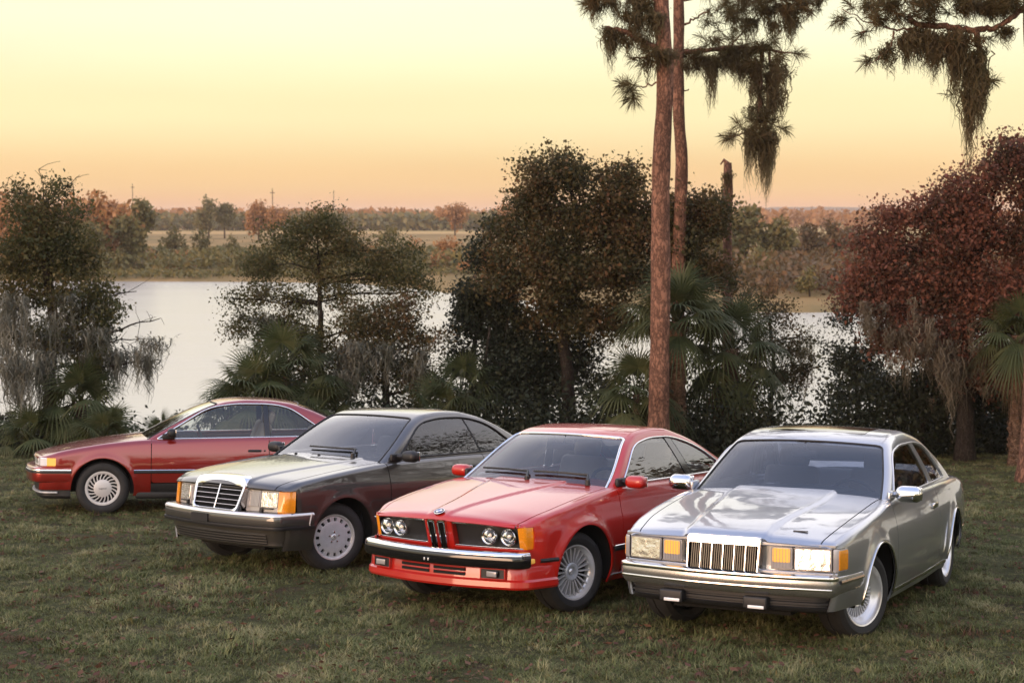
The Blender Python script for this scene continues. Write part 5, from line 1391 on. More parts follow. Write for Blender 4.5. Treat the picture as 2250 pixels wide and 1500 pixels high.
barkmat('bark_oak', (0.020, 0.017, 0.014), (0.065, 0.053, 0.043), 14, (1, 1, 0.3), 0.02)
barkmat('bark_palm', (0.09, 0.06, 0.04), (0.34, 0.21, 0.14), 11, (1, 1, 1.4), 0.03)
barkmat('bark_far', (0.05, 0.04, 0.03), (0.14, 0.10, 0.08), 3, (1, 1, 0.3), 0.02)

def unit(v): return v / (np.linalg.norm(v, axis=-1, keepdims=True) + 1e-9)
def leaf_quads(C, size, r, flat=0.0):
    """one kite-shaped leaf at each point"""
    n = len(C)
    a = unit(r.normal(size=(n, 3))); b = unit(np.cross(a, r.normal(size=(n, 3))))
    s = size * (0.45 + 1.25 * r.uniform(0, 1, (n, 1)) ** 2.2)
    p0 = C - a * s * 0.5; p2 = C + a * s * 0.5
    p1 = C + b * s * 0.30 - a * s * 0.05; p3 = C - b * s * 0.30 - a * s * 0.05
    V = np.stack([p0, p1, p2, p3], 1).reshape(-1, 3)
    F = np.arange(4 * n).reshape(n, 4)
    return V, F
def blob_points(blobs, n, r, clump=14, cr=0.16, shell=0.55, lump=7):
    """points gathered in twig-sized clumps, denser near each blob's surface"""
    sub = []
    for b in blobs:
        w_ = b[6] if len(b) > 6 else 1.0
        sub.append((*b[:3], b[3] * .62, b[4] * .62, b[5] * .62, w_ * 0.8))
        for _ in range(lump):
            o = unit(r.normal(size=3)) * np.array([0.75, 0.75, 0.75]); k_ = r.uniform(0.26, 0.52)
            sub.append((b[0] + o[0] * b[3], b[1] + o[1] * b[4], b[2] + o[2] * b[5], b[3] * k_, b[4] * k_, b[5] * k_ * 0.85, w_))
    blobs = sub
    vol = np.array([b[3] * b[4] * b[5] * (b[6] if len(b) > 6 else 1) for b in blobs]) ** 0.75
    cnt = np.maximum(2, (vol / vol.sum() * n / clump)).astype(int)
    P = []
    for b, k in zip(blobs, cnt):
        d = unit(r.normal(size=(k, 3))); rad_ = r.uniform(0, 1, (k, 1)) ** (1 / (1.5 + 3 * shell))
        # uneven outline
        wob = 1 + 0.22 * np.sin(d[:, :1] * 5 + b[0] * 3) * np.cos(d[:, 2:] * 6 + b[2] * 2) + 0.12 * r.normal(size=(k, 1))
        c = np.array(b[:3]) + d * rad_ * wob * np.array(b[3:6])
        cc = np.repeat(c, clump, 0) + r.normal(size=(k * clump, 3)) * cr * np.array([1, 1, 0.75])
        P.append(cc)
    return np.concatenate(P)
def limb(p0, p1, r0, r1, r, sag=0.15, k=8):
    p0 = np.array(p0, float); p1 = np.array(p1, float); L = np.linalg.norm(p1 - p0)
    o = r.normal(size=3) * L * sag; o[2] = abs(o[2]) * 0.6
    t = np.linspace(0, 1, k)[:, None]
    P = p0 * (1 - t) + p1 * t + o * (t * (1 - t) * 2) + r.normal(size=(k, 3)) * L * 0.012 * (t * (1 - t) * 4)
    return P, np.linspace(r0, r1, k)
def moss(anchors, r, strands=26, length=0.7, spread=0.14, wid=0.012):
    """hanging strands: each a wavy tapering ribbon"""
    V = []; F = []; K = 9
    A = np.repeat(np.array(anchors)[:, :3], strands, 0); m = len(A)
    Ls = np.repeat(np.array([a[3] if len(a) > 3 else length for a in anchors]), strands)
    off = r.normal(size=(m, 3)) * spread * np.repeat(r.uniform(0.35, 1.1, len(anchors)), strands)[:, None] * np.array([1, 1, 0.35])
    h = np.linalg.norm(off[:, :2], axis=1)
    L = Ls * r.uniform(0.15, 1.0, m) * np.clip(1.15 - h / (spread * 3.2), 0.2, 1)
    ph = r.uniform(0, 6.28, (m, 2)); w = wid * r.uniform(0.6, 1.6, m); ang = r.uniform(0, 3.14, m)
    rows = []
    for k in range(K):
        t = k / (K - 1)
        p = A + off * (1 - 0.35 * t)
        p = p + np.stack([0.045 * np.sin(ph[:, 0] + t * 11 + 2 * np.sin(ph[:, 1] * 3 + t * 5)), 0.045 * np.sin(ph[:, 1] + t * 10), -L * t + 0.03 * np.sin(ph[:, 0] * 2 + t * 13) * t], 1)
        ww = w * (1.0 - 0.85 * t)
        d = np.stack([np.cos(ang + t), np.sin(ang + t), np.zeros(m)], 1) * ww[:, None]
        rows.append(p - d); rows.append(p + d)
    R = np.stack(rows, 1)                                  # m, 2K, 3
    V = R.reshape(-1, 3); base = (np.arange(m) * 2 * K)[:, None]
    q = np.array([[2 * k, 2 * k + 1, 2 * k + 3, 2 * k + 2] for k in range(K - 1)])
    F = (base[:, None, :] + q[None]).reshape(-1, 4)
    return V, F
def blob(u, v, d, ru, rv, depth=None, w=1.0):
    c = pix(u, v, d); k = d / FPX
    return (c[0], c[1], c[2], ru * k, depth if depth else 0.8 * min(ru, rv) * k + 0.25, rv * k, w)
def ground_at(x, y): return float(gz(x, y))
def tree(name, label, base, trunk, blobs, n, leaf, size=0.055, bark='bark_oak', r0=0.10, group=None, seed=0, mosses=None, moss_mat='moss_grey', clump=14, cr=0.16, cat='tree', limbs=True, moss_kw=None, shell=0.55, extra_limbs=()):
    """trunk: world points above the base; blobs: crown lobes, each reached by a limb"""
    r = np.random.RandomState(100 + seed)
    b0 = np.array([base[0], base[1], ground_at(base[0], base[1]) - 0.06])
    root = empty(name, tuple(b0))
    loc = lambda V: np.asarray(V) - b0
    T = np.vstack([b0, np.array(trunk, float)])
    # smooth trunk
    tt = np.linspace(0, 1, len(T)); ts = np.linspace(0, 1, 6 * len(T))
    P = np.stack([np.interp(ts, tt, T[:, k]) for k in range(3)], 1)
    P[1:-1] = (P[:-2] + 2 * P[1:-1] + P[2:]) / 4
    P[1:] += r.normal(size=P[1:].shape) * r0 * 0.12
    R = r0 * np.interp(ts, [0, 0.08, 1], [1.35, 1.0, 0.45])
    m = MB().add(*tube(loc(P), R, 9))
    m.build('trunk', bark, root, True, 0)
    lm = MB()
    if limbs:
        for b in blobs:
            c = np.array(b[:3])
            k = np.argmin(np.linalg.norm(P - c, axis=1) + np.maximum(0, P[:, 2] - c[2] + 0.1) * 1.5 + (ts < 0.3) * 3)
            Q, rr = limb(P[k], c, max(0.012, R[k] * 0.5), 0.008, r, 0.12)
            lm.add(*tube(loc(Q), rr, 5))
            for _ in range(5):
                e = c + unit(r.normal(size=3)) * np.array(b[3:6]) * 0.85
                j = r.randint(3, 8)
                Q2, r2 = limb(Q[j], e, 0.010, 0.004, r, 0.12, 6)
                lm.add(*tube(loc(Q2), r2, 4))
    for p, q, a_, b_ in extra_limbs:
        Q, rr = limb(p, q, a_, b_, r, 0.10, 9); lm.add(*tube(loc(Q), rr, 5))
        for _ in range(7):
            j = r.randint(3, 9); e = Q[j] + r.normal(size=3) * np.linalg.norm(Q[-1] - Q[0]) * 0.22
            Q2, r2 = limb(Q[j], e, 0.006, 0.003, r, 0.1, 5); lm.add(*tube(loc(Q2), r2, 4))
    if lm.V: lm.build('limbs', bark, root, True, 0)
    if n:
        C = blob_points(blobs, n, r, clump, cr, shell)
        V, F = leaf_quads(C, size, r)
        fastmesh('crown', loc(V), F, leaf, root)
    if mosses:
        V, F = moss(mosses, r, **(moss_kw or {}))
        fastmesh('hanging_moss', loc(V), F, moss_mat, root)
    tag(root, label, cat, group)
    return root
def hang(us, vs, d, L, r=RNG, n=10, dj=0.6):
    """moss anchor points inside a pixel window at depth d"""
    out = []
    for _ in range(n):
        p = pix(r.uniform(*us), r.uniform(*vs), d + r.uniform(-dj, dj)); out.append((p[0], p[1], p[2], L * r.uniform(0.6, 1.3)))
    return out

def frond(r, L, R, droop, n=34, el=0.5, seg=4):
    """fan leaf: stalk along +x then blades spread round its end; returns verts, faces (stalk excluded)"""
    V = []; F = []
    tip = np.array([L * math.cos(el), 0, L * math.sin(el) - droop * L * 0.25])
    ax = np.array([math.cos(el - droop * 0.6), 0, math.sin(el - droop * 0.6)]); up = np.array([-ax[2], 0, ax[0]]); sd = np.array([0, 1.0, 0])
    for k in range(n):
        a = (k / (n - 1) - 0.5) * 2 * 2.15
        d = ax * math.cos(a) + sd * math.sin(a)
        d = d + up * (0.25 * math.cos(a * 1.2) - 0.12)
        d /= np.linalg.norm(d)
        len_ = R * (1.0 - 0.22 * abs(a) / 2.15) * r.uniform(0.85, 1.08)
        w = 0.020 * R / 0.7
        sd2 = np.cross(d, up); sd2 /= np.linalg.norm(sd2) + 1e-9
        i0 = len(V)
        for s in range(seg + 1):
            t = s / seg
            p = tip + d * len_ * t + np.array([0, 0, -1]) * (droop * 0.55 + 0.12) * len_ * t ** 2.2
            ww = w * (0.45 + 1.1 * t if t < 0.4 else 0.89 * (1 - t) / 0.6 + 0.02)
            V += [p - sd2 * ww, p + sd2 * ww]
        for s in range(seg):
            F.append((i0 + 2 * s, i0 + 2 * s + 1, i0 + 2 * s + 3, i0 + 2 * s + 2))
    return np.array(V), F, tip
def palm(name, label, base, height, nf, R, L, seed, trunk_r=0.13, group=None, boots=True, dead=4, cat='palm', zmax=1.35, lean=(0, 0), emin=-0.55):
    r = np.random.RandomState(500 + seed)
    g = ground_at(*base); b0 = np.array([base[0], base[1], g - 0.05])
    root = empty(name, tuple(b0))
    H = height
    top = np.array([lean[0], lean[1], H])
    if H > 0.5:
        n = 26; P = np.stack([np.linspace(0, top[0], n), np.linspace(0, top[1], n), np.linspace(0, H, n)], 1)
        rr = trunk_r * (1 + 0.06 * np.sin(np.arange(n) * 2.3)); rr[:3] *= 1.15
        MB().add(*tube(P, rr, 14)).build('trunk', 'bark_palm', root, True, 0)
        if boots:
            m = MB()
            for k in range(130):
                t = r.uniform(0.0, 1) ** 0.9; z = H * t; a = r.uniform(0, 6.283)
                c = P[int(t * (n - 1))]
                o = np.array([math.cos(a), math.sin(a), 0]); s = np.array([-math.sin(a), math.cos(a), 0])
                p0 = c + o * trunk_r * 0.9 + np.array([0, 0, -0.05]); p1 = c + o * (trunk_r + 0.045) + np.array([0, 0, 0.05]) + s * r.uniform(-0.02, 0.02); p2 = c + o * (trunk_r + 0.02) + np.array([0, 0, 0.10])
                w = 0.035
                m.add([p0 - s * w, p0 + s * w, p1 + s * w * 0.8, p1 - s * w * 0.8, p2 + s * w * 0.3, p2 - s * w * 0.3], [(0, 1, 2, 3), (3, 2, 4, 5)])
            o = m.build('leaf_bases', 'bark_palm', root, False); o['kind'] = 'stuff'
    st = MB()
    for k in range(nf + dead):
        isdead = k >= nf
        az = k * 2.39996 + r.uniform(-0.3, 0.3); el = zmax - (k / max(1, nf)) * (zmax - emin) + r.uniform(-0.15, 0.15)
        if isdead: el = -1.1 + r.uniform(-0.25, 0.2)
        dr = np.clip(0.95 - el * 0.5, 0.15, 1.2) * r.uniform(0.7, 1.2)
        V, F, tip = frond(r, L * r.uniform(0.8, 1.1), R * r.uniform(0.85, 1.1), dr, 30, el)
        c, s = math.cos(az), math.sin(az); M = np.array([[c, -s, 0], [s, c, 0], [0, 0, 1]])
        V = V @ M.T + top
        newmesh('dead_frond' if isdead else 'frond', V, F, 'palm_dead' if isdead else 'palm_leaf', root, False)
        st.add(*tube([top + np.array([0, 0, -0.05]), top + M @ (tip * 0.5 + np.array([0, 0, 0.04])), top + M @ tip], [0.016, 0.011, 0.007], 5))
    o = st.build('leaf_stalks', 'palm_leaf', root, True, 0); o['kind'] = 'stuff'
    tag(root, label, cat, group)
    return root
def needle_tuft(c, axis, r, n=110, L=0.24, w=0.0035):
    d = unit(np.array(axis) * 0.55 + r.normal(size=(n, 3)) * 0.75)
    s = unit(np.cross(d, r.normal(size=(n, 3)))) * w
    p0 = np.array(c) + np.array(axis) * r.uniform(-0.12, 0.06, (n, 1)); Ln = L * r.uniform(0.7, 1.15, (n, 1))
    p1 = p0 + d * Ln * 0.6; p2 = p0 + d * Ln - np.array([0, 0, 1]) * Ln * 0.14
    V = np.stack([p0 - s, p0 + s, p1 + s, p2, p1 - s], 1).reshape(-1, 3)
    F = np.arange(5 * n).reshape(n, 5)
    return V, F

# ---------------------------------------------------------------- trees on the near bank
def at(u, d): return ((u - 1125) / FPX * d, d)
def P(u, v, d): return pix(u, v, d)
def mossy_left():
    d = 28.5
    bl = [blob(110, 475, d, 85, 60), blob(120, 560, d, 95, 75), blob(160, 640, d, 85, 65), blob(55, 640, d, 60, 70), blob(215, 690, d, 55, 50), blob(40, 425, d, 26, 26), blob(125, 425, d, 26, 34),
          blob(60, 730, d, 70, 45), blob(150, 740, d, 75, 50), blob(195, 800, d, 35, 60), blob(80, 540, d - 0.5, 60, 60), blob(20, 560, d, 40, 60), blob(190, 560, d, 40, 50)]
    ms = hang((0, 120), (640, 800), d - 0.5, 1.25, n=26) + hang((100, 190), (640, 760), d - 0.3, 0.7, n=16) + hang((170, 240), (700, 800), d, 0.8, n=12) + hang((0, 60), (780, 880), d - 0.7, 1.0, n=16) + hang((245, 345), (770, 800), d, 0.75, n=13) + hang((300, 355), (735, 775), d, 0.5, n=6)
    ex = [(P(150, 760, d), P(350, 700, d), 0.03, 0.008), (P(170, 820, d), P(352, 790, d), 0.035, 0.008), (P(140, 700, d), P(300, 640, d), 0.03, 0.007), (P(180, 760, d), P(330, 745, d), 0.025, 0.006),
          (P(110, 450, d), P(175, 385, d), 0.015, 0.004), (P(95, 440, d), P(85, 372, d), 0.015, 0.004), (P(60, 440, d), P(20, 390, d), 0.012, 0.004)]
    tree('mossy_oak', 'tall ragged tree draped in grey moss with bare twigs reaching over the lake', at(110, d), [P(105, 850, d), P(120, 700, d), P(95, 560, d), P(100, 440, d)], bl, 34000, 'leaf_bright', 0.062, r0=0.13, seed=1, mosses=ms, extra_limbs=ex, moss_kw=dict(strands=30, spread=0.16, wid=0.010), cr=0.13, group='trees along the near bank')
    d2 = 30.0
    tree('mossy_oak', 'slim moss hung trunk behind the ragged mossy tree', at(215, d2), [P(212, 880, d2), P(206, 760, d2), P(215, 690, d2)], [blob(215, 720, d2, 28, 60), blob(205, 830, d2, 26, 60)], 2600, 'leaf_dark', 0.06, r0=0.06, seed=2, mosses=hang((190, 235), (700, 820), d2, 0.7, n=10), group='trees along the near bank')
def lake_tree():
    d = 31
    bl = [blob(640, 530, d, 90, 50, None, .8), blob(760, 540, d, 80, 55, None, .8), blob(700, 490, d, 70, 34, None, .8), blob(590, 580, d, 55, 40, None, .7), blob(840, 600, d, 60, 50, None, .7), blob(905, 610, d, 42, 38, None, .6), blob(690, 600, d, 80, 45, None, .6), blob(640, 660, d, 60, 40, None, .5), blob(560, 650, d, 56, 40, None, .6),
          blob(545, 705, d, 45, 45, None, .5), blob(620, 730, d, 55, 50, None, .6), blob(760, 650, d, 60, 45, None, .5), blob(650, 800, d, 55, 45, None, .6), blob(865, 550, d, 55, 40, None, .6), blob(775, 720, d, 45, 45, None, .5), blob(930, 640, d, 30, 34, None, .5), blob(510, 655, d, 24, 20, None, .5), blob(720, 850, d, 50, 50, None, .6), blob(590, 800, d, 34, 40, None, .4), blob(680, 740, d, 60, 50, None, .6), blob(640, 860, d, 60, 45, None, .8), blob(760, 790, d, 50, 55, None, .7)]
    ms = hang((560, 620), (690, 730), d, 0.6, n=11) + hang((530, 700), (640, 740), d, 0.3, n=16) + hang((660, 760), (760, 800), d, 0.4, n=8)
    tree('lake_oak', 'airy small leaved tree with one slender trunk standing before open water', at(706, d), [P(706, 820, d), P(704, 700, d), P(702, 640, d), P(700, 560, d)], bl, 60000, 'leaf_bright', 0.052, r0=0.075, seed=3, mosses=ms, cr=0.15, shell=0.1, clump=6, group='trees along the near bank', moss_kw=dict(strands=22, spread=0.10, wid=0.009),
         extra_limbs=[(P(706, 850, d), P(560, 740, d), 0.035, 0.01), (P(704, 790, d), P(790, 700, d), 0.03, 0.008)])
    d = 29.8
    bl = [blob(830, 700, d, 70, 45), blob(870, 740, d, 60, 55), blob(800, 770, d, 55, 50), blob(900, 690, d, 42, 40), blob(935, 760, d, 45, 50), blob(850, 820, d, 75, 45), blob(770, 830, d, 40, 60), blob(930, 850, d, 40, 50)]
    ms = hang((770, 930), (720, 830), d - 0.3, 0.8, n=30) + hang((745, 800), (760, 850), d - 0.4, 0.7, n=14)
    tree('mossy_shrub', 'bushy oak hung with a thick curtain of grey moss', at(850, d), [P(850, 900, d), P(845, 800, d), P(850, 720, d)], bl, 21000, 'leaf_oak', 0.056, r0=0.09, seed=4, mosses=ms, cr=0.13, group='trees along the near bank', moss_kw=dict(strands=30, spread=0.15, wid=0.011))
def central_oaks():
    d = 30.5
    bl = [blob(1190, 400, d, 52, 46), blob(1240, 380, d, 42, 36), blob(1165, 365, d, 24, 22), blob(1225, 350, d, 26, 18), blob(1270, 400, d, 26, 36), blob(1365, 400, d, 48, 38), blob(1350, 440, d, 65, 45), blob(1210, 470, d, 85, 55), blob(1300, 490, d, 90, 60), blob(1395, 500, d, 60, 70),
          blob(1180, 560, d, 90, 60), blob(1270, 600, d, 110, 70), blob(1370, 600, d, 80, 80), blob(1130, 510, d, 50, 32), blob(1120, 620, d, 70, 50), blob(1230, 690, d, 90, 60), blob(1320, 700, d, 70, 60), blob(1530, 450, d, 45, 40), blob(1520, 520, d, 60, 55), blob(1570, 480, d, 30, 40), blob(1460, 470, d, 50, 60), blob(1540, 600, d, 55, 50), blob(1465, 560, d, 60, 60), blob(1595, 610, d, 34, 40, None, .7), blob(1150, 440, d, 24, 30, None, .6), blob(1320, 385, d, 20, 18, None, .6), blob(1100, 560, d, 34, 40, None, .7)]
    tree('live_oak', 'broad dark oak with two rounded tops behind the pine trunks', at(1250, d), [P(1248, 860, d), P(1240, 740, d), P(1262, 620, d), P(1270, 500, d)], bl, 95000, 'leaf_oak', 0.072, r0=0.15, seed=5, shell=0.3, clump=10, cr=0.17, group='trees along the near bank', mosses=hang((1180, 1420), (560, 720), d, 0.4, n=22), moss_mat='moss_dark', moss_kw=dict(strands=18, spread=0.12))
    d = 31
    bl = [blob(1040, 640, d, 45, 26), blob(1075, 670, d, 70, 42), blob(1025, 715, d, 36, 36), blob(1120, 720, d, 75, 45), blob(1060, 560, d, 34, 40, None, .6), blob(1090, 500, d, 26, 26, None, .6), blob(1180, 770, d, 60, 45), blob(1010, 790, d, 30, 40, None, .6)]
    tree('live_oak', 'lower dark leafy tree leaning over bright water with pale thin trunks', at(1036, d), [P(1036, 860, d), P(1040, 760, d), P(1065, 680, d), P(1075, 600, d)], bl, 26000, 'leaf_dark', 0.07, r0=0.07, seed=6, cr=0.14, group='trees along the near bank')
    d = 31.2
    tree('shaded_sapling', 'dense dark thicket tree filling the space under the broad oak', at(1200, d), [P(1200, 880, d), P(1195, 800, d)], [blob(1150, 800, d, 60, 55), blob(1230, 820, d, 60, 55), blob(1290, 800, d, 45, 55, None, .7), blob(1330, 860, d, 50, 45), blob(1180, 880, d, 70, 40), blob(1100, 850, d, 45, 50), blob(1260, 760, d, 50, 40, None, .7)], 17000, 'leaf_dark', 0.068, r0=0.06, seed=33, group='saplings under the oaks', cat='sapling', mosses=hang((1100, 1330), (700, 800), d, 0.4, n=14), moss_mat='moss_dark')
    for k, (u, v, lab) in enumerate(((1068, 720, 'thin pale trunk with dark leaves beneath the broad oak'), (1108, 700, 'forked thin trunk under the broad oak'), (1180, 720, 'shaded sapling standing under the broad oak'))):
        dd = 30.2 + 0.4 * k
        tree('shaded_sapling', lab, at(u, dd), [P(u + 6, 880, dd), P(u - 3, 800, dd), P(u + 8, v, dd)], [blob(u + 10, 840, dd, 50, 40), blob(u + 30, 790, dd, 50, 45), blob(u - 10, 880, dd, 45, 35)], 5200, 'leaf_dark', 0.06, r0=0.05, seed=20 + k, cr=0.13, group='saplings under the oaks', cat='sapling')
    d = 31.5
    bl = [blob(1640, 670, d, 60, 40), blob(1700, 690, d, 55, 45), blob(1680, 760, d, 55, 50), blob(1740, 750, d, 50, 55, None, .6), blob(1780, 740, d, 26, 40, None, .5), blob(1720, 820, d, 45, 50), blob(1650, 830, d, 60, 50), blob(1770, 800, d, 26, 40, None, .4)]
    tree('waterside_shrub', 'thin leaved shrub with dark moss tassels before bright water', at(1690, d), [P(1695, 880, d), P(1700, 780, d), P(1690, 700, d)], bl, 10000, 'leaf_oak', 0.055, r0=0.06, seed=7, cr=0.13, shell=.2, mosses=hang((1735, 1790), (740, 810), d, 0.9, n=9) + hang((1690, 1725), (800, 850), d, 0.5, n=5), moss_mat='moss_dark', group='trees along the near bank', moss_kw=dict(strands=24, spread=0.09))
    d = 30.8
    bl = [blob(1860, 700, d, 45, 34, None, .6), blob(1850, 790, d, 40, 40), blob(1890, 830, d, 55, 55), blob(1920, 770, d, 50, 50), blob(1840, 860, d, 35, 30)]
    tree('waterside_shrub', 'dark rounded shrub between bright water and the warm lit oak', at(1885, d), [P(1885, 900, d), P(1880, 820, d), P(1880, 740, d)], bl, 10500, 'leaf_dark', 0.06, r0=0.06, seed=8, cr=0.14, group='trees along the near bank')
def warm_lit_oak():
    d = 28.5
    bl = [blob(1985, 480, d, 52, 26), blob(2050, 450, d, 55, 40), blob(2110, 420, d, 50, 45), blob(2180, 380, d, 50, 60), blob(2230, 340, d, 45, 60), blob(2280, 380, d, 60, 90), blob(1960, 540, d, 70, 45), blob(2060, 530, d, 85, 60), blob(2160, 500, d, 80, 70), blob(2260, 500, d, 70, 80),
          blob(1920, 590, d, 50, 40), blob(1990, 630, d, 85, 60), blob(2090, 640, d, 90, 70), blob(2190, 620, d, 90, 75), blob(1930, 660, d, 55, 45), blob(2010, 710, d, 70, 45), blob(2110, 740, d, 80, 55), blob(2210, 720, d, 70, 60), blob(1885, 620, d, 30, 30, None, .6), blob(2290, 640, d, 60, 80), blob(1900, 530, d, 40, 26, None, .5), blob(1865, 650, d, 34, 36, None, .6), blob(1955, 470, d, 30, 22), blob(2240, 800, d, 50, 50), blob(2150, 800, d, 50, 40), blob(2000, 765, d, 40, 34, None, .7), blob(2190, 850, d + 0.5, 50, 45, None, .7), blob(2090, 810, d + 0.5, 45, 40, None, .7), blob(1945, 745, d, 34, 30, None, .6)]
    ms = []
    for _ in range(150):
        u = RNG.uniform(1890, 2245); v0 = np.interp(u, [1890, 1950, 2030, 2110, 2245], [660, 720, 745, 780, 770])
        long_ = 1.25 if 2050 < u < 2125 else 0.85 if 1960 < u < 2025 else 0.5
        q = pix(u, v0 + RNG.normal() * 34, d + RNG.uniform(-1.0, 0.3)); ms.append((q[0], q[1], q[2], long_ * RNG.uniform(0.4, 1.25)))
    tree('warm_lit_oak', 'large oak with leaves reddened by warm light and pale hanging moss', at(2130, d), [P(2125, 860, d), P(2110, 740, d), P(2130, 600, d), P(2170, 480, d)], bl, 95000, 'leaf_warm_lit', 0.072, r0=0.17, seed=19, moss_mat='moss_warm_lit', mosses=ms, cr=0.17, shell=0.3, clump=10, group='trees along the near bank', moss_kw=dict(strands=20, spread=0.10, wid=0.008))
    d = 29.4
    tree('shaded_sapling', 'dark understory tree beneath the warm lit oak', at(2030, d), [P(2030, 880, d), P(2035, 800, d)], [blob(2030, 850, d, 80, 60), blob(2120, 860, d, 70, 60), blob(1960, 870, d, 50, 45), blob(2200, 850, d, 60, 60), blob(2080, 790, d, 70, 45, None, .6), blob(2170, 790, d, 50, 45, None, .6)], 24000, 'leaf_dark', 0.065, r0=0.07, seed=10, group='saplings under the oaks', cat='sapling')
mossy_left(); lake_tree(); central_oaks(); warm_lit_oak()

# ---------------------------------------------------------------- pines with moss
def pine(name, label, d, path, r_bot, r_top, branches, tufts, mosses, seed, group='pines on the near bank'):
    """path: pixel points of the trunk from the foot up; branches: lists of pixel points; tufts: (u, v, du, dv)"""
    r = np.random.RandomState(700 + seed)
    foot = at(path[0][0], d); b0 = np.array([foot[0], foot[1], ground_at(*foot) - 0.08])
    root = empty(name, tuple(b0))
    T = [b0] + [P(u, v, d) for u, v in path[1:]]
    T = np.array(T); t = np.linspace(0, 1, len(T)); ts = np.linspace(0, 1, 60)
    Q = np.stack([np.interp(ts, t, T[:, k]) for k in range(3)], 1)
    for _ in range(3): Q[1:-1] = (Q[:-2] + 2 * Q[1:-1] + Q[2:]) / 4
    R = np.interp(ts, [0, 0.05, 1], [r_bot * 1.25, r_bot, r_top]) * (1 + 0.03 * np.sin(ts * 37) + 0.02 * np.sin(ts * 91))
    MB().add(*tube(Q - b0, R, 20)).build('trunk', 'bark_pine', root, True, 0)
    for br in branches:
        pts = np.array([P(u, v, d + dz) for u, v, dz, rr in br]); rad_ = np.array([x[3] for x in br])
        s = np.linspace(0, 1, len(pts)); s2 = np.linspace(0, 1, 5 * len(pts))
        pp = np.stack([np.interp(s2, s, pts[:, k]) for k in range(3)], 1)
        for _ in range(2): pp[1:-1] = (pp[:-2] + 2 * pp[1:-1] + pp[2:]) / 4
        pp[1:-1] += r.normal(size=pp[1:-1].shape) * 0.012
        MB().add(*tube(pp - b0, np.interp(s2, s, rad_), 6)).build('branch', 'bark_pine', root, True, 0)
    VV = []; FF = []; n = 0
    for tf in tufts:
        u, v, du, dv = tf[:4]; L = tf[4] if len(tf) > 4 else 0.26; cnt = tf[5] if len(tf) > 5 else 90
        a = np.array([du, r.uniform(-0.6, 0.6), -dv], float); a /= np.linalg.norm(a) + 1e-9
        V, F = needle_tuft(P(u, v, d + r.uniform(-0.5, 0.5)), a, r, cnt, L)
        VV.append(V - b0); FF.append(F + n); n += len(V)
    if VV: fastmesh('needles', np.concatenate(VV), np.concatenate(FF), 'needle', root)
    if mosses:
        V, F = moss(mosses, r, 34, 0.8, 0.10, 0.010)
        fastmesh('hanging_moss', V - b0, F, 'moss_dark', root)
    tag(root, label, 'pine', group)
    return root
rr_ = np.random.RandomState(77)
def scatter(us, vs, n, L=0.24, cnt=70): return [(rr_.uniform(*us), rr_.uniform(*vs), rr_.uniform(-1, 1), rr_.uniform(-0.8, 0.6), L, cnt) for _ in range(n)]
d = 27.6
hg = lambda us, vs, L, n: hang(us, vs, d, L, rr_, n, 0.3)
pine('slash_pine', 'thick reddish pine trunk rising past a stubby moss covered branch', d, [(1449, 940), (1449, 800), (1452, 600), (1451, 450), (1454, 330), (1462, 200), (1459, 100), (1452, 0), (1448, -160), (1452, -420), (1450, -700)], 0.185, 0.11,
     [[(1460, 110, 0, .06), (1410, 90, 0, .055), (1370, 68, -.1, .05), (1330, 62, -.1, .04)], [(1455, 180, 0, .02), (1425, 188, 0, .015), (1392, 195, 0, .01)], [(1450, 140, 0, .03), (1410, 125, .2, .02), (1385, 130, .2, .015)],
      [(1450, -20, 0, .05), (1380, -30, .2, .04), (1300, -10, .2, .02)], [(1452, -300, 0, .05), (1330, -360, .3, .04), (1200, -380, .4, .02)], [(1452, -420, 0, .05), (1560, -480, .3, .04), (1700, -470, .4, .02)]],
     [(1385, 195, -.6, .6, .30, 150), (1375, 185, -1, 0, .28, 120), (1392, 215, 0, 1, .28, 120), (1395, 130, -.5, -.2, .22, 60), (1415, 145, -.5, .4, .22, 60)] + scatter((1290, 1340), (-30, 20), 10) + scatter((1330, 1430), (-40, 40), 12) + scatter((1180, 1350), (-420, -330), 18, .28, 80) + scatter((1380, 1520), (-760, -600), 26, .3, 90) + scatter((1600, 1740), (-520, -430), 16, .28, 80) + scatter((1400, 1500), (90, 150), 10, .2, 60),
     hg((1330, 1420), (60, 95), .42, 14) + hg((1335, 1360), (70, 80), .75, 6) + hg((1385, 1450), (-20, 60), .7, 20) + hg((1300, 1390), (-10, 10), .45, 10) + hg((1420, 1480), (100, 130), .5, 8), 1)
d = 30.0
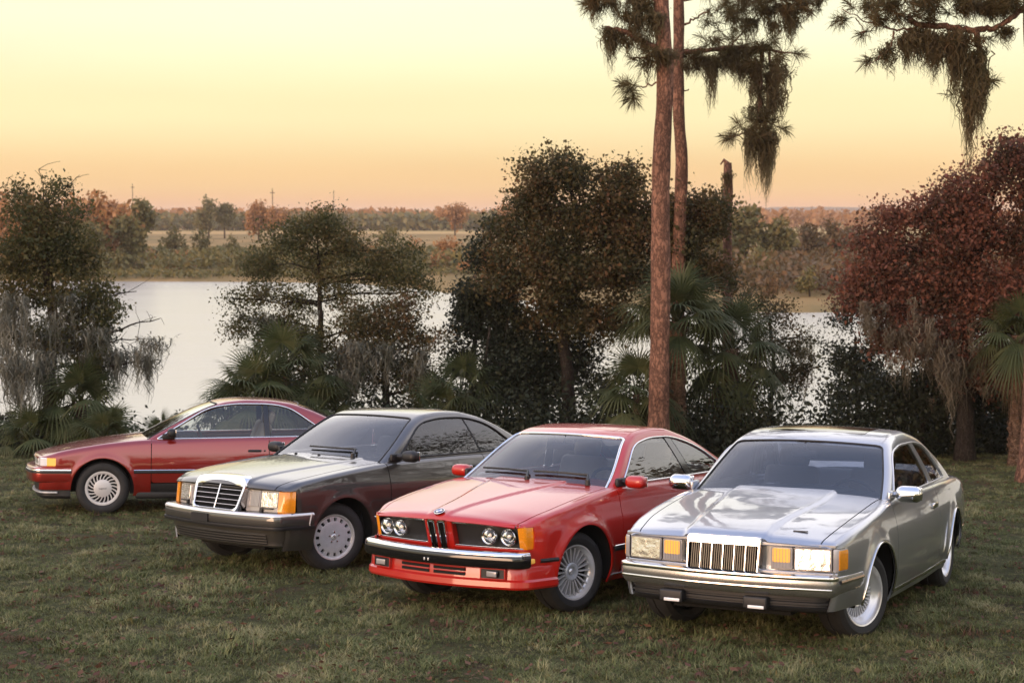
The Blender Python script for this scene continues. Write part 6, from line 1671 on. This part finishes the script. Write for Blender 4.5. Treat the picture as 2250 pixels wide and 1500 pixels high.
pine('slash_pine', 'slimmer pine trunk behind the palm with mossy branches over the water', d, [(1495, 940), (1490, 760), (1490, 600), (1494, 480), (1499, 350), (1491, 260), (1490, 150), (1492, 60), (1490, -60), (1500, -300), (1510, -560)], 0.135, 0.09,
     [[(1490, 115, 0, .05), (1560, 110, 0, .045), (1620, 105, 0, .045), (1680, 110, 0, .04), (1720, 115, 0, .02), (1752, 118, 0, .01)], [(1495, 60, 0, .03), (1530, 40, 0, .02), (1560, 20, 0, .015)], [(1675, 110, 0, .05), (1668, 180, 0, .05), (1672, 250, 0, .045), (1650, 290, 0, .04)], [(1690, 115, 0, .03), (1705, 200, 0, .03), (1720, 245, 0, .015)],
      [(1690, 270, 0, .012), (1715, 282, 0, .008), (1728, 282, 0, .006)], [(1492, 0, 0, .05), (1600, -20, 0, .05), (1700, -10, .2, .04), (1790, 10, .2, .02)], [(1560, 140, 0, .02), (1600, 110, 0, .02), (1640, 60, 0, .012)], [(1645, 290, 0, .02), (1608, 300, 0, .008)], [(1492, 205, 0, .02), (1508, 198, 0, .012), (1514, 196, 0, .006)], [(1500, -250, 0, .05), (1640, -320, .2, .04), (1780, -330, .3, .02)]],
     [(1752, 118, 1, .2, .26, 90), (1722, 283, 1, .2, .24, 90), (1610, 298, -1, .2, .30, 120), (1602, 305, -1, .4, .26, 90), (1625, 275, -.6, -.6, .28, 80)] + scatter((1640, 1700), (255, 310), 12, .24, 70) + scatter((1500, 1720), (85, 150), 40, .24, 70) + scatter((1540, 1780), (-30, 40), 46, .26, 80) + scatter((1540, 1640), (20, 90), 10, .22, 50) + scatter((1700, 1800), (-360, -290), 18, .28, 80) + scatter((1440, 1590), (-620, -460), 24, .3, 90),
     hg((1650, 1700), (120, 250), .6, 34) + hg((1625, 1700), (280, 310), 1.1, 26) + hg((1555, 1575), (120, 150), .95, 8) + hg((1610, 1640), (120, 150), .6, 8) + hg((1700, 1725), (120, 220), .75, 14) + hg((1500, 1560), (110, 150), .3, 10) + hg((1620, 1760), (-10, 60), .6, 26) + hg((1750, 1800), (-10, 10), .35, 8) + hg((1580, 1650), (100, 130), .45, 14), 2)
d = 24.0
pine('slash_pine', 'pine at the lawn edge with a long drooping mossy bough above the warm lit oak', d, [(2276, 1065), (2274, 900), (2284, 600), (2284, 300), (2272, 60), (2264, -200), (2260, -600), (2262, -900)], 0.20, 0.12,
     [[(2262, 10, 0, .05), (2235, 30, 0, .05), (2200, 55, 0, .045), (2165, 65, 0, .05), (2120, 68, 0, .05), (2070, 55, 0, .05), (2010, 55, 0, .045), (1995, 35, 0, .04)], [(2010, 62, 0, .02), (1960, 66, 0, .015), (1900, 45, 0, .01), (1850, 20, 0, .006)], [(1963, 68, 0, .012), (1955, 110, 0, .01), (1925, 132, 0, .008), (1905, 145, 0, .006)], [(1880, 40, 0, .01), (1900, 70, 0, .008), (1890, 75, 0, .006)],
      [(2145, 70, 0, .05), (2155, 130, 0, .045), (2150, 190, 0, .03)], [(2160, 180, 0, .012), (2178, 182, 0, .008)], [(2262, -40, 0, .05), (2150, -30, .3, .04), (2000, -20, .3, .03), (1900, 0, .3, .015)], [(2264, -300, 0, .06), (2100, -360, .3, .04), (1930, -350, .4, .02)], [(2264, -420, 0, .05), (2400, -480, .3, .04)]],
     [(1848, 46, -1, .3, .22, 90), (1838, 44, -1, .5, .2, 60), (1896, 74, -.7, .6, .22, 90), (1908, 135, -1, .6, .22, 100), (1930, 125, -.6, .4, .2, 60), (2180, 178, 1, .1, .2, 100), (2085, 208, -1, 0, .16, 30), (1868, 10, -.5, -.5, .2, 60)] + scatter((1900, 2060), (-10, 50), 50, .2, 60) + scatter((2050, 2250), (-30, 25), 50, .2, 60) + scatter((2090, 2170), (60, 110), 10, .18, 50) + scatter((1900, 2100), (-400, -320), 20, .26, 80) + scatter((2180, 2340), (-980, -760), 30, .28, 90),
     hang((1990, 2120), (60, 90), d, .55, rr_, 34, .25) + hang((2090, 2110), (80, 110), d, 1.1, rr_, 12, .2) + hang((2125, 2165), (110, 190), d, .85, rr_, 34, .2) + hang((2128, 2136), (190, 230), d, 1.1, rr_, 8, .1) + hang((2035, 2060), (90, 120), d, .55, rr_, 8, .2) + hang((2190, 2215), (60, 70), d, .3, rr_, 6, .2) + hang((2120, 2250), (-10, 20), d, .35, rr_, 22, .3) + hang((1985, 2010), (70, 90), d, .5, rr_, 6, .2) + hang((1930, 1965), (80, 130), d, .35, rr_, 5, .1), 3)
def snag():
    d = 33.0; r = np.random.RandomState(5)
    foot = at(1600, d); b0 = np.array([foot[0], foot[1], ground_at(*foot) - 0.05]); root = empty('dead_snag', tuple(b0))
    T = np.array([b0, P(1600, 700, d), P(1599, 560, d), P(1597, 480, d), P(1600, 420, d), P(1599, 358, d)])
    MB().add(*tube(T - b0, [0.16, .12, .095, .10, .105, .085], 12)).build('trunk', 'bark_pine', root, True, 0)
    MB().add(*tube(np.array([P(1600, 362, d), P(1590, 352, d), P(1583, 362, d)]) - b0, [.06, .04, .015], 7)).build('broken_stub', 'bark_pine', root, True, 0)
    V, F = moss(hang((1590, 1606), (360, 480), d, .5, r, 12, .1), r, 18, .5, .06, .010)
    fastmesh('hanging_moss', V - b0, F, 'moss_dark', root)
    tag(root, 'broken dead trunk with a hooked top standing over the far bushes', 'dead tree')
snag()

# ---------------------------------------------------------------- palms and palmettos
def h_of(u, v, d): return float(P(u, v, d)[2] - gz(*at(u, d)))
palm('sabal_palm', 'cabbage palm with rough trunk and drooping fans behind the tallest pine', at(1490, 28.8), h_of(1490, 700, 28.8), 30, 0.85, 0.72, 1, 0.16, 'palms on the near bank', dead=1, emin=-0.05)
palm('sabal_palm', 'low cabbage palm with green fans over dark brush beside the waterside shrub', at(1610, 30.0), h_of(1610, 760, 30.0), 24, 0.9, 0.7, 2, 0.13, 'palms on the near bank')
palm('sabal_palm', 'cabbage palm whose fans push through the warm lit oak', at(2240, 27.4), h_of(2238, 730, 27.4), 22, 0.62, 0.5, 3, 0.11, 'palms on the near bank', dead=2)
palm('sabal_palm', 'small dark palm under the ragged mossy tree', at(170, 27.8), h_of(165, 880, 27.8), 20, 0.75, 0.5, 4, 0.10, 'palms on the near bank', dead=7)
for k, (u, v, dd, R, L, nf, lab) in enumerate([
        (560, 880, 28.6, 0.75, 0.75, 26, 'large palmetto with arching fans above the maroon roof'), (620, 820, 29.2, 0.75, 0.8, 24, 'upright palmetto in front of the slender trunked tree'),
        (350, 955, 27.2, 0.42, 0.32, 16, 'small palmetto poking up over the maroon windshield'), (225, 955, 27.0, 0.55, 0.4, 18, 'palmetto at the edge of the lawn below the mossy tree'),
        (60, 960, 27.2, 0.6, 0.5, 18, 'shaded palmetto at the foot of the mossy tree'), (500, 905, 29, 0.6, 0.5, 18, 'drooping palmetto fans at the water edge'),
        (1010, 860, 29.6, 0.7, 0.6, 20, 'dark palmetto under the leaning waterside tree'), (960, 900, 29, 0.6, 0.5, 18, 'dark palmetto beside the mossy shrub'), (1400, 860, 28.6, 0.7, 0.6, 20, 'dark palmetto at the foot of the pines'),
        (700, 900, 28.8, 0.6, 0.5, 18, 'palmetto behind the dark grey roof')]):
    palm('saw_palmetto', lab, at(u, dd), max(0.12, h_of(u, v, dd)), nf, R, L, 20 + k, 0.07, 'palmettos along the bank', False, 2, 'palmetto', 1.35)

# ---------------------------------------------------------------- dark brush that closes the foot of the bank
def undergrowth():
    r = np.random.RandomState(9); C = []
    for _ in range(5200):
        u = r.uniform(-150, 2400); dd = r.uniform(28.3, 33.5)
        if 235 < u < 480 and r.rand() < 0.93: continue
        if 1710 < u < 1830 and r.rand() < 0.6: continue
        x, y = at(u, dd); y = max(y, float(bank_edge(x)) + 0.4)
        hh = r.uniform(0.25, 1.5) * (0.45 if u < 560 else 1.0)
        if 1820 < u or u < 240: hh *= 1.2
        k = 34
        C.append(np.array([x, y, float(gz(x, y)) + hh * 0.5]) + r.normal(size=(k, 3)) * np.array([0.20, 0.2, hh * 0.36]))
    V, F = leaf_quads(np.concatenate(C), 0.085, r)
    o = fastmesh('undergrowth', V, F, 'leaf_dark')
    tag(o, 'dark tangled brush along the foot of the bank', 'brush', None, 'stuff')
undergrowth()

# ---------------------------------------------------------------- far shore
def far_tree(u, vtop, vbase, ru, d, leaf, label, seed, n=900, cat='tree', name='far_tree', lobes=5, size=None, group='trees on the far shore'):
    r = np.random.RandomState(2000 + seed); k = d / FPX
    x, y = at(u, d); g = float(gfar(x, y)); b0 = np.array([x, y, g - 0.1]); root = empty(name, tuple(b0))
    top = float(P(u, vtop, d)[2]) - g; W = ru * k
    th = max(0.3, top * 0.55)
    MB().add(*tube([(0, 0, 0), (r.normal() * .1, 0, th * .6), (r.normal() * .2, 0, th)], [0.05 + top * .02, 0.04 + top * .015, 0.03 + top * .008], 6)).build('trunk', 'bark_far', root, True, 0)
    bl = []
    for j in range(lobes):
        a = r.uniform(-1, 1); zz = r.uniform(0.35, 0.8) if cat != 'bush' else r.uniform(0.15, 0.7)
        bl.append((a * W * 0.6, r.uniform(-.5, .5) * W, top * zz, W * r.uniform(.35, .6), W * .6, top * r.uniform(.16, .28)))
    bl.append((0, 0, top * 0.82, W * .45, W * .5, top * .2))
    C = blob_points(bl, n, r, 8, 0.05 * (W + top), .4)
    C[:, 2] = np.clip(C[:, 2], 0.1, None)
    V, F = leaf_quads(C, size or max(0.22, 0.11 * (W + top) / 2), r)
    fastmesh('crown', V, F, leaf, root)
    tag(root, label, cat, group)
FT = [(70, 445, 560, 60, 172, 'leaf_far_rust_glow', 'second rust tree on the far shore behind the mossy tree'), (250, 440, 560, 60, 168, 'leaf_far_rust_glow', 'rust tree crowding the wide rust tree on the far shore'), (200, 490, 565, 60, 160, 'leaf_far_green_glow', 'low olive tree in front of the wide rust tree'), (130, 480, 565, 50, 162, 'leaf_far_green_glow', 'low olive tree behind the mossy tree on the far shore'), (25, 430, 560, 60, 165, 'leaf_far_rust_glow', 'rust coloured tree on the far shore behind the mossy tree'), (215, 418, 560, 62, 170, 'leaf_far_rust_glow', 'wide rust coloured tree on the far shore'), (285, 470, 560, 45, 165, 'leaf_far_green_glow', 'round green tree on the far shore beside the wide rust tree'),
      (316, 428, 560, 24, 185, 'leaf_far_green_glow', 'pointed green tree on the far shore'), (160, 440, 560, 40, 175, 'leaf_far_rust_glow', 'pinkish tree on the far shore left of the wide rust tree'.replace(' left of', ' beside')),
      (460, 440, 500, 26, 330, 'leaf_far_green_glow', 'tall pine pair tree standing beyond the far field edge'), (495, 446, 500, 24, 335, 'leaf_far_green_glow', 'dark pine standing close to the tall far pine'), (570, 440, 520, 30, 300, 'leaf_far_rust_glow', 'pink bare topped tree on the far field'), (605, 455, 520, 40, 300, 'leaf_far_rust_glow', 'orange leaved tree beside the far pole'),
      (1640, 450, 590, 62, 140, 'leaf_far_green_glow', 'rounded dark tree across the narrow water'), (1585, 470, 590, 40, 135, 'leaf_far_green_glow', 'dark tree by the broken trunk across the narrow water'), (1705, 478, 600, 40, 140, 'leaf_far_green_glow', 'small round tree next to the rounded dark tree'), (1770, 490, 600, 50, 150, 'leaf_far_brown', 'rust bush tree across the narrow water'), (1830, 482, 600, 46, 160, 'leaf_far_brown', 'broad rust tree below the hazy hill'),
      (1890, 500, 610, 46, 150, 'leaf_far_brown', 'rust tree near the edge of the warm lit oak'), (1000, 448, 500, 40, 380, 'leaf_far_rust_glow', 'pale rust tree on the far field skyline'), (1120, 450, 500, 34, 360, 'leaf_far_rust_glow', 'pink bare tree on the skyline beside the broad oak')]
for k, t in enumerate(FT):
    far_tree(t[0], t[1], t[2], t[3], t[4], t[5], t[6], k, 2600)
FB = [(385, 495, 30, 190, 0), (440, 502, 36, 190, 0), (512, 512, 24, 190, 0), (865, 492, 44, 185, 0), (915, 520, 34, 180, 1), (985, 515, 34, 175, 1), (1040, 540, 40, 150, 1), (330, 545, 40, 170, 1), (255, 545, 40, 160, 0), (400, 550, 44, 165, 1), (470, 545, 44, 168, 0), (540, 550, 36, 165, 0), (600, 540, 40, 170, 0), (660, 535, 40, 172, 1),
      (730, 540, 44, 170, 0), (800, 535, 40, 172, 1), (960, 555, 44, 160, 1), (880, 550, 40, 165, 0), (1090, 560, 44, 140, 1), (1660, 540, 50, 120, 0), (1730, 545, 50, 122, 1), (1800, 540, 50, 125, 1), (1870, 555, 44, 122, 1), (1940, 550, 50, 125, 0), (1700, 590, 30, 108, 1), (1780, 585, 34, 110, 0)]
for k, (u, vt, ru, dd, c) in enumerate(FB):
    far_tree(u, vt, 600, ru, dd, ('leaf_far_brown' if u > 1400 else 'leaf_far_rust_glow') if c else 'leaf_far_green_glow', '%s %s bush on the far shore %s' % ('broad' if ru >= 44 else 'small' if ru < 34 else 'rounded', 'rust coloured' if c else 'olive green', 'across the narrow water' if u > 1400 else 'at the field edge' if dd > 174 else 'beyond the open lake'), 200 + k, 1100, 'bush', 'far_bush', 4, group='rust bushes on the far shore' if c else 'olive bushes on the far shore')
def far_mass(name, label, us, ds, vt, n, leaf, seed, size):
    r = np.random.RandomState(seed); C = []
    for _ in range(n):
        u = r.uniform(*us); dd = r.uniform(*ds); x, y = at(u, dd); g = float(gfar(x, y))
        top = max(0.6, float(P(u, r.uniform(*vt), dd)[2]) - g); k = 16; w = 0.5 * top + 0.4
        q = unit(r.normal(size=(k, 3))) * r.uniform(0.3, 1, (k, 1)) ** 0.5; C.append(np.array([x, y, g + top * .5]) + q * np.array([w, w, top * .46]))
    C = np.concatenate(C); C[:, 2] = np.maximum(C[:, 2], gfar(C[:, 0], C[:, 1]))
    V, F = leaf_quads(C, size, r)
    o = fastmesh(name, V, F, leaf); tag(o, label, 'treeline', None, 'stuff')
far_mass('far_treeline', 'hazy line of far trees along the horizon', (-250, 2500), (560, 720), (452, 466), 1500, 'leaf_far_rust_glow', 31, 2.6)
far_mass('far_treeline', 'darker belt of far trees beyond the straw field', (300, 1200), (500, 540), (460, 476), 700, 'leaf_far_green_glow', 32, 2.0)
far_mass('scrub', 'low scrub covering the far shore beyond the lake', (-200, 1120), (156, 215), (535, 572), 2200, 'leaf_far_green_glow', 33, 0.55)
far_mass('scrub', 'rusty scrub on the far shore across the narrow water', (1480, 2300), (112, 165), (535, 600), 1600, 'leaf_far_brown', 34, 0.45)
far_mass('reeds', 'tan reeds fringing the far waterline', (-200, 1050), (147, 156), (592, 606), 900, 'leaf_far_green_glow', 35, 0.3)
for k, (u, vt, dd, rr) in enumerate(((295, 404, 420, .11), (601, 414, 330, .10), (735, 418, 700, .16), (1113, 413, 500, .11))):
    x, y = at(u, dd); g = float(gfar(x, y)); top = float(P(u, vt, dd)[2]) - g
    o = empty('utility_pole', (x, y, g)); MB().add(*tube([(0, 0, -.3), (0, 0, top)], [rr * 1.2, rr * .8], 7)).build('pole', 'bark_far', o)
    MB().add(*box(-.5, .5, -.06, .06, top - 1.0, top - .85)).build('crossarm', 'bark_far', o, False)
    tag(o, 'thin utility pole on the skyline beyond the lake', 'pole', 'utility poles on the skyline')
def hill():
    xs = np.linspace(-3200, 3400, 120); V = []; F = []
    for i, x in enumerate(xs):
        h = 4 + 14 * math.exp(-((x - 700) / 420) ** 2) + 6 * math.sin(x * .004) + 3 * math.sin(x * .013) + 2 * math.sin(x * .05)
        V += [(x, 3000, -2), (x, 3060, max(3, h)), (x, 3160, -2)]
    for i in range(len(xs) - 1):
        for j in (0, 1): F.append((3 * i + j, 3 * i + j + 1, 3 * i + j + 4, 3 * i + j + 3))
    o = newmesh('hills', V, F, pmat('hill_wood', (0.10, 0.07, 0.05), 1.0, spec=0.0)); o['kind'] = 'structure'
hill()

# ---------------------------------------------------------------- trees behind and beside the viewpoint, seen only mirrored in paint and glass
for k, (x, y, h, w) in enumerate(((20, 17, 21, 5.4), (25, 8, 22, 6), (20, 0, 15, 4.8), (27, -8, 17, 6), (14, -24, 10, 5), (5, -30, 11, 5), (-6, -32, 9, 4.5), (31, 22, 24, 7), (15.5, 28, 8, 3.2), (20, 31, 8, 3.6), (25, 27, 9, 4), (-17, 30, 8, 3.6), (-22, 27, 9, 4))):
    r_ = np.random.RandomState(60 + k); g_ = ground_at(x, y)
    bl = [(x + r_.uniform(-.6, .6) * w, y + r_.uniform(-.6, .6) * w, g_ + h * r_.uniform(.3, .85), w * r_.uniform(.4, .6), w * .5, h * r_.uniform(.14, .22)) for _ in range(14)]
    tree('live_oak', 'oak mirrored in the car paint, standing %s' % ('on the lawn beyond the silver coupe' if k in (0, 1, 7) else 'on the bank past the warm lit oak' if k in (8, 9, 10) else 'on the bank past the mossy tree' if k > 10 else 'behind the viewpoint'), (x, y), [(x + .2, y, g_ + h * .3), (x, y + .2, g_ + h * .7)], bl, 11000, 'leaf_oak', 0.30, r0=0.22, seed=60 + k, clump=10, cr=0.4, group='oaks mirrored in the car paint')

# ================================================================ grass (short tufts instanced over the lawn)
def grass():
    r = np.random.RandomState(21)
    m = bpy.data.materials.new('grass_blade'); m.use_nodes = True
    n, l, b = nodes(m); b.inputs['Roughness'].default_value = 0.7; b.inputs['Specular IOR Level'].default_value = 0.15
    g = n.new('ShaderNodeNewGeometry'); oi = n.new('ShaderNodeObjectInfo')
    t = n.new('ShaderNodeTexNoise'); t.inputs['Scale'].default_value = 1.3; t.inputs['Detail'].default_value = 7; t.inputs['Roughness'].default_value = 0.72
    mp = n.new('ShaderNodeMapping'); mp.inputs['Scale'].default_value = (1, 0.8, 0.0)
    l.new(g.outputs['Position'], mp.inputs['Vector']); l.new(mp.outputs[0], t.inputs['Vector'])
    a1 = n.new('ShaderNodeMath'); a1.operation = 'MULTIPLY_ADD'; a1.inputs[1].default_value = 0.20
    a2 = n.new('ShaderNodeMath'); a2.operation = 'MULTIPLY_ADD'; a2.inputs[1].default_value = 0.16
    l.new(oi.outputs['Random'], a1.inputs[0]); l.new(t.outputs['Fac'], a1.inputs[2])
    l.new(g.outputs['Random Per Island'], a2.inputs[0]); l.new(a1.outputs[0], a2.inputs[2])
    rp = n.new('ShaderNodeValToRGB'); e = rp.color_ramp.elements
    st = [(0.49, (0.16, 0.070, 0.050)), (0.56, (0.14, 0.082, 0.046)), (0.61, (0.066, 0.062, 0.025)), (0.67, (0.088, 0.112, 0.036)), (0.76, (0.17, 0.172, 0.066)), (0.90, (0.32, 0.275, 0.14))]
    while len(e) < len(st): e.new(0.5)
    for k, (p, c) in zip(e, st): k.position = p; k.color = (*c, 1)
    l.new(a2.outputs[0], rp.inputs['Fac']); l.new(rp.outputs[0], b.inputs['Base Color'])
    b.inputs['Subsurface Weight'].default_value = 0.0
    MAT['grass_blade'] = m
    coll = bpy.data.collections.new('grass_tufts')
    for v in range(7):
        V = []; F = []
        nb = 13
        for _ in range(nb):
            a = r.uniform(0, 6.283); rad_ = r.uniform(0, 0.05); h = r.uniform(0.016, 0.050) * (1.5 if v == 6 else 1.0); lean = r.uniform(0.3, 1.5) * h * 1.2; aw = r.uniform(0, 6.283); w = r.uniform(0.0016, 0.0032)
            p0 = np.array([rad_ * math.cos(a), rad_ * math.sin(a), -0.012]); d = np.array([math.cos(aw), math.sin(aw), 0]); s = np.array([-d[1], d[0], 0]) * w
            p1 = p0 + d * lean * 0.35 + np.array([0, 0, h * 0.65]); p2 = p0 + d * lean + np.array([0, 0, h])
            i = len(V); V += [p0 - s, p0 + s, p1 + s * .8, p1 - s * .8, p2]; F += [(i, i + 1, i + 2, i + 3), (i + 3, i + 2, i + 4)]
        me = bpy.data.meshes.new('grass_tuft'); me.from_pydata([tuple(map(float, q)) for q in V], [], F); me.materials.append(m)
        ob = bpy.data.objects.new('grass_tuft', me); coll.objects.link(ob)
    # points: denser near the camera
    pts = []
    N = 190000
    d = 7.5 + (30 - 7.5) * r.uniform(0, 1, N) ** 1.25
    u = r.uniform(-0.40, 0.40, N); x = u * d; y = d
    keep = y < bank_edge(x) + 1.5
    # patchy: thin in places
    pn = 0.5 + 0.5 * np.sin(x * 1.7 + 1.3 * np.sin(y * 1.1)) * np.sin(y * 2.1 + np.sin(x * 2.3))
    keep &= r.uniform(0, 1, N) < 0.62 + 0.38 * pn
    x, y = x[keep], y[keep]
    z = lawn_bumpy(x, y)
    V = np.stack([x, y, z], 1).astype(np.float32)
    me = bpy.data.meshes.new('grass'); me.vertices.add(len(V)); me.vertices.foreach_set('co', V.ravel()); me.update()
    o = link('grass', me, 'grass_blade')
    ng = bpy.data.node_groups.new('grass_scatter', 'GeometryNodeTree')
    ng.interface.new_socket('Geometry', in_out='INPUT', socket_type='NodeSocketGeometry'); ng.interface.new_socket('Geometry', in_out='OUTPUT', socket_type='NodeSocketGeometry')
    N_ = ng.nodes; L_ = ng.links
    gi = N_.new('NodeGroupInput'); go = N_.new('NodeGroupOutput'); ci = N_.new('GeometryNodeCollectionInfo'); ip = N_.new('GeometryNodeInstanceOnPoints')
    ci.inputs['Collection'].default_value = coll; ci.inputs['Separate Children'].default_value = True; ci.inputs['Reset Children'].default_value = True
    ip.inputs['Pick Instance'].default_value = True
    rv = N_.new('FunctionNodeRandomValue'); rv.data_type = 'FLOAT_VECTOR'; rv.inputs[0].default_value = (-0.15, -0.15, 0); rv.inputs[1].default_value = (0.15, 0.15, 6.283)
    rs = N_.new('FunctionNodeRandomValue'); rs.data_type = 'FLOAT'; rs.inputs[2].default_value = 0.45; rs.inputs[3].default_value = 1.05
    gp = N_.new('GeometryNodeInputPosition'); gn = N_.new('ShaderNodeTexNoise'); gn.inputs['Scale'].default_value = 1.9; gn.inputs['Detail'].default_value = 4
    gm = N_.new('ShaderNodeMapRange'); gm.inputs['From Min'].default_value = 0.38; gm.inputs['From Max'].default_value = 0.66; gm.inputs['To Min'].default_value = 0.45; gm.inputs['To Max'].default_value = 1.5
    gx = N_.new('ShaderNodeMath'); gx.operation = 'MULTIPLY'
    L_.new(gp.outputs[0], gn.inputs['Vector']); L_.new(gn.outputs['Fac'], gm.inputs['Value']); L_.new(gm.outputs[0], gx.inputs[0]); L_.new(rs.outputs[1], gx.inputs[1])
    L_.new(gi.outputs[0], ip.inputs['Points']); L_.new(ci.outputs[0], ip.inputs['Instance']); L_.new(rv.outputs[0], ip.inputs['Rotation']); L_.new(gx.outputs[0], ip.inputs['Scale']); L_.new(ip.outputs[0], go.inputs[0])
    md = o.modifiers.new('scatter', 'NODES'); md.node_group = ng
    tag(o, 'short patchy green and brown grass covering the lawn', 'grass', None, 'stuff')
def leaf_litter():
    r = np.random.RandomState(8); N = 15000
    d = 8.5 + 21 * r.uniform(0, 1, N) ** 1.3; x = r.uniform(-0.38, 0.38, N) * d
    pn = np.sin(x * 1.1 + 2 * np.sin(d * .6)) * np.sin(d * 1.3 + np.sin(x * 1.7))
    k = (r.uniform(0, 1, N) < 0.25 + 0.75 * (pn > 0.2)) & (d < bank_edge(x)); x = x[k]; d = d[k]; n = len(x)
    C = np.stack([x, d, lawn_bumpy(x, d) + r.uniform(0.012, 0.045, n)], 1)
    V, F = leaf_quads(C, 0.050, r)
    V = V.reshape(n, 4, 3); V[..., 2] = C[:, None, 2] + (V[..., 2] - C[:, None, 2]) * 0.45
    o = fastmesh('leaf_litter', V.reshape(-1, 3), F, leafmat('dead_leaf', [(0.07, 0.030, 0.022), (0.12, 0.055, 0.035), (0.17, 0.09, 0.05)], 0.1, 0.8))
    tag(o, 'brown fallen leaves scattered through the grass', 'leaves', None, 'stuff')
grass()
leaf_litter()

# ================================================================ evening haze over the lake
def haze():
    m = bpy.data.materials.new('evening_haze'); m.use_nodes = True
    n, l = m.node_tree.nodes, m.node_tree.links
    n.clear()
    o = n.new('ShaderNodeOutputMaterial'); v = n.new('ShaderNodeVolumePrincipled')
    v.inputs['Color'].default_value = (1.0, 0.84, 0.72, 1); v.inputs['Density'].default_value = 0.00026; v.inputs['Anisotropy'].default_value = 0.0
    l.new(v.outputs[0], o.inputs['Volume'])
    MAT['evening_haze'] = m
    V, F = box(-8500, 8500, -350, 9200, -6.5, 24)
    ob = newmesh('haze', V, F, 'evening_haze', None, False); ob['kind'] = 'stuff'
haze()
